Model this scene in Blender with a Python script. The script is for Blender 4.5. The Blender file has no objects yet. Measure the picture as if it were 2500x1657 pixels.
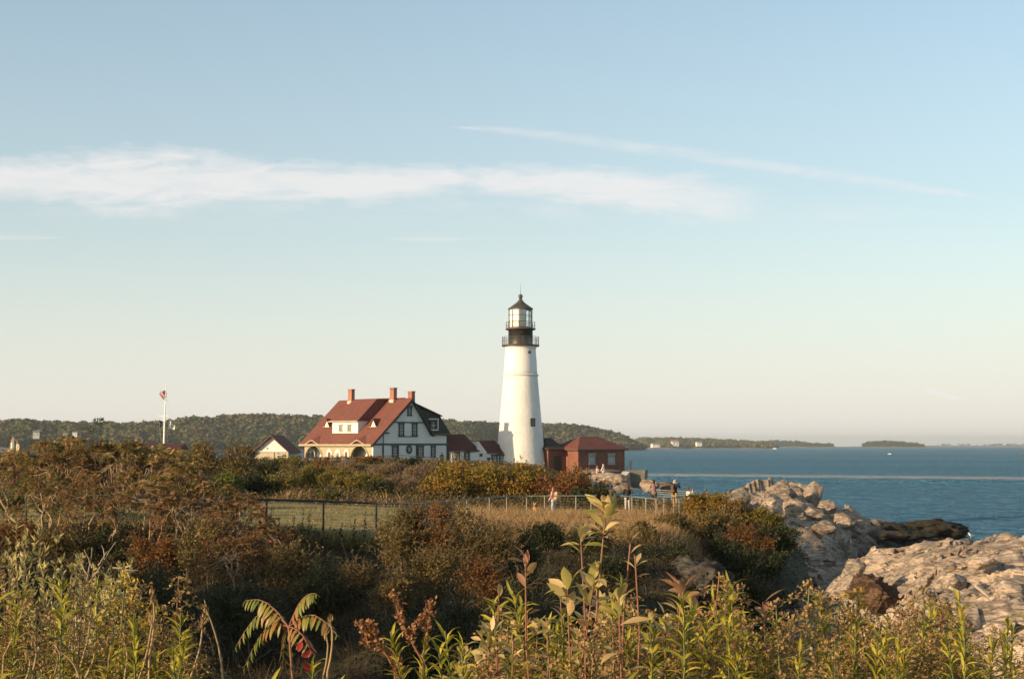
import bpy, bmesh, math, random
import numpy as np
from mathutils import Vector, Matrix

C = bpy.context.scene
COL = C.collection
rng = np.random.default_rng(7)
R = math.radians

# ------------------------------------------------------------------ camera and the photograph's perspective
EYE = 14.0            # eye height above the sea
F = 3472.0            # focal length in photograph pixels (50 mm on a 36 mm wide frame)
LEVEL = 1083.0        # photograph row at eye level
PITCH = math.atan((LEVEL - 828.5) / F)
CT, ST = math.cos(PITCH), math.sin(PITCH)

def ray(u, v):
    a, b = (u - 1250.0) / F, (828.5 - v) / F
    return Vector((a, CT - b * ST, ST + b * CT))

def P(u, v, d):
    """world point seen at photograph pixel u, v when it stands d metres ahead"""
    r = ray(u, v)
    return Vector((0, 0, EYE)) + r * (d / r.y)

def on_plane(u, v, p0, n):
    r = ray(u, v)
    t = (Vector(p0) - Vector((0, 0, EYE))).dot(n) / r.dot(n)
    return Vector((0, 0, EYE)) + r * t

cam_d = bpy.data.cameras.new('camera')
cam_d.lens = 50; cam_d.sensor_width = 36; cam_d.clip_start = 0.1; cam_d.clip_end = 60000
cam = bpy.data.objects.new('camera', cam_d); COL.objects.link(cam)
cam.location = (0, 0, EYE); cam.rotation_euler = (math.pi / 2 + PITCH, 0, 0)
C.camera = cam

SUN_AZ, SUN_EL = R(55), R(15.0)          # measured from behind the camera towards the left; height above the horizon
S = Vector((-math.sin(SUN_AZ) * math.cos(SUN_EL), -math.cos(SUN_AZ) * math.cos(SUN_EL), math.sin(SUN_EL)))

# ------------------------------------------------------------------ mesh helpers
class MB:
    def __init__(self):
        self.v, self.f, self.m = [], [], []
    def add(self, verts, faces, mi=0):
        b = len(self.v)
        self.v += [tuple(p) for p in verts]
        self.f += [tuple(i + b for i in f) for f in faces]
        self.m += [mi] * len(faces)
        return self
    def box(self, c, s, rz=0.0, mi=0):
        hx, hy, hz = s[0] / 2, s[1] / 2, s[2] / 2
        cs, sn = math.cos(rz), math.sin(rz)
        vs = []
        for z in (-hz, hz):
            for x, y in ((-hx, -hy), (hx, -hy), (hx, hy), (-hx, hy)):
                vs.append((c[0] + x * cs - y * sn, c[1] + x * sn + y * cs, c[2] + z))
        return self.add(vs, [(3, 2, 1, 0), (4, 5, 6, 7), (0, 1, 5, 4), (1, 2, 6, 5), (2, 3, 7, 6), (3, 0, 4, 7)], mi)
    def prism(self, poly, vec, mi=0):
        n = len(poly); vec = Vector(vec)
        a = [Vector(p) for p in poly]
        b = [p + vec for p in a]
        fs = [tuple(range(n - 1, -1, -1)), tuple(range(n, 2 * n))]
        fs += [(i, (i + 1) % n, n + (i + 1) % n, n + i) for i in range(n)]
        return self.add(a + b, fs, mi)
    def beam(self, p0, p1, w, h=None, up=(0, 0, 1), mi=0):
        p0, p1, up = Vector(p0), Vector(p1), Vector(up)
        h = h or w
        d = (p1 - p0).normalized()
        if abs(d.dot(up)) > .98: up = Vector((0, 1, 0))
        s = d.cross(up).normalized(); q = s.cross(d).normalized()
        c = [s * w / 2 + q * h / 2, s * -w / 2 + q * h / 2, s * -w / 2 - q * h / 2, s * w / 2 - q * h / 2]
        return self.add([p0 + k for k in c] + [p1 + k for k in c],
                        [(0, 1, 2, 3), (7, 6, 5, 4), (0, 4, 5, 1), (1, 5, 6, 2), (2, 6, 7, 3), (3, 7, 4, 0)], mi)
    def tube(self, pts, rad, n=6, mi=0, cap=True):
        pts = [Vector(p) for p in pts]
        if not hasattr(rad, '__len__'): rad = [rad] * len(pts)
        vs, fs = [], []
        ref = Vector((0.31, 0.17, 0.93))
        for i, p in enumerate(pts):
            d = (pts[min(i + 1, len(pts) - 1)] - pts[max(i - 1, 0)])
            d = d.normalized() if d.length > 1e-9 else Vector((0, 0, 1))
            r0 = ref if abs(d.dot(ref)) < .95 else Vector((1, 0, 0))
            s = d.cross(r0).normalized(); q = d.cross(s)
            for k in range(n):
                a = 2 * math.pi * k / n
                vs.append(p + (s * math.cos(a) + q * math.sin(a)) * rad[i])
        for i in range(len(pts) - 1):
            for k in range(n):
                k2 = (k + 1) % n
                fs.append((i * n + k, i * n + k2, (i + 1) * n + k2, (i + 1) * n + k))
        if cap:
            fs.append(tuple(range(n - 1, -1, -1))); e = (len(pts) - 1) * n
            fs.append(tuple(range(e, e + n)))
        return self.add(vs, fs, mi)
    def lathe(self, prof, n=32, c=(0, 0), mi=0, a0=0.0, cap=True):
        vs, fs = [], []
        for r, z in prof:
            for k in range(n):
                a = a0 + 2 * math.pi * k / n
                vs.append((c[0] + r * math.cos(a), c[1] + r * math.sin(a), z))
        for i in range(len(prof) - 1):
            for k in range(n):
                k2 = (k + 1) % n
                fs.append((i * n + k, i * n + k2, (i + 1) * n + k2, (i + 1) * n + k))
        if cap:
            fs.append(tuple(range(n - 1, -1, -1))); e = (len(prof) - 1) * n
            fs.append(tuple(range(e, e + n)))
        return self.add(vs, fs, mi)
    def capsule(self, p0, p1, r0, r1, n=10):
        p0, p1 = Vector(p0), Vector(p1)
        d = p1 - p0
        d = d.normalized() if d.length > 1e-6 else Vector((0, 0, 1))
        pts, rad = [], []
        for a in (-80, -50, -20): pts.append(p0 + d * r0 * math.sin(R(a))); rad.append(r0 * math.cos(R(a)))
        for a in (20, 50, 80): pts.append(p1 + d * r1 * math.sin(R(a))); rad.append(r1 * math.cos(R(a)))
        return self.tube(pts, rad, n)
    def build(self, name, mats, parent=None, smooth=False):
        me = bpy.data.meshes.new(name)
        me.from_pydata(self.v, [], self.f)
        mats = mats if isinstance(mats, (list, tuple)) else [mats]
        for m in mats: me.materials.append(m)
        if len(mats) > 1: me.polygons.foreach_set('material_index', self.m)
        if smooth: me.polygons.foreach_set('use_smooth', [True] * len(me.polygons))
        bm = bmesh.new(); bm.from_mesh(me); bmesh.ops.recalc_face_normals(bm, faces=bm.faces); bm.to_mesh(me); bm.free()
        me.update()
        return link(name, me, parent)

def link(name, me, parent=None):
    o = bpy.data.objects.new(name, me); COL.objects.link(o)
    if parent is not None:
        o.parent = parent
        o.matrix_parent_inverse = Matrix.Translation(-Vector(parent.location))
    return o

def empty(name, loc=(0, 0, 0), rz=0.0):
    o = bpy.data.objects.new(name, None); COL.objects.link(o)
    o.empty_display_size = .2
    o.location = loc; o.rotation_euler = (0, 0, rz)
    return o

def tag(o, label=None, cat=None, group=None, kind=None):
    if label: o['label'] = label
    if cat: o['category'] = cat
    if group: o['group'] = group
    if kind: o['kind'] = kind
    return o

def np_mesh(name, V, Fq, mats, matidx=None, rnd=None, smooth=False):
    """mesh from numpy arrays; Fq is (n,3) or (n,4)"""
    V = np.ascontiguousarray(V, dtype=np.float32); Fq = np.ascontiguousarray(Fq, dtype=np.int32)
    me = bpy.data.meshes.new(name)
    n, k = Fq.shape
    me.vertices.add(len(V)); me.vertices.foreach_set('co', V.ravel())
    me.loops.add(n * k); me.loops.foreach_set('vertex_index', Fq.ravel())
    me.polygons.add(n); me.polygons.foreach_set('loop_start', np.arange(0, n * k, k, dtype=np.int32))
    mats = mats if isinstance(mats, (list, tuple)) else [mats]
    for m in mats: me.materials.append(m)
    if matidx is not None: me.polygons.foreach_set('material_index', np.asarray(matidx, dtype=np.int32))
    if rnd is not None:
        at = me.attributes.new('rnd', 'FLOAT', 'POINT'); at.data.foreach_set('value', np.asarray(rnd, dtype=np.float32))
    if smooth: me.polygons.foreach_set('use_smooth', np.ones(n, dtype=bool))
    me.update(calc_edges=True)
    return me

def copy_thing(root, loc, rz=0.0, sc=1.0, tilt=(0, 0)):
    r = root.copy(); COL.objects.link(r)
    r.location = loc; r.rotation_euler = (tilt[0], tilt[1], rz); r.scale = (sc, sc, sc)
    for ch in root.children:
        c = ch.copy(); COL.objects.link(c); c.parent = r
        for g in ch.children:
            d = g.copy(); COL.objects.link(d); d.parent = c
    return r

# ------------------------------------------------------------------ noise in numpy
def _hash(ix, iy, s):
    h = (ix.astype(np.int64) * 374761393 + iy.astype(np.int64) * 668265263 + s * 1442695041) & 0x7fffffff
    h = ((h ^ (h >> 13)) * 1274126177) & 0x7fffffff
    h = (h ^ (h >> 16)) & 0x7fffffff
    return h / float(0x7fffffff)

def vnoise(x, y, s=0):
    ix, iy = np.floor(x), np.floor(y)
    fx, fy = x - ix, y - iy
    fx = fx * fx * (3 - 2 * fx); fy = fy * fy * (3 - 2 * fy)
    a, b = _hash(ix, iy, s), _hash(ix + 1, iy, s)
    c, d = _hash(ix, iy + 1, s), _hash(ix + 1, iy + 1, s)
    return (a + (b - a) * fx) * (1 - fy) + (c + (d - c) * fx) * fy

def fbm(x, y, s=0, o=4):
    t, a = 0.0, 0.5
    for k in range(o):
        t = t + a * vnoise(x * 2 ** k, y * 2 ** k, s + k * 17); a *= .5
    return t - .5

def facets(x, y, s=0, tilt=.6):
    """cellular blocks: each cell its own height and tilt"""
    ix, iy = np.floor(x), np.floor(y)
    best = np.full(np.shape(x), 1e9); val = np.zeros(np.shape(x))
    for dx in (-1, 0, 1):
        for dy in (-1, 0, 1):
            cx, cy = ix + dx, iy + dy
            px, py = cx + _hash(cx, cy, s), cy + _hash(cx, cy, s + 5)
            d = (x - px) ** 2 + (y - py) ** 2
            h = _hash(cx, cy, s + 9) - .5 + (x - px) * (_hash(cx, cy, s + 11) - .5) * 2 * tilt + (y - py) * (_hash(cx, cy, s + 13) - .5) * 2 * tilt
            m = d < best
            best = np.where(m, d, best); val = np.where(m, h, val)
    return val

# ------------------------------------------------------------------ materials
def new_mat(name):
    m = bpy.data.materials.new(name); m.use_nodes = True
    nt = m.node_tree; b = nt.nodes['Principled BSDF']
    return m, nt, b

def N(nt, t, **kw):
    n = nt.nodes.new(t)
    for k, v in kw.items():
        if k in n.inputs.keys(): n.inputs[k].default_value = v
        else: setattr(n, k, v)
    return n

def ramp(nt, cols, pos=None):
    r = nt.nodes.new('ShaderNodeValToRGB'); e = r.color_ramp.elements
    n = len(cols)
    pos = pos or [i / max(1, n - 1) for i in range(n)]
    while len(e) < n: e.new(.5)
    for i in range(n):
        e[i].position = pos[i]; e[i].color = (*cols[i], 1)
    return r

def mix(nt, fac, a, b, mode='MIX'):
    m = nt.nodes.new('ShaderNodeMix'); m.data_type = 'RGBA'; m.blend_type = mode
    for s, val in ((0, fac), (6, a), (7, b)):
        if hasattr(val, 'is_linked') or hasattr(val, 'links'): nt.links.new(val, m.inputs[s])
        else: m.inputs[s].default_value = val if s == 0 else (*val, 1)
    return m.outputs[2]

def paint(name, col, rough=.6, var=.12, scale=1.5, bump=0.0, bscale=8.0, metal=0.0, dirt=None, dirt_amt=.5):
    """painted or plain surface with gentle uneven colour and optional relief"""
    m, nt, b = new_mat(name); L = nt.links
    tc = N(nt, 'ShaderNodeTexCoord'); no = N(nt, 'ShaderNodeTexNoise', Scale=scale, Detail=6.0, Roughness=.65)
    L.new(tc.outputs['Object'], no.inputs['Vector'])
    lo = tuple(max(0, c * (1 - var)) for c in col); hi = tuple(min(1, c * (1 + var)) for c in col)
    rp = ramp(nt, [lo, hi], [.35, .65]); L.new(no.outputs['Fac'], rp.inputs['Fac'])
    out = rp.outputs['Color']
    if dirt:
        n2 = N(nt, 'ShaderNodeTexNoise', Scale=scale * 2.3, Detail=8.0, Roughness=.7); L.new(tc.outputs['Object'], n2.inputs['Vector'])
        r2 = ramp(nt, [(0, 0, 0), (dirt_amt,) * 3], [.5, .72]); L.new(n2.outputs['Fac'], r2.inputs['Fac'])
        out = mix(nt, r2.outputs['Color'], out, dirt)
    L.new(out, b.inputs['Base Color'])
    b.inputs['Roughness'].default_value = rough; b.inputs['Metallic'].default_value = metal
    if bump:
        n3 = N(nt, 'ShaderNodeTexNoise', Scale=bscale, Detail=6.0, Roughness=.6); L.new(tc.outputs['Object'], n3.inputs['Vector'])
        bp = N(nt, 'ShaderNodeBump', Strength=1.0, Distance=bump); L.new(n3.outputs['Fac'], bp.inputs['Height']); L.new(bp.outputs['Normal'], b.inputs['Normal'])
    return m

def leafmat(name, cols, trans=.35, rough=.55, w_clump=.4, spec=.3):
    """leaves: colour from a ramp, chosen leaf by leaf and clump by clump; lets some light through"""
    m, nt, b = new_mat(name); L = nt.links
    g = N(nt, 'ShaderNodeNewGeometry'); at = N(nt, 'ShaderNodeAttribute', attribute_name='rnd')
    a = N(nt, 'ShaderNodeMath', operation='MULTIPLY'); a.inputs[1].default_value = 1 - w_clump; L.new(g.outputs['Random Per Island'], a.inputs[0])
    c = N(nt, 'ShaderNodeMath', operation='MULTIPLY_ADD'); c.inputs[1].default_value = w_clump; L.new(at.outputs['Fac'], c.inputs[0]); L.new(a.outputs[0], c.inputs[2])
    rp = ramp(nt, cols); L.new(c.outputs[0], rp.inputs['Fac'])
    L.new(rp.outputs['Color'], b.inputs['Base Color']); b.inputs['Roughness'].default_value = rough
    b.inputs['Specular IOR Level'].default_value = spec
    tr = N(nt, 'ShaderNodeBsdfTranslucent'); L.new(rp.outputs['Color'], tr.inputs['Color'])
    ms = N(nt, 'ShaderNodeMixShader'); ms.inputs[0].default_value = trans
    L.new(b.outputs[0], ms.inputs[1]); L.new(tr.outputs[0], ms.inputs[2])
    L.new(ms.outputs[0], nt.nodes['Material Output'].inputs['Surface'])
    return m

def brick(name, c1, c2, mortar, sc=1.0):
    m, nt, b = new_mat(name); L = nt.links
    tc = N(nt, 'ShaderNodeTexCoord'); geo = N(nt, 'ShaderNodeNewGeometry')
    # run the courses horizontally on every upright face: u = x + y, v = z
    sp = N(nt, 'ShaderNodeSeparateXYZ'); L.new(tc.outputs['Object'], sp.inputs[0])
    ad = N(nt, 'ShaderNodeMath', operation='ADD'); L.new(sp.outputs[0], ad.inputs[0]); L.new(sp.outputs[1], ad.inputs[1])
    cb = N(nt, 'ShaderNodeCombineXYZ'); L.new(ad.outputs[0], cb.inputs[0]); L.new(sp.outputs[2], cb.inputs[1])
    br = N(nt, 'ShaderNodeTexBrick'); L.new(cb.outputs[0], br.inputs['Vector'])
    br.inputs['Color1'].default_value = (*c1, 1); br.inputs['Color2'].default_value = (*c2, 1); br.inputs['Mortar'].default_value = (*mortar, 1)
    br.inputs['Scale'].default_value = 1.0 / sc; br.inputs['Brick Width'].default_value = .24; br.inputs['Row Height'].default_value = .08
    br.inputs['Mortar Size'].default_value = .009
    no = N(nt, 'ShaderNodeTexNoise', Scale=.9, Detail=5.0); L.new(tc.outputs['Object'], no.inputs['Vector'])
    rp = ramp(nt, [(.65, .65, .65), (1.15, 1.1, 1.1)], [.3, .7]); L.new(no.outputs['Fac'], rp.inputs['Fac'])
    L.new(mix(nt, 1.0, br.outputs['Color'], rp.outputs['Color'], 'MULTIPLY'), b.inputs['Base Color'])
    b.inputs['Roughness'].default_value = .85
    return m

def shingle(name, c1, c2, rough=.8):
    """roof shingles: short courses with piece to piece variation and a little weathering"""
    m, nt, b = new_mat(name); L = nt.links
    tc = N(nt, 'ShaderNodeTexCoord'); sp = N(nt, 'ShaderNodeSeparateXYZ'); L.new(tc.outputs['Object'], sp.inputs[0])
    ad = N(nt, 'ShaderNodeMath', operation='SUBTRACT'); L.new(sp.outputs[0], ad.inputs[0]); L.new(sp.outputs[1], ad.inputs[1])
    cb = N(nt, 'ShaderNodeCombineXYZ'); L.new(ad.outputs[0], cb.inputs[0]); L.new(sp.outputs[2], cb.inputs[1])
    br = N(nt, 'ShaderNodeTexBrick'); L.new(cb.outputs[0], br.inputs['Vector'])
    br.inputs['Color1'].default_value = (*c1, 1); br.inputs['Color2'].default_value = (*c2, 1)
    br.inputs['Mortar'].default_value = (*[c * .6 for c in c1], 1)
    br.inputs['Scale'].default_value = 1.0; br.inputs['Brick Width'].default_value = .34; br.inputs['Row Height'].default_value = .16; br.inputs['Mortar Size'].default_value = .006
    no = N(nt, 'ShaderNodeTexNoise', Scale=.6, Detail=8.0, Roughness=.7); L.new(tc.outputs['Object'], no.inputs['Vector'])
    rp = ramp(nt, [(.78, .8, .8), (1.12, 1.1, 1.1)], [.3, .7]); L.new(no.outputs['Fac'], rp.inputs['Fac'])
    L.new(mix(nt, 1.0, br.outputs['Color'], rp.outputs['Color'], 'MULTIPLY'), b.inputs['Base Color'])
    b.inputs['Roughness'].default_value = rough
    return m

def rockmat(name, cols, wet=None, wet_z=(2.0, 4.5), vein=.5):
    """fractured ledge: mineral colours in patches, fine cracks, dark weed below the tide mark"""
    m, nt, b = new_mat(name); L = nt.links
    tc = N(nt, 'ShaderNodeTexCoord'); mp = N(nt, 'ShaderNodeMapping'); mp.inputs['Rotation'].default_value = (.3, .5, .4); mp.inputs['Scale'].default_value = (1, .55, 1.7)
    L.new(tc.outputs['Object'], mp.inputs['Vector'])
    no = N(nt, 'ShaderNodeTexNoise', Scale=.35, Detail=9.0, Roughness=.72); L.new(mp.outputs[0], no.inputs['Vector'])
    rp = ramp(nt, cols, [.25 + .5 * i / (len(cols) - 1) for i in range(len(cols))]); L.new(no.outputs['Fac'], rp.inputs['Fac'])
    n2 = N(nt, 'ShaderNodeTexNoise', Scale=4.0, Detail=8.0, Roughness=.7); L.new(mp.outputs[0], n2.inputs['Vector'])
    r2 = ramp(nt, [(.55, .53, .5), (1.15, 1.13, 1.1)], [.3, .66]); L.new(n2.outputs['Fac'], r2.inputs['Fac'])
    out = mix(nt, 1.0, rp.outputs['Color'], r2.outputs['Color'], 'MULTIPLY')
    # parallel fractures: strongly stretched noise, thresholded into thin dark seams
    m2 = N(nt, 'ShaderNodeMapping'); m2.inputs['Rotation'].default_value = (.5, .25, .7); m2.inputs['Scale'].default_value = (.35, 2.2, 3.2); L.new(tc.outputs['Object'], m2.inputs['Vector'])
    nz = N(nt, 'ShaderNodeTexNoise', Scale=.8, Detail=7.0, Roughness=.68, Distortion=.5); L.new(m2.outputs[0], nz.inputs['Vector'])
    r3 = ramp(nt, [(.22, .2, .18), (1, 1, 1), (1, 1, 1), (.3, .28, .26), (1.05, 1.05, 1.05)], [.36, .43, .52, .545, .58]); L.new(nz.outputs['Fac'], r3.inputs['Fac'])
    out = mix(nt, vein, out, mix(nt, 1.0, out, r3.outputs['Color'], 'MULTIPLY'))
    if wet:
        sp = N(nt, 'ShaderNodeSeparateXYZ'); L.new(tc.outputs['Object'], sp.inputs[0])
        w = N(nt, 'ShaderNodeMath', operation='MULTIPLY_ADD'); L.new(no.outputs['Fac'], w.inputs[0]); w.inputs[1].default_value = -3.0; L.new(sp.outputs[2], w.inputs[2])
        mr = N(nt, 'ShaderNodeMapRange'); mr.inputs['From Min'].default_value = wet_z[0] - 1.5; mr.inputs['From Max'].default_value = wet_z[1] - 1.5
        L.new(w.outputs[0], mr.inputs['Value'])
        out = mix(nt, mr.outputs['Result'], wet, out)
    L.new(out, b.inputs['Base Color']); b.inputs['Roughness'].default_value = .85
    bp = N(nt, 'ShaderNodeBump', Strength=.7, Distance=.06); L.new(n2.outputs['Fac'], bp.inputs['Height'])
    b2 = N(nt, 'ShaderNodeBump', Strength=.7, Distance=.12); L.new(r3.outputs['Color'], b2.inputs['Height']); L.new(bp.outputs['Normal'], b2.inputs['Normal'])
    L.new(b2.outputs['Normal'], b.inputs['Normal'])
    return m
# ------------------------------------------------------------------ light and sky
sun_d = bpy.data.lights.new('sun', 'SUN'); sun_d.energy = 5.0; sun_d.angle = R(.55); sun_d.color = (1.0, .71, .41)
sun = bpy.data.objects.new('sun', sun_d); COL.objects.link(sun)
sun.rotation_euler = S.to_track_quat('Z', 'Y').to_euler(); sun.location = (-60, -40, 60)

W = bpy.data.worlds.new('World'); C.world = W; W.use_nodes = True
wt = W.node_tree; wl = wt.links; bg = wt.nodes['Background']
sky = N(wt, 'ShaderNodeTexSky', sky_type='NISHITA')
sky.sun_disc = False; sky.sun_elevation = SUN_EL; sky.sun_rotation = math.pi + SUN_AZ
sky.altitude = 10; sky.air_density = 1.0; sky.dust_density = 1.0; sky.ozone_density = 1.6
tc = N(wt, 'ShaderNodeTexCoord'); sp = N(wt, 'ShaderNodeSeparateXYZ'); wl.new(tc.outputs['Generated'], sp.inputs[0])
def M(op, a, b=None, c=None, clamp=False):
    n = N(wt, 'ShaderNodeMath', operation=op); n.use_clamp = clamp
    for i, k in enumerate((a, b, c)):
        if k is None: continue
        if hasattr(k, 'links'): wl.new(k, n.inputs[i])
        else: n.inputs[i].default_value = k
    return n.outputs[0]
def curve(inp, pts):
    """pts: (photograph column, value) -> smooth curve over bearing"""
    n = N(wt, 'ShaderNodeFloatCurve'); c = n.mapping.curves[0]; n.mapping.use_clip = False
    pp = [((u - 1250) / F + .5, v) for u, v in pts]
    while len(c.points) < len(pp): c.points.new(.5, .5)
    for k, (x, y) in enumerate(pp): c.points[k].location = (x, y)
    n.mapping.update(); wl.new(inp, n.inputs['Value']); return n.outputs[0]
yy = M('MAXIMUM', sp.outputs[1], .05)
az = M('DIVIDE', sp.outputs[0], yy); el = M('DIVIDE', sp.outputs[2], yy)
azn = M('ADD', az, .5)
front = M('GREATER_THAN', sp.outputs[1], .2)
def wnoise(sx, sy, scale, detail, off=0.0, rough=.6):
    cb = N(wt, 'ShaderNodeCombineXYZ'); wl.new(M('MULTIPLY_ADD', az, sx, off), cb.inputs[0]); wl.new(M('MULTIPLY', el, sy), cb.inputs[1])
    n = N(wt, 'ShaderNodeTexNoise', Scale=scale, Detail=detail, Roughness=rough, Distortion=.6); wl.new(cb.outputs[0], n.inputs['Vector']); return n.outputs['Fac']
nD = wnoise(34, 70, 1, 7, 21.0, .6)
nA, nB, nC = wnoise(7, 26, 1, 8, 3.1, .62), wnoise(16, 90, 1, 8, 9.0, .65), wnoise(40, 160, 1, 6, 5.0)
def E(v): return (LEVEL - v) / F
def band(cent, thick, warp, soft=1.0, amp=1.0):
    ec = curve(azn, [(u, E(v) * 2) for u, v in cent]); ec = M('MULTIPLY', ec, .5)
    th = curve(azn, [(u, t / F * 20) for u, t in thick]); th = M('MULTIPLY', th, .05)
    w = M('MULTIPLY', M('SUBTRACT', nA, .5), warp)
    d = M('ABSOLUTE', M('SUBTRACT', M('SUBTRACT', el, ec), w))
    x = M('SUBTRACT', 1.0, M('DIVIDE', d, M('MAXIMUM', th, .00005)))
    return x
# the long bank of cirrus
b1 = band([(-480, 430), (0, 433), (400, 432), (850, 446), (1270, 440), (1600, 475), (1900, 490), (2980, 490)],
          [(-480, 60), (0, 62), (330, 98), (600, 70), (850, 62), (1050, 46), (1270, 50), (1580, 66), (1760, 60), (1960, 40), (2980, 0)], .02)
rag = M('MULTIPLY_ADD', nB, 1.5, -.75); rag2 = M('MULTIPLY_ADD', nD, 1.1, -.55)
m1 = M('MULTIPLY', M('ADD', M('ADD', M('MULTIPLY', b1, 1.25), rag), rag2), 1.15, clamp=True)
m1 = M('MULTIPLY', m1, M('MULTIPLY_ADD', nB, 1.5, .15, clamp=True))
m1 = M('MULTIPLY', m1, curve(azn, [(-480, 1), (1500, 1), (1700, .8), (1830, .35), (1950, 0), (2980, 0)]), clamp=True)
# faint veil under it
b2 = band([(-480, 500), (400, 510), (1000, 500), (1500, 515), (2100, 515), (2980, 520)], [(-480, 20), (400, 60), (1000, 50), (1500, 40), (2100, 34), (2350, 2), (2980, 0)], .03)
m2 = M('MULTIPLY', M('MULTIPLY', b2, 1.0, clamp=True), M('MULTIPLY_ADD', nB, 2.2, -.8, clamp=True), clamp=True)
m2 = M('MULTIPLY', m2, .55)
# the old vapour trail and the short fresh one
b3 = band([(-480, 290), (1090, 302), (1250, 312), (1500, 345), (1900, 402), (2380, 472), (2980, 560)], [(-480, 0), (1080, 0), (1180, 9), (1500, 20), (1900, 19), (2300, 13), (2450, 0), (2980, 0)], .0035)
m3 = M('MULTIPLY', M('MULTIPLY', b3, 1.4, clamp=True), M('MULTIPLY_ADD', nC, 2.2, -.45, clamp=True), clamp=True); m3 = M('MULTIPLY', m3, .5)
b4 = band([(-480, 600), (2258, 952), (2350, 975), (2980, 1000)], [(-480, 0), (2255, 0), (2262, 6), (2335, 6), (2352, 0), (2980, 0)], 0)
m4 = M('MULTIPLY', M('MULTIPLY', b4, 1.8, clamp=True), 1.25, clamp=True)
b5 = band([(-480, 575), (100, 577), (1040, 581), (2980, 585)], [(-480, 3), (60, 8), (170, 0), (930, 0), (1040, 9), (1190, 0), (2980, 0)], .003)
m5 = M('MULTIPLY', M('MULTIPLY', b5, 1.0, clamp=True), .42)
mask = M('MAXIMUM', M('MAXIMUM', m1, m2), M('MAXIMUM', M('MAXIMUM', m3, m4), m5))
mask = M('MULTIPLY', M('MULTIPLY', mask, front), .7)
tint = mix(wt, 1.0, sky.outputs['Color'], (1.08, 1.065, .93), 'MULTIPLY')
# pale moist air low over the sea
elr = N(wt, 'ShaderNodeValToRGB'); els = elr.color_ramp.elements
while len(els) < 5: els.new(.5)
for k, (p_, f_) in enumerate(((0.0, .90), (.12, .78), (.35, .5), (.75, .26), (1.0, .2))): els[k].position = p_; els[k].color = (f_, f_, f_, 1)
wl.new(M('MULTIPLY', el, 2.5, clamp=True), elr.inputs['Fac'])
air = N(wt, 'ShaderNodeValToRGB'); els = air.color_ramp.elements
els[0].position = 0; els[0].color = (.432, .412, .385, 1); els[1].position = .45; els[1].color = (.278, .296, .312, 1)
wl.new(M('MULTIPLY', el, 2.5, clamp=True), air.inputs['Fac'])
tint = mix(wt, elr.outputs['Color'], tint, mix(wt, 1.0, air.outputs['Color'], (10.0, 10.0, 10.0), 'MULTIPLY'))
# high overhead and behind, the evening sky is deeper
deep = N(wt, 'ShaderNodeMapRange'); deep.inputs['From Min'].default_value = .32; deep.inputs['From Max'].default_value = .75; deep.inputs['To Min'].default_value = 1.0; deep.inputs['To Max'].default_value = .42
wl.new(sp.outputs[2], deep.inputs['Value'])
dcol = N(wt, 'ShaderNodeCombineXYZ')
for k in range(3): wl.new(deep.outputs[0], dcol.inputs[k])
tint = mix(wt, 1.0, tint, dcol.outputs[0], 'MULTIPLY')
CLOUD = (4.5, 4.25, 4.15)
wl.new(mix(wt, mask, tint, CLOUD), bg.inputs['Color'])
bg.inputs['Strength'].default_value = .15

vs = C.view_settings
vs.view_transform = 'Standard'; vs.look = 'None'; vs.exposure = 0.5; vs.gamma = 1.0
C.cycles.use_denoising = True
C.cycles.max_bounces = 8; C.cycles.transparent_max_bounces = 16; C.cycles.volume_bounces = 0
C.render.filter_size = 1.6

# ------------------------------------------------------------------ the sea, bending with the Earth
R_E = 7.4e6
def sea_z(d): return -d * d / (2 * R_E)
ds = np.concatenate([np.arange(60, 420, 12), np.arange(420, 700, 2.5), np.arange(700, 1500, 25), np.arange(1500, 17000, 250)])
an = np.concatenate([np.linspace(-1.0, -.3, 40), np.linspace(-.29, .5, 240), np.linspace(.51, 1.0, 30)])
A, D = np.meshgrid(an, ds)
X, Y = A * D, D
# a passing boat's wake runs along the line below; its swell stands as low ridges on the near side
WP, WQ = np.array([58.0, 652.0]), np.array([208.0, 584.0])
wd = (WQ - WP) / np.linalg.norm(WQ - WP); wn = np.array([wd[1], -wd[0]])
dist = (X - WP[0]) * wn[0] + (Y - WP[1]) * wn[1]
env = np.exp(-((dist - 62) / 34) ** 2) * (.55 + .9 * np.clip(fbm(X / 38, Y / 38, 3) + .4, 0, 1))
Z = sea_z(np.hypot(X, Y)) + env * .75 * np.cos((dist + fbm(X / 50, Y / 50, 9) * 30) * 2 * np.pi / 30)
near = np.exp(-((D - 480) / 160) ** 2)
Z += near * .12 * fbm(X / 9, Y / 7, 21, 3) * 2
nr, nc = A.shape
idx = np.arange(nr * nc).reshape(nr, nc)
Fq = np.stack([idx[:-1, :-1], idx[:-1, 1:], idx[1:, 1:], idx[1:, :-1]], -1).reshape(-1, 4)
sm, nt, b = new_mat('sea water'); L = nt.links
g = N(nt, 'ShaderNodeNewGeometry'); mp = N(nt, 'ShaderNodeMapping'); mp.inputs['Scale'].default_value = (.55, 1.0, 1.0); mp.inputs['Rotation'].default_value = (0, 0, .35)
L.new(g.outputs['Position'], mp.inputs['Vector'])
n1 = N(nt, 'ShaderNodeTexNoise', Scale=.42, Detail=6.0, Roughness=.6); L.new(mp.outputs[0], n1.inputs['Vector'])
n2 = N(nt, 'ShaderNodeTexNoise', Scale=.11, Detail=5.0, Roughness=.65); L.new(mp.outputs[0], n2.inputs['Vector'])
b1_ = N(nt, 'ShaderNodeBump', Strength=1.0, Distance=4.5); L.new(n1.outputs['Fac'], b1_.inputs['Height'])
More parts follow.
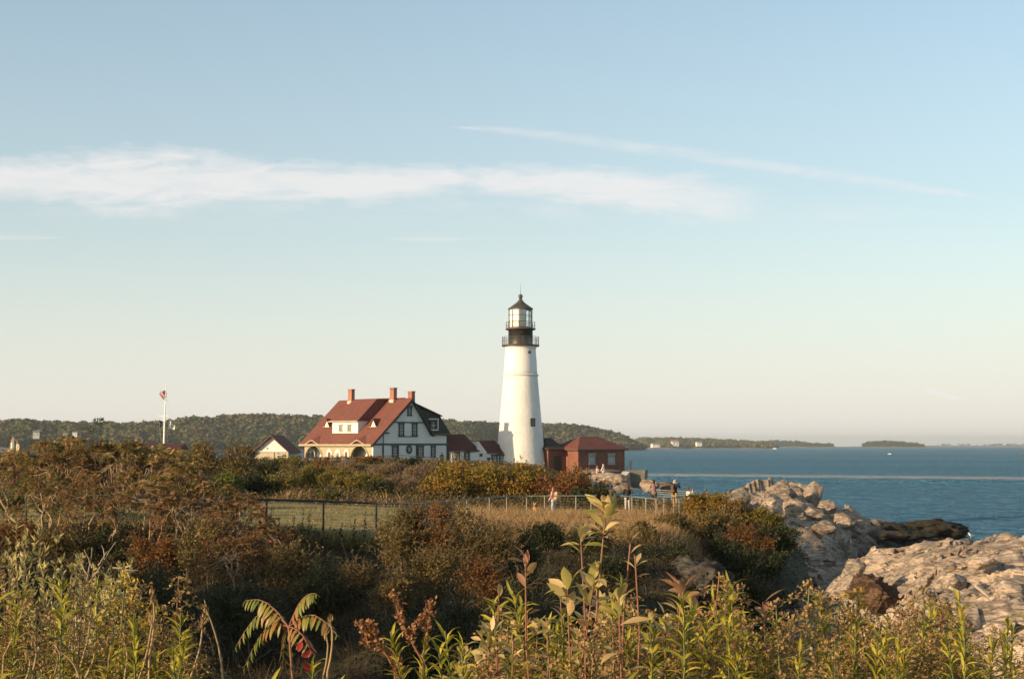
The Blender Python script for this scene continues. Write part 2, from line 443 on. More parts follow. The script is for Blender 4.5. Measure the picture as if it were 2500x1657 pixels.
b2_ = N(nt, 'ShaderNodeBump', Strength=1.0, Distance=26.0); L.new(n2.outputs['Fac'], b2_.inputs['Height']); L.new(b1_.outputs['Normal'], b2_.inputs['Normal'])
L.new(b2_.outputs['Normal'], b.inputs['Normal'])
n3 = N(nt, 'ShaderNodeTexNoise', Scale=.004, Detail=4.0); L.new(mp.outputs[0], n3.inputs['Vector'])
wc = ramp(nt, [(.068, .27, .45), (.095, .325, .53)], [.35, .65]); L.new(n3.outputs['Fac'], wc.inputs['Fac'])
# foam along the wake line
vs_ = N(nt, 'ShaderNodeVectorMath', operation='DOT_PRODUCT'); L.new(g.outputs['Position'], vs_.inputs[0]); vs_.inputs[1].default_value = (wn[0], wn[1], 0)
def MM(op, a, b_=None, c=None, clamp=False, nt=nt):
    n = N(nt, 'ShaderNodeMath', operation=op); n.use_clamp = clamp
    for i, k in enumerate((a, b_, c)):
        if k is None: continue
        if hasattr(k, 'links'): nt.links.new(k, n.inputs[i])
        else: n.inputs[i].default_value = k
    return n.outputs[0]
off = MM('SUBTRACT', vs_.outputs['Value'], float(WP @ wn))
nf = N(nt, 'ShaderNodeTexNoise', Scale=.06, Detail=8.0, Roughness=.7); L.new(g.outputs['Position'], nf.inputs['Vector'])
off = MM('MULTIPLY_ADD', nf.outputs['Fac'], 46.0, MM('SUBTRACT', off, 23.0))
core = MM('SUBTRACT', 1.0, MM('DIVIDE', MM('ABSOLUTE', off), 46.0), clamp=True)
nf2 = N(nt, 'ShaderNodeTexNoise', Scale=.22, Detail=8.0, Roughness=.75); L.new(g.outputs['Position'], nf2.inputs['Vector'])
nf3 = N(nt, 'ShaderNodeTexNoise', Scale=.016, Detail=4.0, Roughness=.6); L.new(g.outputs['Position'], nf3.inputs['Vector'])
core = MM('MULTIPLY', core, MM('MULTIPLY_ADD', nf3.outputs['Fac'], 3.0, -.35, clamp=True))
foam = MM('MULTIPLY', core, MM('MULTIPLY_ADD', nf2.outputs['Fac'], 5.0, -1.7, clamp=True), clamp=True)
df = N(nt, 'ShaderNodeBsdfDiffuse'); L.new(mix(nt, foam, wc.outputs['Color'], (.85, .84, .82)), df.inputs['Color']); L.new(b2_.outputs['Normal'], df.inputs['Normal'])
gl = N(nt, 'ShaderNodeBsdfGlossy'); gl.inputs['Roughness'].default_value = .18; gl.inputs['Color'].default_value = (.8, .9, 1, 1); L.new(b2_.outputs['Normal'], gl.inputs['Normal'])
frs = N(nt, 'ShaderNodeFresnel', IOR=1.33); L.new(b2_.outputs['Normal'], frs.inputs['Normal'])
mw = N(nt, 'ShaderNodeMapping'); mw.inputs['Scale'].default_value = (.42, .075, 1); mw.inputs['Rotation'].default_value = (0, 0, .06); L.new(g.outputs['Position'], mw.inputs['Vector'])
nw = N(nt, 'ShaderNodeTexNoise', Scale=1.0, Detail=5.0, Roughness=.65); L.new(mw.outputs[0], nw.inputs['Vector'])
chop = MM('MULTIPLY_ADD', nw.outputs['Fac'], 3.4, -1.0, clamp=True)
ff = MM('MULTIPLY', MM('MULTIPLY', MM('MINIMUM', frs.outputs[0], .75), chop), MM('SUBTRACT', 1.0, foam))
ms = N(nt, 'ShaderNodeMixShader'); L.new(ff, ms.inputs[0]); L.new(df.outputs[0], ms.inputs[1]); L.new(gl.outputs[0], ms.inputs[2])
L.new(ms.outputs[0], nt.nodes['Material Output'].inputs['Surface'])
sea = link('sea_water', np_mesh('sea_water', np.stack([X, Y, Z], -1).reshape(-1, 3), Fq, sm, smooth=True)); tag(sea, kind='structure')

# ------------------------------------------------------------------ the ground: one sheet, a knoll under the camera, a gully, the headland
TA = np.array([(u - 1250) / F for u in (-900, 0, 500, 900, 1250, 1600, 1900, 2150, 2500, 3400)])
TT = [
 (0,   10.9, 10.9, 10.9, 10.9, 10.9, 10.9, 10.9, 10.9, 10.9, 10.9),
 (3,   10.8, 10.7, 10.6, 10.5, 10.5, 10.6, 10.7, 10.7, 10.7, 10.7),
 (6,   10.6, 10.4, 9.9, 9.6, 9.7, 9.9, 10.1, 10.1, 10.1, 10.1),
 (10,  10.2, 9.6, 8.7, 8.2, 8.4, 8.8, 9.0, 9.0, 9.0, 9.0),
 (15,  9.8, 8.8, 7.4, 7.0, 7.2, 7.4, 7.6, 7.8, 7.8, 7.8),
 (22,  9.4, 8.2, 6.6, 6.2, 6.0, 6.0, 6.0, 6.0, 6.2, 6.2),
 (30,  9.2, 8.0, 6.5, 5.9, 5.6, 5.0, 4.6, 4.6, 4.6, 4.6),
 (38,  9.2, 8.0, 6.4, 6.0, 5.6, 4.6, 3.9, 4.0, 4.0, 4.0),
 (46,  9.2, 8.7, 7.8, 6.9, 6.0, 4.8, 3.4, 3.5, 3.5, 3.5),
 (52,  9.2, 9.0, 8.8, 7.8, 7.2, 6.6, 3.2, 3.0, 3.0, 3.0),
 (57,  9.2, 9.0, 9.02, 8.5, 7.9, 7.6, 3.2, 2.6, 2.5, 2.5),
 (65,  9.2, 9.05, 9.05, 8.9, 8.3, 8.2, 3.4, 1.5, 0, 0),
 (74,  9.2, 9.1, 9.05, 8.95, 8.35, 8.25, 4.2, 0, -2, -3),
 (80,  9.2, 9.1, 9.05, 9.0, 8.3, 8.25, 5.8, -1, -3, -4),
 (88,  9.3, 9.15, 9.1, 9.0, 8.4, 8.35, 6.6, -1, -4, -4),
 (97,  9.4, 9.25, 9.15, 9.05, 8.6, 8.3, 5.5, -1, -4, -4),
 (110, 9.6, 9.4, 9.3, 9.2, 8.8, 7.6, 4.0, -2, -4, -4),
 (130, 9.9, 9.8, 9.8, 9.9, 9.2, 6.4, 1.5, -3, -4, -4),
 (150, 10.3, 10.2, 10.4, 10.6, 9.5, 5.6, -2, -4, -4, -4),
 (170, 10.5, 10.4, 10.6, 10.9, 9.8, 5.4, -4, -4, -4, -4),
 (190, 10.6, 10.4, 10.3, 10.4, 10.0, 5.0, -4, -4, -4, -4),
 (212, 10.6, 10.2, 10.0, 10.3, 10.0, 4.0, -4, -4, -4, -4),
 (232, 10.4, 9.5, 9.0, 9.0, 8.0, 1.0, -4, -4, -4, -4),
 (255, 9.5, 7.0, 4.0, 3.0, 1.0, -4, -4, -4, -4, -4),
 (290, 7.0, 2.0, -3, -4, -4, -4, -4, -4, -4, -4),
 (340, 2.0, -4, -4, -4, -4, -4, -4, -4, -4, -4)]
TD = np.array([r[0] for r in TT], float)
TZ = np.array([r[1:] for r in TT], float)
TZ = TZ + 1.6 - .002 * TD[:, None]
TZ[TZ < -1.5] = -5
def ground(x, y):
    x = np.asarray(x, float); y = np.asarray(y, float)
    yc = np.clip(y, 0, 339.9)
    a = np.clip(x / np.maximum(yc, 6.0), TA[0] + 1e-4, TA[-1] - 1e-4)
    i = np.clip(np.searchsorted(TD, yc, 'right') - 1, 0, len(TD) - 2)
    j = np.clip(np.searchsorted(TA, a, 'right') - 1, 0, len(TA) - 2)
    ty = (yc - TD[i]) / (TD[i + 1] - TD[i]); tx = (a - TA[j]) / (TA[j + 1] - TA[j])
    ty = ty * ty * (3 - 2 * ty) * .5 + ty * .5; tx = tx * tx * (3 - 2 * tx)
    z = (TZ[i, j] * (1 - tx) + TZ[i, j + 1] * tx) * (1 - ty) + (TZ[i + 1, j] * (1 - tx) + TZ[i + 1, j + 1] * tx) * ty
    rough = np.clip((yc - 4) / 8, 0, 1)
    lawn = lawn_w(x, y)
    z = z + 1.7 * np.exp(-((x + 2.2) / 4.2) ** 2 - ((y - 43) / 7.0) ** 2)
    return z + rough * (1 - .85 * lawn) * (fbm(x / 7, y / 7, 2, 4) * .7 + fbm(x / 1.6, y / 1.6, 5, 3) * .22)
def lawn_w(x, y):
    u = 1250 + F * x / np.maximum(y, 6.0)
    w = np.clip((y - 56.5) / 1.5, 0, 1) * np.clip((84 - y) / 3, 0, 1) * np.clip((1010 - u) / 40, 0, 1) * np.clip((x + 40) / 3, 0, 1)
    return w
ys = np.concatenate([np.arange(-40, 0, 4), np.arange(0, 10, .5), np.arange(10, 100, .6), np.arange(100, 260, 2), np.arange(260, 345, 6)])
aa = np.linspace(-1, 1, 301)
aa = np.sign(aa) * (np.abs(aa) ** 1.35) * .75
A, Yg = np.meshgrid(aa, ys)
Xg = A * np.maximum(np.abs(Yg), 0) + A * 14
Zg = ground(Xg, Yg)
nr, nc = A.shape
idx = np.arange(nr * nc).reshape(nr, nc)
Fq = np.stack([idx[:-1, :-1], idx[:-1, 1:], idx[1:, 1:], idx[1:, :-1]], -1).reshape(-1, 4)
gm, nt, b = new_mat('ground'); L = nt.links
tcn = N(nt, 'ShaderNodeTexCoord'); at = N(nt, 'ShaderNodeAttribute', attribute_name='rnd')
n1 = N(nt, 'ShaderNodeTexNoise', Scale=.9, Detail=8.0, Roughness=.7); L.new(tcn.outputs['Object'], n1.inputs['Vector'])
r1 = ramp(nt, [(.02, .018, .01), (.05, .045, .018), (.085, .06, .03)], [.3, .5, .72]); L.new(n1.outputs['Fac'], r1.inputs['Fac'])
n2 = N(nt, 'ShaderNodeTexNoise', Scale=.35, Detail=9.0, Roughness=.75); L.new(tcn.outputs['Object'], n2.inputs['Vector'])
r2 = ramp(nt, [(.17, .155, .05), (.30, .25, .10), (.40, .31, .15)], [.3, .5, .7]); L.new(n2.outputs['Fac'], r2.inputs['Fac'])
L.new(mix(nt, at.outputs['Fac'], r1.outputs['Color'], r2.outputs['Color']), b.inputs['Base Color']); b.inputs['Roughness'].default_value = .95
n3 = N(nt, 'ShaderNodeTexNoise', Scale=9.0, Detail=6.0); L.new(tcn.outputs['Object'], n3.inputs['Vector'])
bp = N(nt, 'ShaderNodeBump', Strength=.8, Distance=.06); L.new(n3.outputs['Fac'], bp.inputs['Height']); L.new(bp.outputs['Normal'], b.inputs['Normal'])
terrain = link('ground', np_mesh('ground', np.stack([Xg, Yg, Zg], -1).reshape(-1, 3), Fq, gm, rnd=lawn_w(Xg, Yg).ravel(), smooth=True)); tag(terrain, kind='structure')
def gz(x, y): return float(ground(np.array([x]), np.array([y]))[0])

# ------------------------------------------------------------------ rock ledges: surfaces through surveyed points, broken into blocks
def rbf_surface(pts):
    pts = np.array(pts, float); n = len(pts)
    sc = 10.0
    K = np.linalg.norm(pts[:, None, :2] - pts[None, :, :2], axis=-1) / sc
    Amat = np.zeros((n + 3, n + 3)); Amat[:n, :n] = K + np.eye(n) * -.02
    Amat[:n, n] = 1; Amat[:n, n + 1:] = pts[:, :2] / sc; Amat[n:, :n] = Amat[:n, n:].T
    w = np.linalg.solve(Amat, np.concatenate([pts[:, 2], [0, 0, 0]]))
    def f(x, y):
        sh = x.shape; q = np.stack([x.ravel(), y.ravel()], -1); out = np.zeros(len(q))
        for s in range(0, len(q), 20000):
            c = q[s:s + 20000]
            k = np.linalg.norm(c[:, None] - pts[None, :, :2], axis=-1) / sc
            out[s:s + 20000] = k @ w[:n] + w[n] + (c / sc) @ w[n + 1:]
        return out.reshape(sh)
    return f
def blocky(x, y, big, seed, amt=1.0, rot=.5):
    c, s = math.cos(rot), math.sin(rot)
    p, q = x * c + y * s, -x * s + y * c
    w = fbm(x / (big * 1.5), y / (big * 1.5), seed + 40, 3) * .45
    return amt * (facets(p / big + w, q / (big * .5) + w, seed, .8) * big * .30 + facets(p / (big * .42) + w, q / (big * .2) + w, seed + 3, 1.1) * big * .15
                  + facets(p / (big * .17), q / (big * .08), seed + 6, 1.2) * big * .065 + facets(p / (big * .07), q / (big * .035), seed + 8, 1.2) * big * .022 + fbm(x / big * 3, y / big * 3, seed, 5) * big * .03) - .12 * big * amt
def ledge(name, pts, xr, yr, step, mats, big, seed, amt, floor=-4.5):
    f = rbf_surface(pts)
    xs, ysl = np.arange(xr[0], xr[1], step), np.arange(yr[0], yr[1], step)
    gx, gy = np.meshgrid(xs, ysl)
    z = np.maximum(f(gx, gy) + blocky(gx, gy, big, seed, amt), floor)
    # crumple sideways too, so faces overhang a little and edges are not on a grid
    gx2 = gx + facets(gx / (big * .3), z / (big * .3) + gy * .2, seed + 20) * big * .10
    gy2 = gy + facets(gy / (big * .3), z / (big * .3) + gx * .2, seed + 25) * big * .10
    nr, nc = gx.shape; idx = np.arange(nr * nc).reshape(nr, nc)
    Fq = np.stack([idx[:-1, :-1], idx[:-1, 1:], idx[1:, 1:], idx[1:, :-1]], -1).reshape(-1, 4)
    zz = z.ravel()[Fq].max(1)
    Fq = Fq[zz > floor + .01]
    return link(name, np_mesh(name, np.stack([gx2, gy2, z], -1).reshape(-1, 3), Fq, mats))
rock_warm = rockmat('weathered ledge rock', [(.15, .122, .10), (.36, .295, .24), (.54, .445, .365), (.44, .32, .215)])
rock_sea = rockmat('tide washed ledge rock', [(.15, .122, .10), (.36, .295, .24), (.54, .445, .365), (.44, .32, .215)], wet=(.016, .014, .009), wet_z=(4.2, 6.4))
rock_grey = rockmat('grey ledge rock', [(.08, .075, .07), (.17, .16, .15), (.26, .24, .21)])
def pp(u, v, d): return tuple(P(u, v, d))
near_pts = [pp(2123, 1322, 66), pp(2233, 1319, 63), pp(2283, 1331, 62), pp(2322, 1327, 62), pp(2375, 1314, 61), pp(2410, 1311, 60), pp(2500, 1315, 58), pp(2750, 1325, 54),
  pp(2286, 1377, 54), pp(2410, 1402, 47), pp(2500, 1402, 46), pp(2750, 1410, 44), pp(2304, 1455, 43), pp(2410, 1473, 39), pp(2500, 1490, 36), pp(2750, 1500, 34),
  pp(2250, 1500, 40), pp(2270, 1560, 34), pp(2410, 1544, 32), pp(2500, 1562, 30), pp(2750, 1575, 28), pp(2240, 1620, 31), pp(2400, 1640, 27), pp(2750, 1640, 25),
  pp(2190, 1400, 58), pp(2195, 1365, 64), pp(2180, 1480, 46), pp(2140, 1560, 38),
  (10.2, 46, 5.5), (9.5, 40, 5), (9.3, 50, 4.5), (10.5, 58, 5), (12.4, 64, 5.2), (15, 72, 4), (20, 74, 3), (26, 72, 3), (34, 66, 3), (20, 80, -2), (30, 78, -3), (40, 70, -3), (12, 78, 2), (7, 62, 4), (6, 52, 3), (6, 42, 3),
  (8, 30, 4.5), (12, 22, 5), (20, 18, 5), (30, 16, 5), (40, 18, 5), (8, 22, 4), (10, 14, 3), (20, 12, 3), (30, 10, 3), (40, 10, 3)]
ledge('rock_ledge', near_pts, (6, 42), (14, 82), .12, rock_warm, 5.6, 4, .36)['kind'] = 'structure'
far_pts = [pp(1743, 1192, 112), pp(1807, 1185, 122), pp(1849, 1168, 130), pp(1913, 1163, 134), pp(1963, 1175, 137), pp(1995, 1186, 140), pp(2013, 1208, 143), pp(2066, 1222, 150),
  pp(2108, 1231, 156), pp(2144, 1256, 162), pp(2180, 1263, 168), pp(2226, 1272, 176), pp(2286, 1276, 184), pp(2339, 1293, 192), pp(2357, 1305, 196),
  pp(1760, 1215, 108), pp(1850, 1215, 115), pp(1930, 1200, 124), pp(1990, 1235, 128), pp(1900, 1250, 108), pp(2002, 1270, 118), pp(2066, 1262, 132), pp(2126, 1290, 140), pp(2200, 1300, 160), pp(2280, 1306, 178),
  pp(1927, 1288, 104), pp(2002, 1294, 104), pp(2091, 1316, 112), pp(2180, 1322, 140), pp(1984, 1305, 98), pp(2055, 1341, 90), pp(1949, 1370, 92), pp(2073, 1372, 82), pp(2144, 1370, 88), pp(1931, 1437, 78), pp(2020, 1440, 76),
  pp(1849, 1380, 90), pp(1850, 1470, 72), pp(1790, 1330, 98), pp(2110, 1450, 74),
  (13, 125, 6), (18, 142, 5), (24, 150, 3), (28, 158, -2), (22, 158, -3), (14, 150, -3), (34, 168, -2.5), (42, 180, -2.5), (50, 192, -2), (56, 204, -2.5), (66, 206, -3),
  (34, 140, -2), (42, 155, -2.5), (54, 175, -2.5), (64, 192, -2.5), (30, 112, -1.5), (26, 96, -1), (28, 84, -2), (24, 76, -1), (5, 118, 6), (8, 138, 3)]
far_pts = [(x, y, z - (.55 if z > 2 else 0)) for x, y, z in far_pts]
ledge('rock_headland', far_pts, (4, 68), (68, 208), .25, rock_sea, 5.4, 31, .62)['kind'] = 'structure'

# ------------------------------------------------------------------ wooded hill across the water, islands on the horizon
hill_m = paint('hillside earth', (.07, .06, .035), .95, .3, .02, dirt=(.25, .2, .15), dirt_amt=.6)
shore_m = paint('shore rock', (.20, .165, .13), .9, .3, .03)
wood_m = leafmat('autumn woods', [(.03, .05, .03), (.05, .075, .032), (.08, .095, .035), (.12, .105, .05), (.15, .10, .055), (.085, .095, .042)], trans=.1, rough=.8, w_clump=.72, spec=.1)
pine_m = leafmat('evergreen woods', [(.014, .028, .018), (.022, .04, .022), (.04, .055, .025)], trans=.05, rough=.8, w_clump=.6, spec=.1)
def crowns(cx, cy, cz, r, n, size, squash=.8):
    """leaf clumps over the upper surface of many tree crowns at once"""
    k = len(cx)
    d = rng.normal(size=(k, n, 3)); d[..., 2] = np.abs(d[..., 2]) * 1.1 - .25; d /= np.linalg.norm(d, axis=-1, keepdims=True)
    rr = r[:, None, None] * (.72 + .33 * rng.random((k, n, 1)))
    c = np.stack([cx, cy, cz], -1)[:, None] + d * rr * np.array([1, 1, squash])
    nn = d + rng.normal(size=d.shape) * .55; nn /= np.linalg.norm(nn, axis=-1, keepdims=True)
    t = np.cross(nn, rng.normal(size=d.shape)); t /= np.linalg.norm(t, axis=-1, keepdims=True); q = np.cross(nn, t)
    s = (r[:, None] * size * (.6 + .8 * rng.random((k, n))))[..., None]
    V = np.stack([c - t * s - q * s * .6, c + t * s * .7 - q * s, c + t * s + q * s * .7, c - t * s * .6 + q * s], 2).reshape(-1, 3)
    Fq = np.arange(len(V)).reshape(-1, 4)
    rv = np.repeat(rng.random(k), n * 4)
    return V, Fq, rv
def wooded_land(name, sky_pts, d_shore, d_top, tree_r, spacing, mat, ntree_cards=26, land_label=None, u_rng=None, shore=2.0, wob=1.0, wood_name='woods'):
    us = np.array([p[0] for p in sky_pts], float); vs_ = np.array([p[1] for p in sky_pts], float)
    d0 = d_shore if callable(d_shore) else (lambda u: np.full_like(u, d_shore))
    ncol = 220; uu = np.linspace(us[0], us[-1], ncol); T = np.linspace(-.15, 1.5, 26)
    def prof(u, t):
        """height above the sea at bearing u, fraction t from shore (0) to crest (1)"""
        dt = d0(u) + d_top
        ztop = EYE - (np.interp(u, us, vs_) - LEVEL) / F * dt - tree_r * 1.25 - sea_z(dt)
        ztop = np.maximum(ztop, .5)
        tt = np.clip(t, 0, 1)
        h = shore * np.clip(tt * 14, 0, 1) + (ztop - shore) * (tt ** .8 * (1.1 - .1 * tt))
        back = np.clip(t - 1, 0, 1)
        h = np.where(t < 0, t * 30, h) - back * ztop * .8
        ends = np.clip((u - us[0]) / (us[-1] - us[0]) * 30, 0, 1) * np.clip((us[-1] - u) / (us[-1] - us[0]) * 30, 0, 1)
        return np.minimum(h, ztop * 1.02) * np.minimum(1, ends + .05) - (1 - np.minimum(1, ends)) * 2
    U, TT_ = np.meshgrid(uu, T)
    Dd = d0(U) + TT_ * d_top + fbm(U / 60, TT_ * 0 + 3.3, 8, 4) * d_top * .5 * wob
    Xh = (U - 1250) / F * Dd
    Zh = prof(U, TT_) + sea_z(Dd) + fbm(Xh / 60, Dd / 60, 12, 4) * 2 * wob * (TT_ > .05)
    nr, nc = U.shape; idx = np.arange(nr * nc).reshape(nr, nc)
    Fq = np.stack([idx[:-1, :-1], idx[:-1, 1:], idx[1:, 1:], idx[1:, :-1]], -1).reshape(-1, 4)
    tv = TT_.ravel()[Fq].mean(1)
    o = link(name, np_mesh(name, np.stack([Xh, Dd, Zh], -1).reshape(-1, 3), Fq, [hill_m, shore_m], matidx=(tv < .05).astype(np.int32), smooth=True)); tag(o, kind='structure')
    span = (us[-1] - us[0]) / F * (np.mean(d0(uu)) + d_top)
    n = int(span * d_top * 1.15 / spacing ** 2)
    ut = rng.uniform(us[0], us[-1], n); tt = rng.uniform(.05, 1.2, n)
    dd = d0(ut) + tt * d_top + fbm(ut / 60, tt * 0 + 3.3, 8, 4) * d_top * .5 * wob
    xx = (ut - 1250) / F * dd
    zz = prof(ut, tt) + sea_z(dd) + fbm(xx / 60, dd / 60, 12, 4) * 2 * wob
    keep = zz > .6
    xx, dd, zz = xx[keep], dd[keep], zz[keep]
    rr = tree_r * (.6 + .7 * rng.random(len(xx)) ** 1.5)
    V, Fq, rv = crowns(xx, dd, zz + rr * .55, rr, ntree_cards, .34, .95)
    # stands of one kind of tree: shift the clump colour by a slow pattern over the hill
    pat = np.repeat(np.clip(.5 + fbm(xx / 90, dd / 60, 77, 3) * 1.5, 0, 1), ntree_cards * 4)
    rv = np.clip(rv * .6 + pat * .4, 0, 1)
    w = link(wood_name, np_mesh(wood_name, V, Fq, mat, rnd=rv)); tag(w, kind='stuff')
    return o, w, prof, d0
sky_hill = [(-700, 1040), (-300, 1036), (0, 1031), (70, 1026), (150, 1032), (260, 1034), (340, 1034), (400, 1031), (473, 1020), (560, 1016), (651, 1012), (760, 1016), (900, 1018), (1000, 1022), (1086, 1027), (1180, 1031), (1250, 1034), (1324, 1036), (1370, 1035), (1422, 1039), (1468, 1049), (1515, 1061), (1543, 1071), (1575, 1086), (1600, 1094)]
h_o, h_w, h_prof, h_d0 = wooded_land('hill', sky_hill, lambda u: np.interp(u, [-700, 0, 650, 1100, 1600], [1500, 1750, 2150, 2400, 3000]), 260, 6.0, 7.4, wood_m, 34)
wooded_land('island', [(1540, 1080), (1560, 1069), (1650, 1069), (1700, 1070), (1760, 1073), (1820, 1077), (1870, 1082), (1905, 1088)], 4300, 500, 7.0, 13.0, wood_m, 16, wood_name='island_woods')
wooded_land('island', [(1830, 1080), (1860, 1077), (1890, 1075.5), (1940, 1077), (1985, 1082), (2040, 1085), (2066, 1088)], 6400, 700, 8.0, 20.0, pine_m, 14, wood_name='island_woods')
wooded_land('island', [(2100, 1086), (2115, 1080), (2150, 1076), (2190, 1077), (2215, 1081), (2240, 1083), (2268, 1087)], 6200, 500, 8.0, 18.0, pine_m, 14, wood_name='island_woods')
wooded_land('island', [(2040, 1086), (2200, 1084.5), (2300, 1083.5), (2420, 1083.5), (2700, 1083), (3200, 1084)], 10500, 1200, 9.0, 42.0, pine_m, 12, wood_name='island_woods')
# the bare islet at the right edge
iy = 1930.0; ix0 = (2440 - 1250) / F * iy; ix1 = (2560 - 1250) / F * iy
gx, gy = np.meshgrid(np.linspace(ix0 - 10, ix1 + 30, 90), np.linspace(iy - 30, iy + 60, 40))
h = 7.0 * np.clip(1 - ((gx - (ix1 + 8)) / 52) ** 2 - ((gy - iy - 12) / 34) ** 2, -1, 1) + blocky(gx, gy, 9, 60, .8) - .8 + sea_z(iy)
nr, nc = gx.shape; idx = np.arange(nr * nc).reshape(nr, nc)
islet = link('rocky_islet', np_mesh('rocky_islet', np.stack([gx, gy, h], -1).reshape(-1, 3), np.stack([idx[:-1, :-1], idx[:-1, 1:], idx[1:, 1:], idx[1:, :-1]], -1).reshape(-1, 4), rock_grey)); tag(islet, kind='structure')

# sea air between here and the horizon
hz = MB().box((0, 8400, 27), (17800, 17400, 118)).build('haze', bpy.data.materials.new('sea haze')); tag(hz, kind='stuff')
hm = hz.data.materials[0]; hm.use_nodes = True; hn = hm.node_tree; hn.nodes.remove(hn.nodes['Principled BSDF'])
pv = hn.nodes.new('ShaderNodeVolumePrincipled'); pv.inputs['Density'].default_value = 7e-5; pv.inputs['Color'].default_value = (.80, .88, .95, 1); pv.inputs['Anisotropy'].default_value = .2
hn.links.new(pv.outputs[0], hn.nodes['Material Output'].inputs['Volume'])
# ------------------------------------------------------------------ materials of the buildings
white_m = paint('white painted boards', (.66, .65, .635), .6, .04, .7)
whitewash = paint('whitewashed masonry', (.71, .70, .69), .7, .06, .5, bump=.06, bscale=1.9, dirt=(.50, .45, .40), dirt_amt=.35)
def streaks(m, col=(.36, .26, .18), amt=.35):
    """thin rust and damp runs down a painted wall"""
    nt = m.node_tree; b = nt.nodes['Principled BSDF']; L = nt.links; src = b.inputs['Base Color'].links[0].from_socket
    tc = N(nt, 'ShaderNodeTexCoord'); mp = N(nt, 'ShaderNodeMapping'); mp.inputs['Scale'].default_value = (3.2, 3.2, .16); L.new(tc.outputs['Object'], mp.inputs['Vector'])
    no = N(nt, 'ShaderNodeTexNoise', Scale=1.0, Detail=6.0, Roughness=.6); L.new(mp.outputs[0], no.inputs['Vector'])
    r = ramp(nt, [(0, 0, 0), (amt,) * 3], [.56, .78]); L.new(no.outputs['Fac'], r.inputs['Fac']); L.new(mix(nt, r.outputs['Color'], src, col), b.inputs['Base Color']); return m
streaks(whitewash); streaks(white_m, (.40, .37, .33), .3)
black_iron = paint('black painted iron', (.022, .022, .021), .38, .4, 1.2, metal=.0, dirt=(.10, .085, .07), dirt_amt=.5)
grey_iron = paint('weathered dark iron', (.06, .058, .055), .5, .25, 1.5)
rust_edge = paint('rusty dark iron', (.09, .05, .038), .6, .3, 2.0)
green_trim = paint('dark green trim', (.012, .026, .024), .5, .2, 1.0)
tan_trim = paint('tan painted trim', (.34, .30, .205), .6, .06, 1.0)
porch_dark = paint('olive porch boards', (.12, .11, .075), .7, .1, 1.0)
red_roof = shingle('red roof shingles', (.175, .062, .048), (.142, .048, .038))
dark_shingle = shingle('dark green shingles', (.020, .030, .028), (.03, .04, .036))
brick_m = brick('red chimney brick', (.36, .13, .075), (.27, .085, .05), (.33, .26, .2))
brick_house_m = brick('dark red brick', (.25, .085, .05), (.18, .06, .04), (.17, .12, .09))
mortar_m = paint('pale cement flashing', (.5, .42, .36), .8, .1)
concrete_m = paint('weathered concrete', (.17, .165, .145), .9, .2, .6, bump=.03, bscale=5, dirt=(.10, .11, .09), dirt_amt=.8)
stone_m = rockmat('field stone', [(.06, .052, .045), (.14, .125, .105), (.28, .25, .21)])
def glassmat(name, col=(.05, .06, .07)):
    m, nt, b = new_mat(name)
    b.inputs['Base Color'].default_value = (*col, 1); b.inputs['Roughness'].default_value = .06; b.inputs['IOR'].default_value = 1.5
    return m
dark_glass = glassmat('dark window glass')
def clear_glass(name):
    m, nt, b = new_mat(name); L = nt.links
    t = N(nt, 'ShaderNodeBsdfTransparent'); t.inputs[0].default_value = (.92, .95, .95, 1); gl = N(nt, 'ShaderNodeBsdfGlossy'); gl.inputs['Roughness'].default_value = .02
    fr = N(nt, 'ShaderNodeFresnel'); fr.inputs[0].default_value = 1.5
    ms = N(nt, 'ShaderNodeMixShader'); L.new(fr.outputs[0], ms.inputs[0]); L.new(t.outputs[0], ms.inputs[1]); L.new(gl.outputs[0], ms.inputs[2])
    L.new(ms.outputs[0], nt.nodes['Material Output'].inputs['Surface'])
    return m
lantern_glass = clear_glass('lantern glass')
lens_m = glassmat('lens prisms', (.25, .33, .33)); 
curtain_m = paint('white linen blind', (.82, .80, .77), .9, .03)

# ------------------------------------------------------------------ lighthouse
LD = 208.0; LC = (P(1271, 1083, LD).x, LD)
def LZ(v): return EYE + (LEVEL - v) / F * LD * 1.003
PX = LD / F
lh = empty('lighthouse', (LC[0], LC[1], 10.3)); tag(lh, 'tall white round masonry lighthouse with a black lantern gallery on top', 'lighthouse')
prof = [(3.98, 9.4), (3.72, LZ(1142)), (3.42, LZ(1094.5)), (3.25, LZ(1062)), (2.90, LZ(999)), (2.62, LZ(945)), (2.50, LZ(919))]
fine = []
zs_ = np.linspace(prof[0][1], prof[-1][1], 60)
for z in zs_: fine.append((float(np.interp(z, [p[1] for p in prof], [p[0] for p in prof])), float(z)))
tower = MB().lathe(fine, 72, LC)
t_o = tower.build('tower_shaft', whitewash, lh, True)
stucco = streaks(paint('smooth white stucco', (.71, .70, .69), .6, .04, .5), amt=.4)
MB().lathe([(2.50, LZ(917)), (2.42, LZ(905)), (2.36, LZ(880)), (2.28, LZ(868.5)), (2.28, LZ(866.5)), (2.22, LZ(856)), (2.30, LZ(849)), (2.42, LZ(846.8))], 72, LC).build('upper_shaft', stucco, lh, True)
MB().lathe([(2.5, LZ(919)), (2.66, LZ(918)), (2.68, LZ(916)), (2.5, LZ(914.5))], 72, LC).build('string_course', whitewash, lh)
MB().lathe([(2.60, LZ(847)), (2.76, LZ(845.8)), (2.78, LZ(843.6)), (1.7, LZ(843.4))], 64, LC).build('gallery_deck', [rust_edge], lh)
MB().lathe([(1.83, LZ(843.4)), (1.80, LZ(841)), (1.79, LZ(805.5)), (1.9, LZ(804.8))], 64, LC).build('watch_room', black_iron, lh, True)
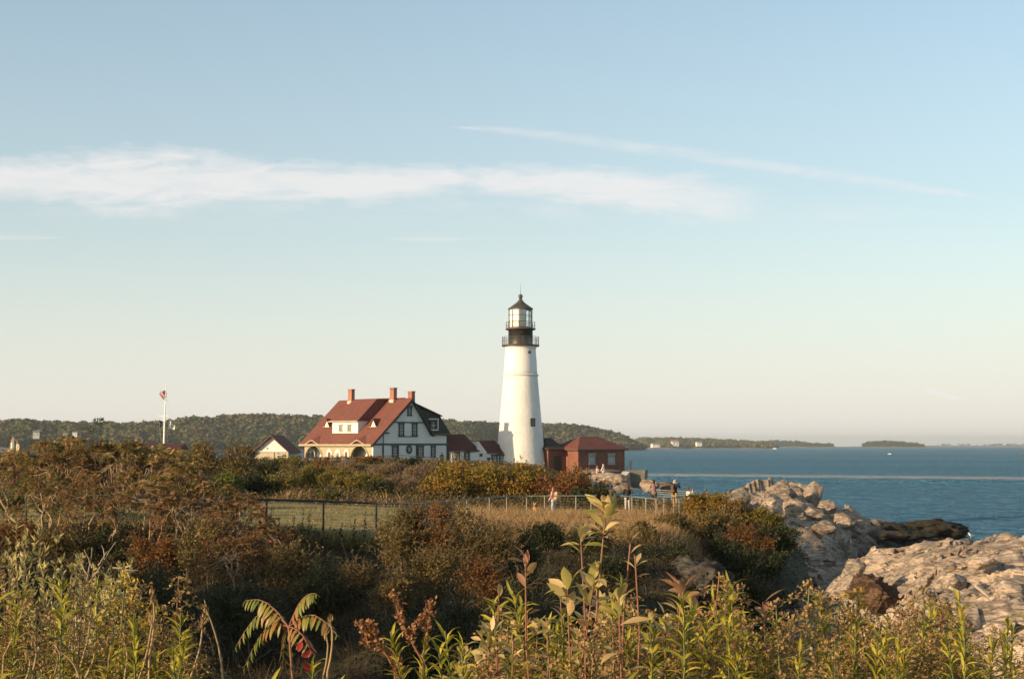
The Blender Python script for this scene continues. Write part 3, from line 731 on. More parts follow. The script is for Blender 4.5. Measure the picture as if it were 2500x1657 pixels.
MB().lathe([(2.0, LZ(806.5)), (2.20, LZ(805.5)), (2.22, LZ(802.8)), (1.5, LZ(801.2))], 64, LC).build('lantern_deck', rust_edge, lh)
def ring_rail(name, r, z0, z1, nposts, rails, w, nb=0):
    m = MB()
    for k in range(nposts):
        a = 2 * math.pi * (k + .3) / nposts; x, y = LC[0] + r * math.cos(a), LC[1] + r * math.sin(a)
        m.tube([(x, y, z0), (x, y, z1)], w, 5)
    for k in range(nb):
        a = 2 * math.pi * (k + .3) / nb; x, y = LC[0] + r * math.cos(a), LC[1] + r * math.sin(a)
        m.tube([(x, y, z0), (x, y, z1)], w * .3, 4)
    for t in rails:
        z = z0 + (z1 - z0) * t
        m.tube([(LC[0] + r * math.cos(2 * math.pi * k / 48), LC[1] + r * math.sin(2 * math.pi * k / 48), z) for k in range(49)], w * .8, 5, cap=False)
    return m.build(name, grey_iron, lh)
ring_rail('gallery_railing', 2.70, LZ(843.5), LZ(823.5), 16, (1.0, .55, .06), .028, 96)
ring_rail('lantern_railing', 2.14, LZ(803), LZ(787), 14, (1.0, .5, .25), .025)
NP = 10; A0 = R(9)
zb, zt = LZ(801.2), LZ(755.5)
fr = MB()
for k in range(NP):
    a = A0 + 2 * math.pi * k / NP; x, y = LC[0] + 1.72 * math.cos(a), LC[1] + 1.72 * math.sin(a)
    fr.tube([(x, y, zb), (x, y, zt)], .05, 6)
for t in (0, .333, .667, 1.0):
    z = zb + (zt - zb) * t
    fr.tube([(LC[0] + 1.72 * math.cos(A0 + 2 * math.pi * k / NP), LC[1] + 1.72 * math.sin(A0 + 2 * math.pi * k / NP), z) for k in range(NP + 1)], .032 if 0 < t < 1 else .07, 5, cap=False)
fr.build('lantern_frame', grey_iron, lh)
for k in range(NP):
    a, b_ = A0 + 2 * math.pi * k / NP, A0 + 2 * math.pi * (k + 1) / NP
    q = [(LC[0] + 1.70 * math.cos(t), LC[1] + 1.70 * math.sin(t), z) for t, z in ((a, zb), (b_, zb), (b_, zt), (a, zt))]
    MB().add(q, [(0, 1, 2, 3)]).build('lantern_pane', lantern_glass, lh)
# white blinds drawn behind the panes on the sunny side
bl = MB()
for k in range(NP):
    mid = A0 + 2 * math.pi * (k + .5) / NP
    if -.72 < 0: pass
    d = Vector((math.cos(mid), math.sin(mid)))
    if d.dot(Vector((-math.sin(SUN_AZ), -math.cos(SUN_AZ)))) > -.25 and d.x < .35:
        a, b_ = mid - math.pi / NP, mid + math.pi / NP
        q = [(LC[0] + 1.6 * math.cos(t), LC[1] + 1.6 * math.sin(t), z) for t, z in ((a, zb + .03), (b_, zb + .03), (b_, zt - .05), (a, zt - .05))]
        bl.add(q, [(0, 1, 2, 3)])
bl.build('window_blind', curtain_m, lh)
ln = MB().lathe([(.3, zb), (.3, zb + .5), (.75, zb + .6), (.85, zb + 1.3), (.75, zb + 2.0), (.4, zb + 2.2)], 24, LC)
ln.build('lens', lens_m, lh, True)
MB().lathe([(1.6, LZ(757)), (1.84, LZ(756)), (1.86, LZ(754)), (1.55, LZ(750.5)), (.95, LZ(743.5)), (.52, LZ(738)), (.42, LZ(735)), (.30, LZ(733.5)), (.24, LZ(731)), (.26, LZ(729.5)), (.2, LZ(728.5))], 40, LC).build('lantern_roof', grey_iron, lh, False)
ball = [(.33 * math.sin(a), LZ(723.6) - .33 * math.cos(a)) for a in np.linspace(.25, math.pi - .1, 14)]
MB().lathe(ball, 20, LC).build('vent_ball', grey_iron, lh, True)
MB().tube([(LC[0], LC[1], LZ(719)), (LC[0], LC[1], LZ(693))], [.035, .012], 5).build('lightning_rod', grey_iron, lh)
def tower_spot(u, v, r_off=0.0):
    r = ray(u, v); o = Vector((0, 0, EYE)); z = None
    for k in range(4000):
        p = o + r * (195 + k * .005) / r.y
        rad = float(np.interp(p.z, [q[1] for q in prof], [q[0] for q in prof])) if p.z < LZ(919) else 2.3
        if math.hypot(p.x - LC[0], p.y - LC[1]) < rad + r_off: return p
for (u0, u1, v0, v1) in ((1297.0, 1304.5, 1020.5, 1040.5),):
    p = tower_spot((u0 + u1) / 2, (v0 + v1) / 2); nrm = Vector((p.x - LC[0], p.y - LC[1], 0)).normalized(); sd = Vector((-nrm.y, nrm.x, 0))
    h = (v1 - v0) * PX; w = .78
    wf = MB().beam(p - Vector((0, 0, h / 2)) + nrm * .02, p + Vector((0, 0, h / 2)) + nrm * .06, w, .1, up=nrm).build('window_frame', green_trim, lh)
    MB().beam(p - Vector((0, 0, h / 2 - .1)) + nrm * .05, p + Vector((0, 0, h / 2 - .1)) + nrm * .09, w * .62, .1, up=nrm).build('window_pane', dark_glass, wf)
    m = MB()
    for t in (-.22, 0, .22): m.beam(p + Vector((0, 0, h * t)) - sd * w * .31 + nrm * .13, p + Vector((0, 0, h * t)) + sd * w * .31 + nrm * .13, .05, .03)
    m.build('glazing_bar', paint('grey window bar', (.2, .2, .19)), wf)
p = tower_spot(1293, 859.5, .08); nrm = Vector((p.x - LC[0], p.y - LC[1], 0)).normalized()
MB().tube([p - nrm * .2, p + nrm * .05], [.2, .2], 14).build('porthole', black_iron, lh)

# ------------------------------------------------------------------ keeper's house
def h2(x, y): return 700 + x * 450 / 2352, 900 + y * 450 / 2352      # from the enlarged view of the house to photograph pixels
PHI = R(45)
g_ = Vector((math.cos(PHI), math.sin(PHI), 0)); l_ = Vector((-math.sin(PHI), math.cos(PHI), 0))     # along the gable wall, along the porch side
ng, nl = -l_, -g_
HC = P(911, 1083, 191.0); HC.z = 0
HG = 11.0
class Facade:
    """a wall plane: enlarged-view pixels -> points on it"""
    def __init__(s, p0, n, along): s.p0, s.n, s.al = Vector(p0), Vector(n), Vector(along)
    def at(s, x, y, off=0.0):
        p = on_plane(*h2(x, y), s.p0 + s.n * off, s.n); return p
    def uz(s, x, y):
        p = s.at(x, y); return (p - s.p0).dot(s.al), p.z
    def pt(s, t, z, off=0.0): 
        q = s.p0 + s.al * t + s.n * off; return Vector((q.x, q.y, z))
gab = Facade(HC, ng, g_); por = Facade(HC, nl, l_)
house = empty('keepers_house', (HC.x, HC.y, HG)); tag(house, 'white two storey keeper house with dark green trim and a red gabled roof', 'house')
sR, zE2 = gab.uz(2045, 850); sP, zR = gab.uz(1585, 372); s0, zE = gab.uz(1105, 966); sM, zM = gab.uz(1835, 842)
tL, zEL = por.uz(186, 968); zE = (zE + zEL) / 2
tW = por.uz(228, 1000)[0]
sP = (s0 + sR) / 2
slope = (zR - zE) / (sP + .45)
TH = .32
def mainz(s): return zE + (s + .45) * slope
# gable wall
zb_g = HG - .6
wall = [gab.pt(.0, zb_g), gab.pt(0, mainz(0) - .15), gab.pt(sP, mainz(sP) - .25), gab.pt(sM, zM - .1), gab.pt(sR - .1, zM - .1), gab.pt(sR - .1, zb_g)]
w_o = MB().prism(wall, l_ * .3).build('gable_wall', paint('white shingled wall', (.62, .635, .64), .65, .05, 1.2), house)
body = [gab.pt(1.9, zb_g, -.35), gab.pt(1.9, mainz(1.9) - .5, -.35), gab.pt(sP, zR - .6, -.35), gab.pt(sM - .2, zM - .4, -.35), gab.pt(sR - .4, zM - .4, -.35), gab.pt(sR - .4, zb_g, -.35)]
MB().prism(body, l_ * (tW - .8)).build('inner_wall', white_m, house)
# right return wall of the rear wing
MB().prism([gab.pt(sR - .1, zb_g, -.31), gab.pt(sR - .1, zM - .1, -.31), gab.pt(sR - .4, zM - .1, -.31), gab.pt(sR - .4, zb_g, -.31)], l_ * (tW - 2)).build('side_wall', white_m, house)
# main roof: porch slope and far slope, thick slabs
ov = .55
def slab(pts, th, mat, name, parent=house):
    n = (Vector(pts[1]) - Vector(pts[0])).cross(Vector(pts[2]) - Vector(pts[0])).normalized()
    if n.z < 0: n = -n
    return MB().prism(pts, n * -th).build(name, mat, parent)
flare = .25
roof_p = [gab.pt(-.45, zE, ov * .6), gab.pt(sP, zR, ov * .6), gab.pt(sP, zR, -tL), gab.pt(-.45, zE, -tL)]
roof_o = slab(roof_p, .22, red_roof, 'porch_roof')
slab([gab.pt(sP + .003, zR - .004, ov * .6), gab.pt(sM + .35, zM + .05, ov * .6), gab.pt(sM + .35, zM + .05, -tL), gab.pt(sP + .003, zR - .004, -tL)], .2, red_roof, 'rear_roof')
# verge boards along the gable
vb = MB()
vb.beam(gab.pt(-.42, zE - .24, .22), gab.pt(sP, zR - .42, .22), .10, .38, up=ng)
vb.beam(gab.pt(sP, zR - .42, .22), gab.pt(sM + .3, zM - .2, .22), .10, .75, up=ng)
vb.build('verge_board', green_trim, house)
# rear wing: broad shed dormer whose end wall shows behind the gable
bk = Facade(HC + l_ * 1.6, ng, g_)
a = [bk.uz(*q) for q in ((1600, 384), (1962, 610), (2092, 828), (1800, 828))]
zshed = a[1][1]
wing = [bk.pt(sP + .1, zR - .12), bk.pt(a[1][0], zshed), bk.pt(a[2][0], a[2][1]), bk.pt(sM - .4, a[3][1]), bk.pt(sP + .1, zR - 1.4)]
MB().prism(wing, l_ * (tW - 4.0)).build('wing_wall', dark_shingle, house)
up = Vector((0, 0, 1))
slab([bk.pt(sP - .2, zR + .09, .35), bk.pt(a[1][0] + .12, zshed + .13, .35), bk.pt(a[1][0] + .12, zshed + .13, -(tW - 3.6)), bk.pt(sP - .2, zR + .09, -(tW - 3.6))], .12, red_roof, 'wing_roof')
ev = MB(); ev.beam(gab.pt(sM - .1, zM + .05, .2), gab.pt(a[2][0] + .1, zM + .05, .2), .5, .16, up=(0, 0, 1)); ev.build('eave_board', green_trim, house)
def framed(fac, x0, x1, y0, y1, off, fr_m, name='window', fw=.16, bars=(1, 2), pane=dark_glass, parent=house, hood=True):
    """a sash window on a facade: frame part with pane and glazing bars under it"""
    t0, z1 = fac.uz(x0, y0); t1, z0 = fac.uz(x1, y1)
    if t0 > t1: t0, t1 = t1, t0
    m = MB()
    for (p, q) in (((t0, z0), (t0, z1)), ((t1, z0), (t1, z1))): m.beam(fac.pt(p[0], p[1] - .02, off + .05), fac.pt(q[0], q[1] + .02, off + .05), fw, .12, up=fac.n)
    m.beam(fac.pt(t0 - fw, z0, off + .07), fac.pt(t1 + fw, z0, off + .07), .2, fw * .9); m.beam(fac.pt(t0 - fw, z1, off + .07), fac.pt(t1 + fw, z1, off + .07), .18, fw * 1.1)
    f = m.build(name, fr_m, parent)
    MB().prism([fac.pt(t0, z0, off), fac.pt(t1, z0, off), fac.pt(t1, z1, off), fac.pt(t0, z1, off)], fac.n * .03).build('pane', pane, f)
    b = MB(); bm_ = window_bar
    for k in range(bars[0]): t = t0 + (t1 - t0) * (k + 1) / (bars[0] + 1); b.beam(fac.pt(t, z0, off + .045), fac.pt(t, z1, off + .045), .05, .03, up=fac.n)
    for k in range(bars[1]): z = z0 + (z1 - z0) * (k + 1) / (bars[1] + 1); b.beam(fac.pt(t0, z, off + .05), fac.pt(t1, z, off + .05), .03, .08 if k == bars[1] // 2 else .05)
    b.build('glazing_bar', bm_, f)
    return f
window_bar = paint('pale glazing bars', (.42, .44, .44), .6, .05)
for x0, x1, y0, y1 in ((1432, 1488, 692, 855), (1602, 1657, 692, 855), (1545, 1585, 478, 596), (1348, 1412, 985, 1125), (1672, 1738, 985, 1125), (1845, 1890, 985, 1130)):
    framed(gab, x0, x1, y0, y1, .0, green_trim, bars=(2, 3))
framed(bk, 1838, 1902, 672, 770, .0, green_trim, bars=(1, 1))
fb = MB(); 
for (xa, ya, xb, yb) in ((1805, 640, 1925, 640), (1922, 632, 1922, 782), (1838, 780, 1926, 780)):
    A_, B_ = bk.uz(xa, ya), bk.uz(xb, yb); fb.beam(bk.pt(*A_, .10), bk.pt(*B_, .10), .14, .16, up=ng)
fb.build('window_surround', white_m, house)
# green bands and posts of the gable
bd = MB()
for (xa, ya, xb, yb, w) in ((1110, 962, 2050, 962, .24), (1375, 680, 1745, 680, .16), (1425, 862, 1662, 862, .12)):
    A_, B_ = gab.uz(xa, ya), gab.uz(xb, yb); bd.beam(gab.pt(A_[0], A_[1], .06), gab.pt(B_[0], A_[1], .06), .14, w)
bd.build('belt_course', green_trim, house)
for x in (1228, 1420, 1656, 2048):
    s_, z_ = gab.uz(x, 975); MB().beam(gab.pt(s_, zb_g, .05), gab.pt(s_, z_, .05), .2, .1, up=ng).build('corner_board', green_trim, house)
s_, z_ = gab.uz(1258, 818); MB().beam(gab.pt(s_ - .5, z_, .14), gab.pt(s_ + .5, z_, .14), .28, .2).build('bracket', green_trim, house)
s_, z_ = gab.uz(1228, 900); MB().tube([gab.pt(s_, z_ + .9, .1), gab.pt(s_, z_ - 1.5, .1)], .05, 6).build('downpipe', green_trim, house)
# oval window
sO, zO = gab.uz(1560, 1028)
m = MB(); n_ = 28
ring = lambda r, q, off: [gab.pt(sO + r * math.cos(2 * math.pi * k / n_), zO + q * math.sin(2 * math.pi * k / n_), off) for k in range(n_)]
vv = ring(.52, .62, .1) + ring(.26, .34, .1); m.add(vv, [(k, (k + 1) % n_, n_ + (k + 1) % n_, n_ + k) for k in range(n_)])
vv = ring(.52, .62, .1) + ring(.52, .62, 0); m.add(vv, [(k, (k + 1) % n_, n_ + (k + 1) % n_, n_ + k) for k in range(n_)])
ow = m.build('oval_window', green_trim, house)
MB().add(ring(.3, .38, .05), [tuple(range(n_))]).build('pane', dark_glass, ow)
m = MB()
for k in range(4): a_ = math.pi * k / 4; m.beam(gab.pt(sO - .28 * math.cos(a_), zO - .36 * math.sin(a_), .07), gab.pt(sO + .28 * math.cos(a_), zO + .36 * math.sin(a_), .07), .05, .03, up=ng)
m.build('glazing_bar', window_bar, ow)
# porch: arched screen wall, its own end arch, white inner wall behind
def arch_wall(fac, t0, t1, z0, ztop, openings, thick, mat, name):
    """wall between t0 and t1 with round-headed openings (tc, half width, springing height, rise)"""
    ts = sorted(set([t0, t1] + [tc + hw * math.cos(a) for tc, hw, zs, ri in openings for a in np.linspace(0, math.pi, 21)]))
    m = MB()
    def low(t):
        for tc, hw, zs, ri in openings:
            if abs(t - tc) <= hw + 1e-6: return zs + ri * math.sqrt(max(0, 1 - ((t - tc) / hw) ** 2))
        return z0
    for a_, b_ in zip(ts[:-1], ts[1:]):
        if b_ - a_ < 1e-5: continue
        mid = (a_ + b_) / 2; op = any(abs(mid - tc) < hw for tc, hw, zs, ri in openings)
        za, zb_ = (low(a_ + 1e-7 if not op else a_), low(b_)) if op else (z0, z0)
        m.prism([fac.pt(a_, za), fac.pt(b_, zb_), fac.pt(b_, ztop), fac.pt(a_, ztop)], fac.n * -thick)
    return m.build(name, mat, house)
def opn(fac, x0, x1, ytop):
    ta, _ = fac.uz(x0, ytop); tb, zt_ = fac.uz(x1, ytop); hw = abs(ta - tb) / 2
    return ((ta + tb) / 2, hw, zt_ - hw * .95, hw * .95)
o1 = opn(por, 246, 452, 985); o2 = opn(por, 822, 1043, 985)
ztop = zE + .12
arch_wall(por, .12, tW, zb_g, ztop, [o1, o2], .25, tan_trim, 'porch_screen')
# end arch on the gable side is open too; inner wall and floor
inn = Facade(HC + g_ * 2.0, nl, l_)
oe = opn(gab, 1118, 1206, 1020)
end = Facade(HC + l_ * (tW - .25), ng, g_)
arch_wall(end, .26, 1.95, zb_g, ztop, [(1.05, .62, HG + 1.7, .62)], .25, tan_trim, 'porch_end_screen')
# eyebrow hoods: rounded strips of roof over the two big arches
def hood(o, name):
    tc, hw, zs, ri = o; m = MB(); K = 24
    prev = None
    for k in range(K + 1):
        q = -1.55 + 3.1 * k / K; hh = .62 * math.exp(-(q / .62) ** 2 * 1.0) if abs(q) < 1.55 else 0
        t = tc + q * hw; z = zE + hh * 1.05
        up_s = (hh * 1.05) / slope
        row = [por.pt(t, z, .50), por.pt(t, z - .16, .48), por.pt(t, z + .02, -.1 - up_s * 1.9)]
        row[2] = por.pt(t, zE + slope * (up_s * 1.9 + .10 - .45 + .45) + .0, .45 - up_s * 1.9 - .10)
        if prev: m.add([prev[0], row[0], row[2], prev[2]], [(0, 1, 2, 3)], 0); m.add([prev[0], row[0], row[1], prev[1]], [(0, 1, 2, 3)], 1)
        prev = row
    m.build(name, [red_roof, tan_trim], house)
    tr = MB()
    pts = [por.pt(tc + (hw + .06) * math.cos(a_), zs + (ri + .06) * math.sin(a_), .06) for a_ in np.linspace(0, math.pi, 25)]
    tr.tube(pts, .10, 6); tr.build('arch_trim', tan_trim, house)
hood(o1, 'porch_hood'); hood(o2, 'porch_hood')
fa = MB(); fa.beam(por.pt(-.1, zE - .06, .47), por.pt(tL - .02, zE - .06, .47), .06, .26); fa.beam(por.pt(0, zE - .16, .2), por.pt(tL - .2, zE - .16, .2), .5, .04); fa.build('fascia', tan_trim, house)
def arched_window(xc, w, ytop):
    t, z = por.uz(xc, ytop); hw = w * .5
    m = MB()
    out = [por.pt(t - hw * 1.9, zb_g + .6, .03), por.pt(t + hw * 1.9, zb_g + .6, .03)] + [por.pt(t + hw * 1.9 * math.cos(a_), z - hw * 1.9 + hw * 1.9 * math.sin(a_), .03) for a_ in np.linspace(0, math.pi, 17)]
    s_o = MB().prism(out, nl * .05).build('arched_window', white_m, house)
    inn_ = [por.pt(t - hw, zb_g + .7, .085), por.pt(t + hw, zb_g + .7, .085)] + [por.pt(t + hw * math.cos(a_), z - hw * 2.3 + hw * math.sin(a_), .085) for a_ in np.linspace(0, math.pi, 13)]
    return s_o, inn_
red_door = paint('dark red shutter', (.16, .05, .035), .6, .1)
for xc, w, yt, mt in ((548, .62, 1022, red_door), (655, .66, 1022, tan_trim), (765, .56, 1022, red_door)):
    so, ip = arched_window(xc, w, yt); MB().prism(ip, nl * .03).build('shutter', mt, so)
# small front dormer with two windows and two white shutters' worth of wall
pr = [Vector(roof_p[0]), Vector(roof_p[1]), Vector(roof_p[3])]; pn = (pr[1] - pr[0]).cross(pr[2] - pr[0]).normalized()
q = on_plane(*h2(915, 812), pr[0], pn); sD = (q - HC).dot(g_)
dor = Facade(HC + g_ * sD, nl, l_)
tR_, zD0 = dor.uz(915, 812); tLd, zD1 = dor.uz(590, 672); tEr = dor.uz(922, 668)[0]; tEl = dor.uz(556, 668)[0]
zDe = dor.uz(750, 668)[1]
dw = MB()
sInt = (zDe - zE) / slope - .45      # where the dormer's eave height meets the main slope
dep = sInt - sD + .3
dw.prism([dor.pt(tR_, zD0 - .25), dor.pt(tR_, zDe), dor.pt(tR_, zDe, -dep), ], l_ * (tLd - tR_))
dw.build('dormer_wall', white_m, house)
MB().prism([dor.pt(tR_, zD0 - .2, .003), dor.pt(tR_, zDe, .003), dor.pt(tLd, zDe, .003), dor.pt(tLd, zD0 - .2, .003)], nl * .08).build('dormer_front', white_m, house)
# dormer roof: a slope parallel to the main one with hipped ends
sTop = (zR - zDe) / slope
ins = .35
front_q = [dor.pt(tEr, zDe, .3), dor.pt(tEl, zDe, .3), dor.pt(tEl - 1.25, zR - .03, -sTop + .3), dor.pt(tEr, zR - .03, -sTop + .3)]
bk_r, bk_l = gab.pt(sP, zR - .02, -tEr), gab.pt(sP, zR - .02, -(tEl - 1.6))
dr = MB()
low_r = dor.pt(tEr, zDe, -dep + .25); low_l = dor.pt(tEl, zDe, -dep + .25)
vts = front_q + [bk_r, bk_l, low_r, low_l]
dr.add(vts, [(0, 1, 2, 3), (3, 2, 5, 4), (0, 3, 4, 6), (1, 7, 5, 2), (0, 6, 7, 1)])
dr.build('dormer_roof', red_roof, house)
ft = MB(); ft.beam(dor.pt(tEr - .05, zDe - .03, .32), dor.pt(tEl + .05, zDe - .03, .32), .06, .18); ft.build('dormer_fascia', tan_trim, house)
for x0, x1 in ((683, 712), (790, 822)):
    framed(dor, x0, x1, 715, 795, .085, tan_trim, bars=(1, 2), fw=.14)
# two triangular louvred roof vents
for xc, yb in ((518, 738), (1112, 736)):
    q = on_plane(*h2(xc, yb), pr[0], pn); sV = (q - HC).dot(g_); fv = Facade(HC + g_ * (sV - .02), nl, l_)
    t, z = fv.uz(xc, yb)
    dv = 1.05 / slope + .35
    tri = [fv.pt(t - .62, z), fv.pt(t, z + .98), fv.pt(t + .62, z)]
    vo_ = MB().prism([fv.pt(t - .62, z - .05, -.02), fv.pt(t, z + .95, -.02), fv.pt(t + .62, z - .05, -.02)], -nl * dv).build('roof_vent', red_roof, house)
    MB().prism([fv.pt(t - .62, z - .05), fv.pt(t, z + .9), fv.pt(t + .62, z - .05)], nl * .05).build('vent_front', white_m, vo_)
    MB().prism([fv.pt(t - .2, z + .18, .055), fv.pt(t, z + .5, .055), fv.pt(t + .2, z + .18, .055)], nl * .02).build('louvre', tan_trim, vo_)
    MB().beam(fv.pt(t - .95, z - .05, .12), fv.pt(t + .75, z - .05, .12), .3, .07).build('sill', tan_trim, vo_)
    v2 = MB(); v2.prism([fv.pt(t - .78, z - .1, .2), fv.pt(t, z + 1.12, .2), fv.pt(t, z + 1.0, .2), fv.pt(t - .68, z - .1, .2)], -nl * (dv + .2)); v2.prism([fv.pt(t + .78, z - .1, .2), fv.pt(t, z + 1.12, .2), fv.pt(t, z + 1.0, .2), fv.pt(t + .68, z - .1, .2)], -nl * (dv + .2)); v2.build('vent_roof', red_roof, vo_)
# three brick chimneys
for xc, ytop, yb, s_off, w in ((826, 262, 412, -.5, .80), (1362, 243, 402, -.45, .82), (1592, 287, 395, .55, .82)):
    fc = Facade(HC + g_ * (sP + s_off), nl, l_); t, zt_ = fc.uz(xc, ytop); c = fc.pt(t, zt_)
    ch = MB().box((c.x, c.y, (zt_ + zR - 1.4) / 2), (w, w * .72, zt_ - zR + 1.4), PHI + math.pi / 2).build('chimney', brick_m, house)
    MB().box((c.x, c.y, zt_ - .05), (w + .1, w * .72 + .1, .14), PHI + math.pi / 2).build('chimney_cap', brick_m, ch)
    if s_off < 0: MB().box((c.x, c.y, zR - .38), (w + .12, w * .72 + .22, .42), PHI + math.pi / 2).build('flashing', mortar_m, ch)

# ------------------------------------------------------------------ low passage from the house to the tower
def c3(x, y): return 1050 + x * .23246, 1000 + y * .23246
pa = HC + g_ * (sR - .35) + l_ * .2; pa.z = 0
pd = (Vector((LC[0] - 2.6, LC[1] - 2.6, 0)) - pa).normalized(); pn_ = Vector((pd.y, -pd.x, 0))
class FP(Facade):
    def at(s, x, y, off=0.0): return on_plane(*c3(x, y), s.p0 + s.n * off, s.n)
fp = FP(pa, pn_, pd)
passage_roof = shingle('red shingles darkened as shade', (.085, .032, .028), (.065, .025, .023))  # red shingle colour darkened: the shade on these roofs is painted in
psg = empty('passage_building', (pa.x, pa.y, HG)); tag(psg, 'low white passage with roofs darkened as in shade joining the keeper house to the lighthouse', 'passage')
def lowhouse(xl, xr, yr, ye, xrl, xrr, yb, depth, nm, flare=None):
    t0, ze = fp.uz(xl, ye); t1, _ = fp.uz(xr, ye); r0, zr = fp.uz(xrl, yr); r1, _ = fp.uz(xrr, yr)
    # the ridge stands half the depth behind the front wall: correct for that
    k = (pa.y + depth * .5) / pa.y; zr = EYE + (zr - EYE) * k
    MB().prism([fp.pt(t0 + .1, HG - 1), fp.pt(t0 + .1, ze - .1), fp.pt(t1 - .1, ze - .1), fp.pt(t1 - .1, HG - 1)], -pn_ * depth).build(nm + '_wall', white_m, psg)
    m = MB()
    cur = lambda t_e, t_r, q: t_e + (t_r - t_e) * (q if not flare else q ** 1.6)
    K = 6; rows = []
    for i in range(K + 1):
        q = i / K; z = ze + (zr - ze) * (q ** 1.25 if flare else q); off = .25 - (depth * .5 + .25) * q
        rows.append((fp.pt(t0 + (r0 - t0) * q - .05, z, off), fp.pt(t1 + (r1 - t1) * (1 - (1 - q) ** 1.7 if flare else q) + .05, z, off)))
    for a_, b_ in zip(rows[:-1], rows[1:]): m.add([a_[0], a_[1], b_[1], b_[0]], [(0, 1, 2, 3)])
    rb = (fp.pt(t0, ze, -depth - .2), fp.pt(t1, ze, -depth - .2))
    m.add([rows[-1][0], rows[-1][1], rb[1], rb[0]], [(0, 1, 2, 3)])
    for side in (0, 1): 
        m.add([r[side] for r in rows] + [rb[side]], [tuple(range(K + 2))])
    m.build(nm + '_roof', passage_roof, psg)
    return t0, t1, ze, zr, r0
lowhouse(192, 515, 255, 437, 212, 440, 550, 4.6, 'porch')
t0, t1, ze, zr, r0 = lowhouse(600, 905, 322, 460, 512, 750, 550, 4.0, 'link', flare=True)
# white gable end of the second roof
gl0, _ = fp.uz(488, 400)
MB().prism([fp.pt(gl0, HG - 1, .02), fp.pt(gl0, ze + .0, .02), fp.pt(r0 - .05, zr - .12, .02), fp.pt(t0 + .12, ze - .05, .02), fp.pt(t0 + .12, HG - 1, .02)], -pn_ * 3.0).build('link_gable', white_m, psg)
for x0, x1, y0, y1 in ((268, 302, 445, 560), (362, 408, 445, 560), (648, 700, 474, 575), (727, 778, 474, 575)):
    framed(fp, x0, x1, y0, y1, .02, green_trim, parent=psg, bars=(2, 3))
for x0, x1, y0, y1 in ((524, 540, 464, 484), (604, 624, 504, 530)):
    framed(fp, x0, x1, y0, y1, .03, green_trim, parent=psg, bars=(0, 0), fw=.1)
s_, z_ = fp.uz(192, 440); m = MB(); m.beam(fp.pt(s_, HG - 1, .08), fp.pt(s_, z_, .08), .22, .12, up=pn_); m.build('corner_board', green_trim, psg)

# ------------------------------------------------------------------ brick signal house right of the tower
BC = P(1411.5, 1083, 206.0); BC.z = 0
class F3(Facade):
    def at(s, x, y, off=0.0): return on_plane(*c3(x, y), s.p0 + s.n * off, s.n)
bg_, bl_ = Vector((math.cos(R(38)), math.sin(R(38)), 0)), Vector((-math.sin(R(38)), math.cos(R(38)), 0))
bf = F3(BC, -bl_, bg_); bs = F3(BC, -bg_, bl_)
bh = empty('brick_building', (BC.x, BC.y, 10.5)); tag(bh, 'low red brick building with a hipped red roof right of the lighthouse', 'building')
tr_, zeb = bf.uz(2042, 410); tl_, _ = bs.uz(1388, 412)
tl_ = max(tl_, 5.6)
hgt0 = 9.6
MB().prism([bf.pt(0, hgt0), bf.pt(tr_, hgt0), bf.pt(tr_, zeb - .05), bf.pt(0, zeb - .05)], bl_ * tl_).build('brick_wall', brick_house_m, bh)
oe = .45
zrb = EYE + (bf.uz(1630, 281)[1] - EYE) * 1.018
c0, c1, c2, c3_ = bf.pt(-oe, zeb, oe), bf.pt(tr_ + oe, zeb, oe), bf.pt(tr_ + oe, zeb, -tl_ - oe), bf.pt(-oe, zeb, -tl_ - oe)
hw = tl_ / 2
ra, rb_ = bf.pt(hw * .98, zrb, -hw), bf.pt(tr_ - hw * .95, zrb, -hw)
m = MB().add([c0, c1, c2, c3_, ra, rb_], [(0, 1, 5, 4), (1, 2, 5), (2, 3, 4, 5), (3, 0, 4), (3, 2, 1, 0)])
m.build('hipped_roof', red_roof, bh)
ft = MB(); ft.beam(bf.pt(-oe, zeb - .1, oe - .02), bf.pt(tr_ + oe, zeb - .1, oe - .02), .05, .18); ft.beam(bs.pt(-oe + .05, zeb - .1, oe - .02), bs.pt(tl_ + oe, zeb - .1, oe - .02), .05, .18); ft.build('fascia', paint('brown fascia', (.12, .06, .045)), bh)
stone_trim = paint('grey stone lintel', (.26, .22, .19), .8, .1)
for x0, x1 in ((1668, 1728), (1868, 1932)):
    f_ = framed(bf, x0, x1, 468, 568, .0, paint('pale sash', (.33, .34, .34), .6, .06), parent=bh, bars=(1, 1), fw=.1, pane=glassmat('curtained window glass', (.16, .17, .165)))
    A_ = bf.uz(x0 - 12, 460); B_ = bf.uz(x1 + 14, 460); MB().beam(bf.pt(A_[0], A_[1], .04), bf.pt(B_[0], A_[1], .04), .12, .2).build('lintel', stone_trim, f_)
    A_ = bf.uz(x0 - 6, 575); B_ = bf.uz(x1 + 8, 575); MB().beam(bf.pt(A_[0], A_[1], .06), bf.pt(B_[0], A_[1], .06), .16, .12).build('sill', stone_trim, f_)
    q0, q1 = bf.uz(x0, 500), bf.uz(x1, 560); MB().prism([bf.pt(q0[0], q1[1], .033), bf.pt(q1[0], q1[1], .033), bf.pt(q1[0], q0[1], .033), bf.pt(q0[0], q0[1], .033)], -bl_ * .008).build('blind', paint('pale blind', (.34, .35, .34), .8, .05), f_)
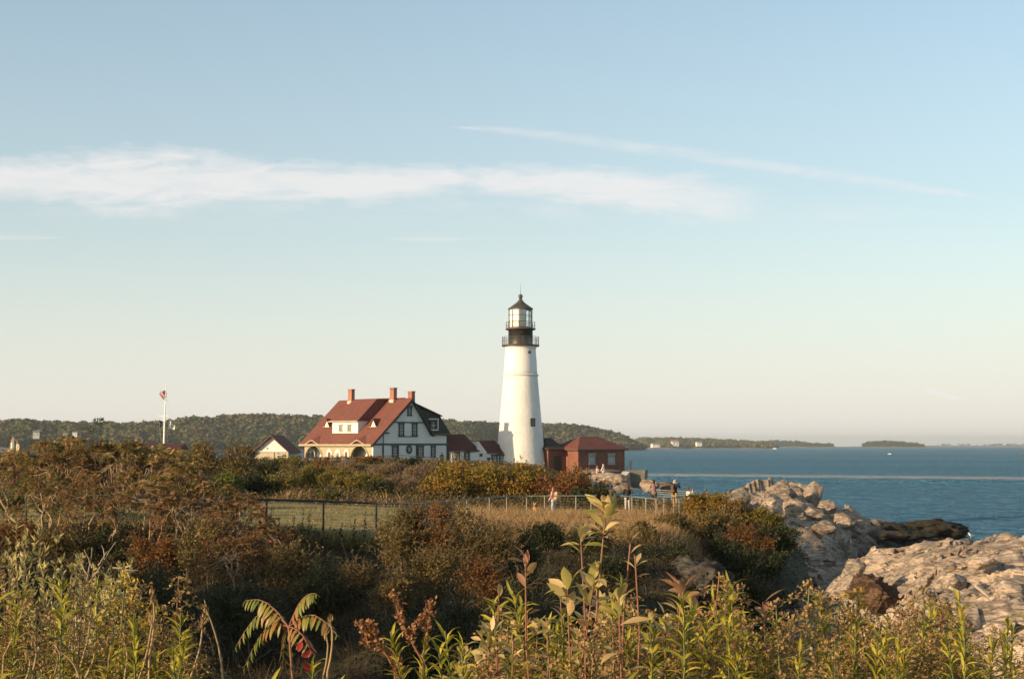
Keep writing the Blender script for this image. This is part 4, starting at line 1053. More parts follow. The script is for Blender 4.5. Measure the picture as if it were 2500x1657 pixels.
# its brick annexe reaching left behind the tower, with a tall dark doorway
ax = F3(BC + bl_ * 2.9, -bl_, bg_)
xa, _ = ax.uz(1240, 412); xb = -.02
an_o = MB().prism([ax.pt(xa, hgt0), ax.pt(xb, hgt0), ax.pt(xb, zeb - .1), ax.pt(xa, zeb - .1)], bl_ * 6.0).build('annexe_wall', brick_house_m, bh)
zr2 = ax.uz(1520, 296)[1]
MB().add([ax.pt(xa - .5, zeb - .05, .45), ax.pt(xb + .0, zeb - .05, .45), ax.pt(xb + 0, zr2, -3.2), ax.pt(xa * .35, zr2, -3.2), ax.pt(xa - .5, zeb - .05, -6.4), ax.pt(xb, zeb - .05, -6.4)],
         [(0, 1, 2, 3), (0, 3, 4), (3, 2, 5, 4), (1, 5, 2), (0, 4, 5, 1)]).build('annexe_roof', shingle('brown shingles darkened as shade', (.05, .03, .025), (.07, .04, .03)), bh)  # shade of the tower on this roof is put into its colour
A_ = ax.uz(1298, 480); B_ = ax.uz(1378, 640)
MB().prism([ax.pt(A_[0], hgt0, .01), ax.pt(B_[0], hgt0, .01), ax.pt(B_[0], A_[1], .01), ax.pt(A_[0], A_[1], .01)], -bl_ * .08).build('annexe_door', paint('black green door', (.012, .016, .015), .5), bh)
# lamp pole and stays at its right corner
def c4(x, y): return 1300 + x * .1902, 1050 + y * .1902
mast = empty('rail_gate', P(*c4(1265, 512), 158)); tag(mast, 'dark iron frame post with sloping rails on the concrete wall', 'frame post')
def p4(x, y, d): return P(*c4(x, y), d)
m = MB(); m.tube([p4(1245, 385, 158), p4(1258, 512, 158)], .05, 6); m.tube([p4(1272, 380, 158), p4(1268, 512, 158)], .05, 6)
for y in (400, 425, 450, 480): m.tube([p4(1244 + (y - 385) * .1, y, 158), p4(1272, y + 2, 158)], .035, 5)
m.tube([p4(1272, 455, 158), p4(1300, 505, 156)], .04, 5)
m.build('post', grey_iron, mast)
m = MB(); m.tube([p4(1256, 430, 158), p4(1180, 492, 164)], .04, 5); m.tube([p4(1256, 452, 158), p4(1186, 505, 164)], .03, 5); m.build('sloping_rail', grey_iron, mast)

# ------------------------------------------------------------------ white gabled outbuilding left of the house
def c5(x, y): return 560 + x * .16906, 1030 + y * .16906
SD = 216.0
sa = R(-9); sg, sl = Vector((math.cos(sa), math.sin(sa), 0)), Vector((-math.sin(sa), math.cos(sa), 0))
SC = P(*c5(600, 425), SD); SC.z = 0
class F5(Facade):
    def at(s, x, y, off=0.0): return on_plane(*c5(x, y), s.p0 + s.n * off, s.n)
fs = F5(SC, -sl, sg)
shed = empty('outbuilding', (SC.x, SC.y, 10)); tag(shed, 'small white gabled outbuilding with a red roof left of the keeper house', 'outbuilding')
xa, zb_ = fs.uz(372, 425); xb, _ = fs.uz(845, 425); xp, zp = fs.uz(590, 215)
xp = (xa + xb) / 2 + .05
base = 9.0
MB().prism([fs.pt(xa, base), fs.pt(xb, base), fs.pt(xb, zb_), fs.pt(xa, zb_)], sl * 5).build('lower_wall', paint('tan boards', (.42, .37, .27), .7, .06), shed)
MB().prism([fs.pt(xa - .05, zb_, .08), fs.pt(xb + .05, zb_, .08), fs.pt(xp, zp, .08)], sl * 5).build('gable_wall', white_m, shed)
k = (zp - zb_) / (xb - xp)
for sgn, xe in ((-1, xa - .95), (1, xb + .35)):
    ze_ = zp + .12 - k * abs(xe - xp)
    MB().prism([fs.pt(xp, zp + .28, .75), fs.pt(xe, ze_ + .16, .75), fs.pt(xe, ze_, .75), fs.pt(xp, zp + .10, .75)], sl * 6.2).build('roof_slope', red_roof, shed)
MB().beam(fs.pt(xa - .1, zb_, .14), fs.pt(xb + .1, zb_, .14), .12, .14).build('belt_course', white_m, shed)
framed(fs, 705, 795, 465, 545, .0, paint('olive frame', (.3, .27, .19)), parent=shed, bars=(1, 1), fw=.1)
MB().prism([fs.pt(fs.uz(700, 470)[0], fs.uz(700, 470)[1] - .1, .3), fs.pt(fs.uz(805, 470)[0], fs.uz(700, 470)[1] - .1, .3), fs.pt(fs.uz(805, 470)[0], fs.uz(700, 470)[1], .0), fs.pt(fs.uz(700, 470)[0], fs.uz(700, 470)[1], 0)], (0, 0, -.05)).build('awning', white_m, shed)
for x in (640, 690, 845):
    t, z = fs.uz(x, 430); MB().beam(fs.pt(t, base, .06), fs.pt(t, z, .06), .2, .1, up=-sl).build('post', paint('tan post', (.4, .36, .26)), shed)
t, z = fs.uz(550, 380); MB().tube([fs.pt(t, z, .05), fs.pt(t, z, .2)], .1, 10).build('gable_lamp', grey_iron, shed)

# dark roof of a low building half hidden behind the thicket
dl = empty('low_building', P(375, 1100, 192)); tag(dl, 'low building showing only its dark red roof behind the thicket', 'building')
A_, B_ = P(312, 1094, 190), P(438, 1094, 190)
dd_ = (B_ - A_).normalized(); bb = Vector((-dd_.y, dd_.x, 0))
z1 = P(0, 1082, 193).z
MB().prism([A_ + bb * 0 - Vector((0, 0, .2)), A_ + bb * 3 + Vector((0, 0, z1 - A_.z)), A_ + bb * 6 - Vector((0, 0, .2))], dd_ * (B_ - A_).length).build('roof', shingle('brown red shingles', (.09, .03, .025), (.07, .025, .02)), dl)
MB().prism([A_ + bb * .3 + dd_ * .3 - Vector((0, 0, 3.0)), A_ + bb * .3 + dd_ * .3 - Vector((0, 0, .15)), A_ + bb * 5.7 + dd_ * .3 - Vector((0, 0, .15)), A_ + bb * 5.7 + dd_ * .3 - Vector((0, 0, 3.0))], dd_ * ((B_ - A_).length - .6)).build('wall', tan_trim, dl)

# ------------------------------------------------------------------ flagpole and its flags
def c7(x, y): return 350 + x * .12758, 920 + y * .12758
FD = 232.0
def p7(x, y, d=FD): return P(*c7(x, y), d)
fb_ = p7(392, 1400); ftop = p7(440, 165)
pole = empty('flagpole', (fb_.x, fb_.y, fb_.z)); tag(pole, 'white flagpole with a crossarm rising behind the thicket', 'flagpole')
pole_w = paint('white painted pole', (.8, .78, .76), .5, .03)
MB().tube([fb_, p7(408, 760), p7(440, 175)], [.17, .13, .05], 8).build('mast', pole_w, pole)
MB().tube([p7(285, 753), p7(508, 745)], [.09, .09], 6).build('crossarm', pole_w, pole)
MB().capsule(p7(440, 172), p7(440, 166), .1, .1, 8).build('finial', pole_w, pole)
m = MB()
for a_, b_ in (((290, 755), (345, 1270)), ((505, 748), (450, 1270)), ((436, 240), (508, 745))): m.tube([p7(*a_), p7(*b_)], .012, 4)
m.build('halyard', paint('rope', (.45, .4, .32)), pole)
def flagmat(name, kind):
    m, nt, b = new_mat(name); L = nt.links
    uv = N(nt, 'ShaderNodeAttribute', attribute_name='flag_uv'); sp = N(nt, 'ShaderNodeSeparateXYZ'); L.new(uv.outputs['Vector'], sp.inputs[0])
    if kind == 'stripes':
        st = MM('GREATER_THAN', MM('MODULO', MM('MULTIPLY', sp.outputs[1], 13.0), 2.0, nt=nt), 1.0, nt=nt)
        st = MM('GREATER_THAN', MM('MODULO', MM('MULTIPLY', sp.outputs[1], 13.0, nt=nt), 2.0, nt=nt), 1.0, nt=nt)
        c = mix(nt, st, (.52, .05, .05), (.75, .72, .7))
        can = MM('MULTIPLY', MM('LESS_THAN', sp.outputs[0], .4, nt=nt), MM('LESS_THAN', sp.outputs[1], 7 / 13, nt=nt), nt=nt)
        # rows of small white stars read as dots
        cb = N(nt, 'ShaderNodeCombineXYZ'); L.new(MM('MULTIPLY', sp.outputs[0], 14.0, nt=nt), cb.inputs[0]); L.new(MM('MULTIPLY', sp.outputs[1], 9.5, nt=nt), cb.inputs[1])
        vo = N(nt, 'ShaderNodeTexVoronoi', Scale=1.0, Randomness=0.0); L.new(cb.outputs[0], vo.inputs['Vector'])
        stars = MM('LESS_THAN', vo.outputs['Distance'], .22, nt=nt)
        c = mix(nt, can, c, mix(nt, stars, (.04, .05, .16), (.7, .7, .7)))
    elif kind == 'blue':
        d = MM('ADD', MM('POWER', MM('SUBTRACT', sp.outputs[0], .5, nt=nt), 2.0, nt=nt), MM('POWER', MM('SUBTRACT', sp.outputs[1], .5, nt=nt), 2.0, nt=nt), nt=nt)
        c = mix(nt, MM('LESS_THAN', d, .03, nt=nt), (.03, .05, .17), (.25, .28, .3))
    else:
        d = MM('ADD', MM('POWER', MM('SUBTRACT', sp.outputs[0], .45, nt=nt), 2.0, nt=nt), MM('POWER', MM('SUBTRACT', sp.outputs[1], .5, nt=nt), 2.0, nt=nt), nt=nt)
        c = mix(nt, MM('LESS_THAN', d, .07, nt=nt), (.68, .68, .66), (.28, .36, .34))
    L.new(c, b.inputs['Base Color']); b.inputs['Roughness'].default_value = .8
    tr = N(nt, 'ShaderNodeBsdfTranslucent'); L.new(c, tr.inputs['Color']); ms = N(nt, 'ShaderNodeMixShader'); ms.inputs[0].default_value = .35
    L.new(b.outputs[0], ms.inputs[1]); L.new(tr.outputs[0], ms.inputs[2]); L.new(ms.outputs[0], nt.nodes['Material Output'].inputs['Surface'])
    return m
def flag(name, label, a, b, c, d, mat, wave=.12):
    """a,b: hoist top and bottom; c,d: fly top and bottom (enlarged-view pixels); folds run down the cloth"""
    A_, B_, C_, D_ = [p7(*q) for q in (a, b, c, d)]
    nu, nv = 22, 14; V, uv = [], []
    for i in range(nu + 1):
        for j in range(nv + 1):
            s, t = i / nu, j / nv
            p = A_.lerp(C_, s).lerp(B_.lerp(D_, s), t)
            p = p + Vector((0, 1, 0)) * wave * math.sin(s * 9 + t * 3.0) * (.3 + s) + Vector((1, 0, 0)) * wave * .5 * math.sin(s * 7 + t * 2)
            V.append(p); uv.append((s, t, 0))
    Fq = [(i * (nv + 1) + j, (i + 1) * (nv + 1) + j, (i + 1) * (nv + 1) + j + 1, i * (nv + 1) + j + 1) for i in range(nu) for j in range(nv)]
    me = np_mesh(name, np.array([tuple(p) for p in V]), np.array(Fq), mat, smooth=True)
    at = me.attributes.new('flag_uv', 'FLOAT_VECTOR', 'POINT'); at.data.foreach_set('vector', np.array(uv, dtype=np.float32).ravel())
    o = link(name, me); tag(o, label, 'flag')
flag('flag', 'red and white striped flag with a starred blue corner at the flagpole top', (436, 232), (425, 395), (290, 322), (385, 440), flagmat('striped flag cloth', 'stripes'), .25)
flag('flag', 'dark blue flag hanging limp from the left crossarm end', (295, 820), (318, 950), (358, 850), (350, 965), flagmat('blue flag cloth', 'blue'), .15)
flag('flag', 'white flag with a pale green emblem flying from the right crossarm end', (490, 825), (490, 950), (590, 920), (598, 1025), flagmat('white flag cloth', 'white'), .25)
# ------------------------------------------------------------------ plant builders
def unit(a): return a / np.maximum(np.linalg.norm(a, axis=-1, keepdims=True), 1e-9)
def rv_(n): return unit(rng.normal(size=(n, 3)))
def cards(p, d, n, L, Wd):
    """small folded leaf blades, one quad each"""
    d = unit(d); s = unit(np.cross(d, n)); nn = np.cross(s, d)
    L = np.asarray(L)[:, None]; Wd = np.asarray(Wd)[:, None]
    m = p + d * L * .45 + nn * Wd * .12
    V = np.stack([p, m + s * Wd * .5, p + d * L, m - s * Wd * .5], 1).reshape(-1, 3)
    return V, np.arange(len(V)).reshape(-1, 4)
def blades(p, d, n, L, Wd, droop=.4, fold=.25, prof=None, k=4):
    """larger leaves: midrib and two edges, k sections, arching over"""
    m = len(p); d = unit(d); s = unit(np.cross(d, n)); up = unit(np.cross(s, d))
    L = np.broadcast_to(np.asarray(L, float), (m,)); Wd = np.broadcast_to(np.asarray(Wd, float), (m,)); droop = np.broadcast_to(np.asarray(droop, float), (m,))
    prof = prof or [.12, .8, 1.0, .72, .04]
    V = np.zeros((m, k + 1, 3, 3)); pos = p.copy(); ang = np.zeros(m)
    for i in range(k + 1):
        a = (droop * (i / k) ** 1.2)[:, None]
        dd = d * np.cos(a) - up * np.sin(a) * 1.0; un = up * np.cos(a) + d * np.sin(a)
        if i > 0: pos = pos + dd * (L / k)[:, None]
        w = (Wd * prof[i] * .5)[:, None]
        V[:, i, 1] = pos; V[:, i, 0] = pos + s * w + un * w * fold; V[:, i, 2] = pos - s * w + un * w * fold
    V = V.reshape(m, -1, 3); q = []
    for i in range(k):
        for j in range(2): q.append((i * 3 + j, i * 3 + j + 1, (i + 1) * 3 + j + 1, (i + 1) * 3 + j))
    Fq = (np.arange(m)[:, None, None] * ((k + 1) * 3) + np.array(q)[None]).reshape(-1, 4)
    return V.reshape(-1, 3), Fq
def merge(parts):
    V, Fq, rn, o = [], [], [], 0
    for v, f, r in parts:
        V.append(v); Fq.append(f + o); rn.append(np.broadcast_to(r, (len(v),))); o += len(v)
    return np.concatenate(V), np.concatenate(Fq), np.concatenate(rn)
def tubes_np(paths, rads, n=4):
    """many thin tubes at once; paths (m,k,3), rads (m,k)"""
    paths = np.asarray(paths, float); m, k, _ = paths.shape
    t = unit(np.gradient(paths, axis=1)); ref = np.array([.31, .17, .93]); s = unit(np.cross(t, ref)); q = np.cross(t, s)
    a = np.arange(n) * 2 * np.pi / n
    V = paths[:, :, None] + (s[:, :, None] * np.cos(a)[None, None, :, None] + q[:, :, None] * np.sin(a)[None, None, :, None]) * np.asarray(rads)[:, :, None, None]
    idx = np.arange(m * k * n).reshape(m, k, n); nx = np.roll(idx, -1, axis=2)
    Fq = np.stack([idx[:, :-1], nx[:, :-1], nx[:, 1:], idx[:, 1:]], -1).reshape(-1, 4)
    return V.reshape(-1, 3), Fq
def arcs(p0, p1, sag, k=6, jit=.08):
    """curved paths from p0 to p1 (m,3) bowed by sag"""
    t = np.linspace(0, 1, k)[None, :, None]
    ln = np.linalg.norm(p1 - p0, axis=-1)[:, None, None]
    path = p0[:, None] * (1 - t) + p1[:, None] * t + (np.sin(np.pi * t) * sag[:, None]) 
    return path + rng.normal(size=path.shape) * jit * ln * np.sin(np.pi * t)

bark_grey = paint('grey brown bark', (.12, .095, .07), .9, .25, 6)
bark_pale = paint('pale sumac bark', (.30, .22, .15), .85, .2, 5)
stem_green = paint('green stem', (.10, .12, .035), .6, .2, 8)
stem_red = paint('reddish stem', (.20, .085, .05), .6, .2, 8)
stem_straw = paint('straw stem', (.30, .21, .11), .8, .2, 8)

def place_empty(name, x, y): return empty(name, (x, y, gz(x, y)))

def shrub(name, label, u, vtop, d, wpx, mats, n, L, Wd, cat='shrub', group=None, bark=bark_grey, lumps=14, depth=.9, hmin=.6, lumpr=.42, twigs=14, low=.0, droop=.3, nb=None, flat=1.0, base=None):
    x = (u - 1250) / F * d; zt = EYE - (vtop - LEVEL) / F * d; zg = gz(x, d)
    if base is not None: zg = base
    H = max(hmin, zt - zg); Rr = wpx / 2 / F * d
    root = empty(name, (x, d, zg)); tag(root, label, cat, group)
    c = np.array([x, d, zg + H * (.5 + low)])
    ax = np.array([Rr, Rr * depth, H * .5])
    dirs = rv_(lumps); dirs[:, 2] = dirs[:, 2] * .9 + .12
    rl = lumpr * (.5 + .85 * rng.random(lumps))
    cen = c + dirs * ax * (1 - rl)[:, None] * (.75 + .35 * rng.random((lumps, 1)))
    k = rng.integers(0, lumps, n); dv = rv_(n); dv[:, 2] = np.where(rng.random(n) < .35, np.abs(dv[:, 2]), dv[:, 2])
    rad = (.35 + .75 * rng.random(n) ** .8)[:, None]
    p = cen[k] + dv * rl[k][:, None] * np.minimum(ax, ax.mean()) * rad
    p += rng.normal(size=p.shape) * .03
    ok = p[:, 2] > zg - .1; p, dv, k = p[ok], dv[ok], k[ok]; n = len(p)
    dd = dv * .8 + rv_(n) * .9; dd[:, 2] -= droop
    nn = rv_(n) * .7 + dv * .6 + np.array([0, 0, .4])
    lr = rng.random(lumps); kc = lr[k]; ll = L * (.5 + 1.0 * rng.random(n)); ww = Wd * (.5 + 1.0 * rng.random(n))
    ns = int(26 + n / 90); ks = rng.integers(0, lumps, ns); sd = rv_(ns) * .8 + unit(cen[ks] - c + 1e-6) * .7; sd[:, 2] = np.abs(sd[:, 2]) * .8 + .25; sd = unit(sd)
    s0 = cen[ks] + sd * (rl[ks] * .5)[:, None] * ax.mean(); s1 = s0 + sd * (H * rng.uniform(.12, .34, ns))[:, None]; spth = arcs(s0, s1, rv_(ns) * .06 * H, 7, .03)
    ml = 13; ki = np.repeat(np.arange(ns), ml); ti = rng.random(ns * ml) * 5.99; i0 = ti.astype(int); fr_ = (ti - i0)[:, None]
    sp_ = spth[ki, i0] * (1 - fr_) + spth[ki, i0 + 1] * fr_
    p = np.concatenate([p, sp_]); dd = np.concatenate([dd, rv_(ns * ml) + sd[ki] * .5]); nn = np.concatenate([nn, rv_(ns * ml) + np.array([0, 0, .5])])
    ll = np.concatenate([ll, L * (.5 + .8 * rng.random(ns * ml))]); ww = np.concatenate([ww, Wd * (.5 + .8 * rng.random(ns * ml))]); kc = np.concatenate([kc, lr[ks][ki]])
    V, Fq = cards(p, dd, nn, ll, ww); rn = np.repeat(kc, 4)
    me = np_mesh('foliage', V, Fq, mats, rnd=rn)
    link('foliage', me, root)
    # branches from the ground to every lump, with side twigs
    b0 = np.tile(np.array([x, d, zg - .1]), (lumps, 1)) + rng.normal(size=(lumps, 3)) * np.array([Rr * .18, Rr * .18, 0])
    sag = (cen - c) * .25; sag[:, 2] = -.1 * H
    path = arcs(b0, cen, sag, 7, .04); rad = np.linspace(.022 + H * .006, .008, 7)[None].repeat(lumps, 0)
    kk = rng.integers(0, lumps, twigs * 4); e = cen[kk] + rv_(len(kk)) * rl[kk][:, None] * ax.mean() * 1.05
    p2 = arcs(cen[kk], e, rv_(len(kk)) * .05, 7, .06); r2 = np.linspace(.009, .003, 7)[None].repeat(len(kk), 0)
    V, Fq = tubes_np(np.concatenate([path, p2, spth]), np.concatenate([rad, r2, np.linspace(.007, .003, 7)[None].repeat(ns, 0)]), 4)
    link('branches', np_mesh('branches', V, Fq, bark), root)
    return root

# leaf colours
L_gold = leafmat('golden rose leaves', [(0.046, 0.069, 0.0161), (0.1265, 0.1207, 0.0207), (0.2415, 0.1782, 0.0276), (0.345, 0.2185, 0.0345), (0.3105, 0.1495, 0.0403), (0.138, 0.069, 0.0253)])
L_olive = leafmat('olive brown leaves', [(0.05, 0.0562, 0.0187), (0.1125, 0.1, 0.0312), (0.2, 0.15, 0.05), (0.2625, 0.1688, 0.0688), (0.1, 0.0875, 0.0275)])
L_green = leafmat('fresh green leaves', [(0.026, 0.052, 0.013), (0.0585, 0.091, 0.0182), (0.104, 0.13, 0.0234), (0.169, 0.1625, 0.026)])
L_dark = leafmat('dark evergreen leaves', [(0.0162, 0.0297, 0.0121), (0.0297, 0.0473, 0.0162), (0.054, 0.0607, 0.0203), (0.0945, 0.0743, 0.0297)])
L_rust = leafmat('rusty autumn leaves', [(0.075, 0.0675, 0.021), (0.165, 0.105, 0.03), (0.27, 0.1275, 0.0375), (0.225, 0.0825, 0.033), (0.105, 0.0975, 0.027)])
L_brown = leafmat('dry pinkish brown stems and leaves', [(0.117, 0.078, 0.0494), (0.208, 0.143, 0.091), (0.286, 0.2015, 0.13), (0.169, 0.1105, 0.065)])
L_meadow = leafmat('yellow green meadow leaves', [(0.065, 0.0715, 0.0182), (0.143, 0.13, 0.026), (0.234, 0.1885, 0.039), (0.26, 0.169, 0.065)])
L_sumac = leafmat('sumac leaflets', [(0.036, 0.066, 0.0168), (0.072, 0.108, 0.024), (0.132, 0.15, 0.0336), (0.192, 0.18, 0.048), (0.312, 0.156, 0.048), (0.48, 0.36, 0.168), (0.288, 0.108, 0.036), (0.084, 0.114, 0.024)], w_clump=.6)
L_dead = leafmat('withered sumac leaves', [(.10, .06, .025), (.19, .105, .04), (.27, .155, .06), (.15, .11, .035)])
L_pale = leafmat('pale willow leaves', [(.14, .145, .04), (.30, .27, .09), (.48, .41, .19), (.22, .20, .06)])

# ---- behind the fence
SH = [  # label, u, vtop, d, width px, leaf material, count, leaf length, width, options
 ('golden leaved thicket in front of the lighthouse, the tallest and brightest of the mounds', 1150, 1127, 97, 235, L_gold, 9000, .17, .11, dict(lumps=22)),
 ('golden green shrub filling the middle of the thicket below the lighthouse door side', 1262, 1137, 97, 190, L_gold, 7500, .17, .11, dict(lumps=18)),
 ('russet and green shrub at the dark right end of the thicket below the brick building', 1375, 1149, 96, 220, L_rust, 8000, .16, .10, dict(lumps=20)),
 ('low yellowing shrub at the left foot of the golden thicket', 1070, 1168, 96, 120, L_gold, 3500, .15, .10, dict()),
 ('dark shrub behind the woman with the leash at the thicket foot', 1440, 1188, 92, 120, L_dark, 3500, .14, .09, dict()),
 ('round brownish green bush left of the outbuilding, the lighter of two', 500, 1074, 98, 108, L_olive, 5500, .13, .08, dict(lumps=16)),
 ('round olive bush beside the white outbuilding, tipped with pale leaves', 592, 1072, 98, 112, L_olive, 5500, .14, .08, dict(lumps=16)),
 ('drooping dark bush below the window of the outbuilding', 655, 1105, 104, 70, L_dark, 2500, .14, .09, dict()),
 ('leafy green shrub behind the fence in front of the round bushes', 560, 1152, 86, 110, L_green, 4500, .14, .09, dict()),
 ('shaded green shrub behind the fence left of the meadow', 640, 1148, 88, 110, L_dark, 4500, .14, .09, dict()),
 ('yellow green bush at the left edge of the meadow', 690, 1150, 92, 90, L_meadow, 3500, .14, .07, dict()),
 ('olive bush on the meadow slope below the porch', 762, 1136, 104, 120, L_meadow, 4500, .16, .06, dict()),
 ('yellow green bush at the middle of the meadow slope', 830, 1140, 100, 110, L_meadow, 4500, .16, .06, dict()),
 ('bright olive bush above the lawn at the right of the meadow', 898, 1152, 96, 110, L_meadow, 4500, .16, .06, dict()),
 ('dark green bush casting shade at the right end of the lawn', 930, 1172, 92, 80, L_dark, 3500, .13, .08, dict()),
 ('low green bush at the lawn edge just behind the fence rail', 805, 1192, 88, 70, L_green, 2200, .12, .08, dict(hmin=.5)),
 ('pinkish brown bramble under the porch arches', 850, 1128, 128, 110, L_brown, 4200, .15, .05, dict(twigs=40, lumps=18)),
 ('pinkish brown bramble below the gable wall of the house', 945, 1127, 126, 130, L_brown, 5000, .15, .05, dict(twigs=44, lumps=18)),
 ('brown bramble between the house and the golden thicket', 1030, 1132, 122, 120, L_brown, 4600, .15, .05, dict(twigs=40, lumps=18)),
 ('grey brown bramble above the lawn at the meadow edge', 980, 1160, 104, 110, L_brown, 4000, .14, .05, dict(twigs=36)),
 ('dark hedge like shrub under the house gable', 1000, 1119, 148, 100, L_dark, 3500, .16, .1, dict()),
 ('ochre shrub at the left end of the stone wall', 715, 1118, 142, 100, L_meadow, 3500, .18, .08, dict()),
 ('ochre shrub on the crest right of the bright outbuilding', 790, 1126, 132, 90, L_rust, 3000, .16, .08, dict()),
 ('orange green shrub on the crest below the house corner', 900, 1119, 152, 90, L_rust, 3000, .17, .09, dict()),
 ('bright yellow green shrub behind the fence at the left edge', 30, 1162, 68, 130, L_green, 4500, .11, .08, dict()),
 ('yellow leaved shrub behind the fence under the sumac crowns', 130, 1172, 67, 120, L_green, 4500, .11, .08, dict()),
 ('green shrub behind the fence seen through the sumac stems', 260, 1178, 66, 140, L_green, 4500, .11, .08, dict()),
 ('dark green shrub behind the fence at the right end of the sumacs', 395, 1170, 68, 140, L_green, 4500, .11, .08, dict()),
 ('deep green shrub behind the fence below the round bushes', 490, 1150, 76, 120, L_dark, 4500, .12, .08, dict()),
 ('grey green shrub by the stone slab at the far left', 28, 1112, 100, 70, L_olive, 2500, .14, .09, dict()),
 ('big rusty gold bush beside the fence end above the rocks', 1722, 1195, 79, 120, L_gold, 8000, .12, .075, dict(lumps=18, base=9.6)),
 ('olive brown bush on the bank right of the fence end', 1785, 1214, 78, 150, L_olive, 9000, .12, .07, dict(lumps=18, base=9.0)),
 ('olive bush in front of the big rusty gold bush on the bank', 1735, 1240, 75, 150, L_olive, 8000, .12, .07, dict(lumps=18, base=8.6)),
 ('low olive green bush at the top of the rocky bank', 1845, 1240, 77, 130, L_meadow, 7000, .12, .07, dict(base=8.6)),
 ('dark creeping bush hanging over the rocky bank', 1885, 1275, 75, 130, L_dark, 6000, .11, .07, dict(base=7.8)),
 ('rusty bush, only reddish one, in front of the creeping bush on the bank', 1815, 1275, 73, 140, L_rust, 7000, .11, .07, dict(base=7.6)),
 ('shaded bush on the bank below the rusty gold bush', 1750, 1300, 70, 170, L_dark, 7000, .11, .07, dict(base=7.2)),
 ('dark bush low on the bank beside the shaded rock face', 1835, 1330, 68, 170, L_dark, 7000, .11, .07, dict(base=6.6)),
 ('dark bush lowest on the bank above the brown boulder', 1800, 1400, 64, 180, L_dark, 7000, .11, .07, dict(base=5.6)),
 ('brown green bush at the foot of the dry grass bank', 1640, 1262, 72, 120, L_olive, 4000, .11, .07, dict(hmin=.9)),
 # ---- in front of the fence
 ('rusty twigged bush at the left end of the brown bushes before the fence', 975, 1232, 46, 130, L_olive, 7000, .075, .042, dict(twigs=40)),
 ('tall brown leaved bush with rusty tips, highest of the brown bushes before the fence', 1058, 1203, 46, 140, L_rust, 9000, .075, .042, dict(lumps=20, twigs=50)),
 ('broad olive bush in front of the fence right of the tallest brown bush', 1140, 1222, 46, 150, L_olive, 9000, .075, .042, dict(lumps=20, twigs=50)),
 ('brown bush sloping down toward the dry grass on the right of the brown bushes', 1215, 1252, 46, 120, L_olive, 7000, .075, .042, dict(lumps=16)),
 ('dark bush at the right foot of the brown bushes', 1285, 1296, 46, 120, L_dark, 6000, .075, .045, dict(lumps=16)),
 ('yellow brown bush low in front of the tallest brown bush', 1050, 1330, 41, 170, L_olive, 8000, .065, .04, dict(lumps=18, twigs=40)),
 ('reddish brown bush low in front of the broad olive bush', 1165, 1345, 41, 150, L_rust, 7000, .065, .04, dict(lumps=18, twigs=40)),
 ('olive bush in front of the brown bushes on the dark slope', 960, 1375, 40, 120, L_olive, 5000, .065, .04, dict(twigs=30)),
 ('dark green bush at the bottom of the gully behind the saplings', 1130, 1435, 35, 200, L_dark, 8000, .06, .04, dict(lumps=18)),
 ('dark bush in the gully left of the leafy saplings', 1010, 1475, 34, 160, L_dark, 6000, .06, .04, dict(lumps=16)),
 ('dark green bush in the gully right of the brown bushes', 1270, 1390, 38, 180, L_dark, 7000, .06, .04, dict(lumps=16)),
 ('rusty tangle low among the sumac stems at the left edge', 40, 1262, 50, 150, L_rust, 4500, .085, .05, dict(base=9.4, twigs=40)),
 ('dull olive tangle among the sumac stems left of the middle', 160, 1275, 49, 150, L_olive, 4500, .085, .05, dict(base=9.3, twigs=40)),
 ('dark tangle among the sumac stems below the tufted sapling', 270, 1288, 49, 150, L_dark, 4500, .085, .05, dict(base=9.2, twigs=40)),
 ('rusty tangle among the sumac stems below the flagpole', 385, 1282, 48, 150, L_rust, 4500, .085, .05, dict(base=9.1, twigs=40)),
 ('bronze tangle beside the first lawn post, hiding the end of the lawn', 590, 1205, 50, 150, L_rust, 7000, .085, .05, dict(base=9.3, twigs=40)),
 ('olive tangle in front of the lawn end below the bronze one', 500, 1236, 47, 160, L_olive, 6500, .08, .05, dict(base=9.0, twigs=40)),
 ('brown tangle on the dark bank right of the low sumacs', 700, 1310, 44, 150, L_olive, 5000, .075, .045, dict(base=8.6, twigs=40)),
 ('dark tangle on the gully bank below the lawn', 800, 1345, 42, 170, L_dark, 5500, .075, .045, dict(base=8.2, twigs=40)),
 ('dark tangle on the gully bank left of the brown bushes', 880, 1330, 44, 130, L_olive, 5000, .075, .045, dict(base=8.3, twigs=40)),
 ('dark tangle deep in the gully below the low sumacs', 600, 1400, 38, 220, L_dark, 6500, .07, .042, dict(base=7.9, twigs=40)),
 ('dark tangle deep in the gully under the thicket', 380, 1370, 40, 240, L_dark, 6500, .07, .042, dict(base=8.3, twigs=40)),
 ('dark rounded bush on the grass edge below the woman', 1330, 1268, 62, 110, L_dark, 4500, .09, .06, dict(hmin=1.0, base=9.2)),
 ('dark bush under the dry grass right of the pale sapling leaves', 1440, 1286, 60, 130, L_dark, 4500, .09, .06, dict(hmin=1.0, base=8.8)),
 ('brown bush on the grassy bank below the photographers', 1560, 1268, 64, 140, L_olive, 4500, .09, .06, dict(hmin=1.0, base=9.0)),
 ('dark bush on the shaded bank below the photographers', 1620, 1310, 60, 150, L_dark, 5000, .09, .06, dict(hmin=1.0, base=8.2)),
 ('dark bush in the gully below the pale sapling leaves', 1500, 1340, 55, 170, L_dark, 5000, .085, .055, dict(hmin=1.0, base=8.0)),
]
for lab, u, vt, d, w, m, n, L_, W_, kw in SH:
    shrub('shrub', lab, u, vt, d, w, m, n, L_, W_, **kw)

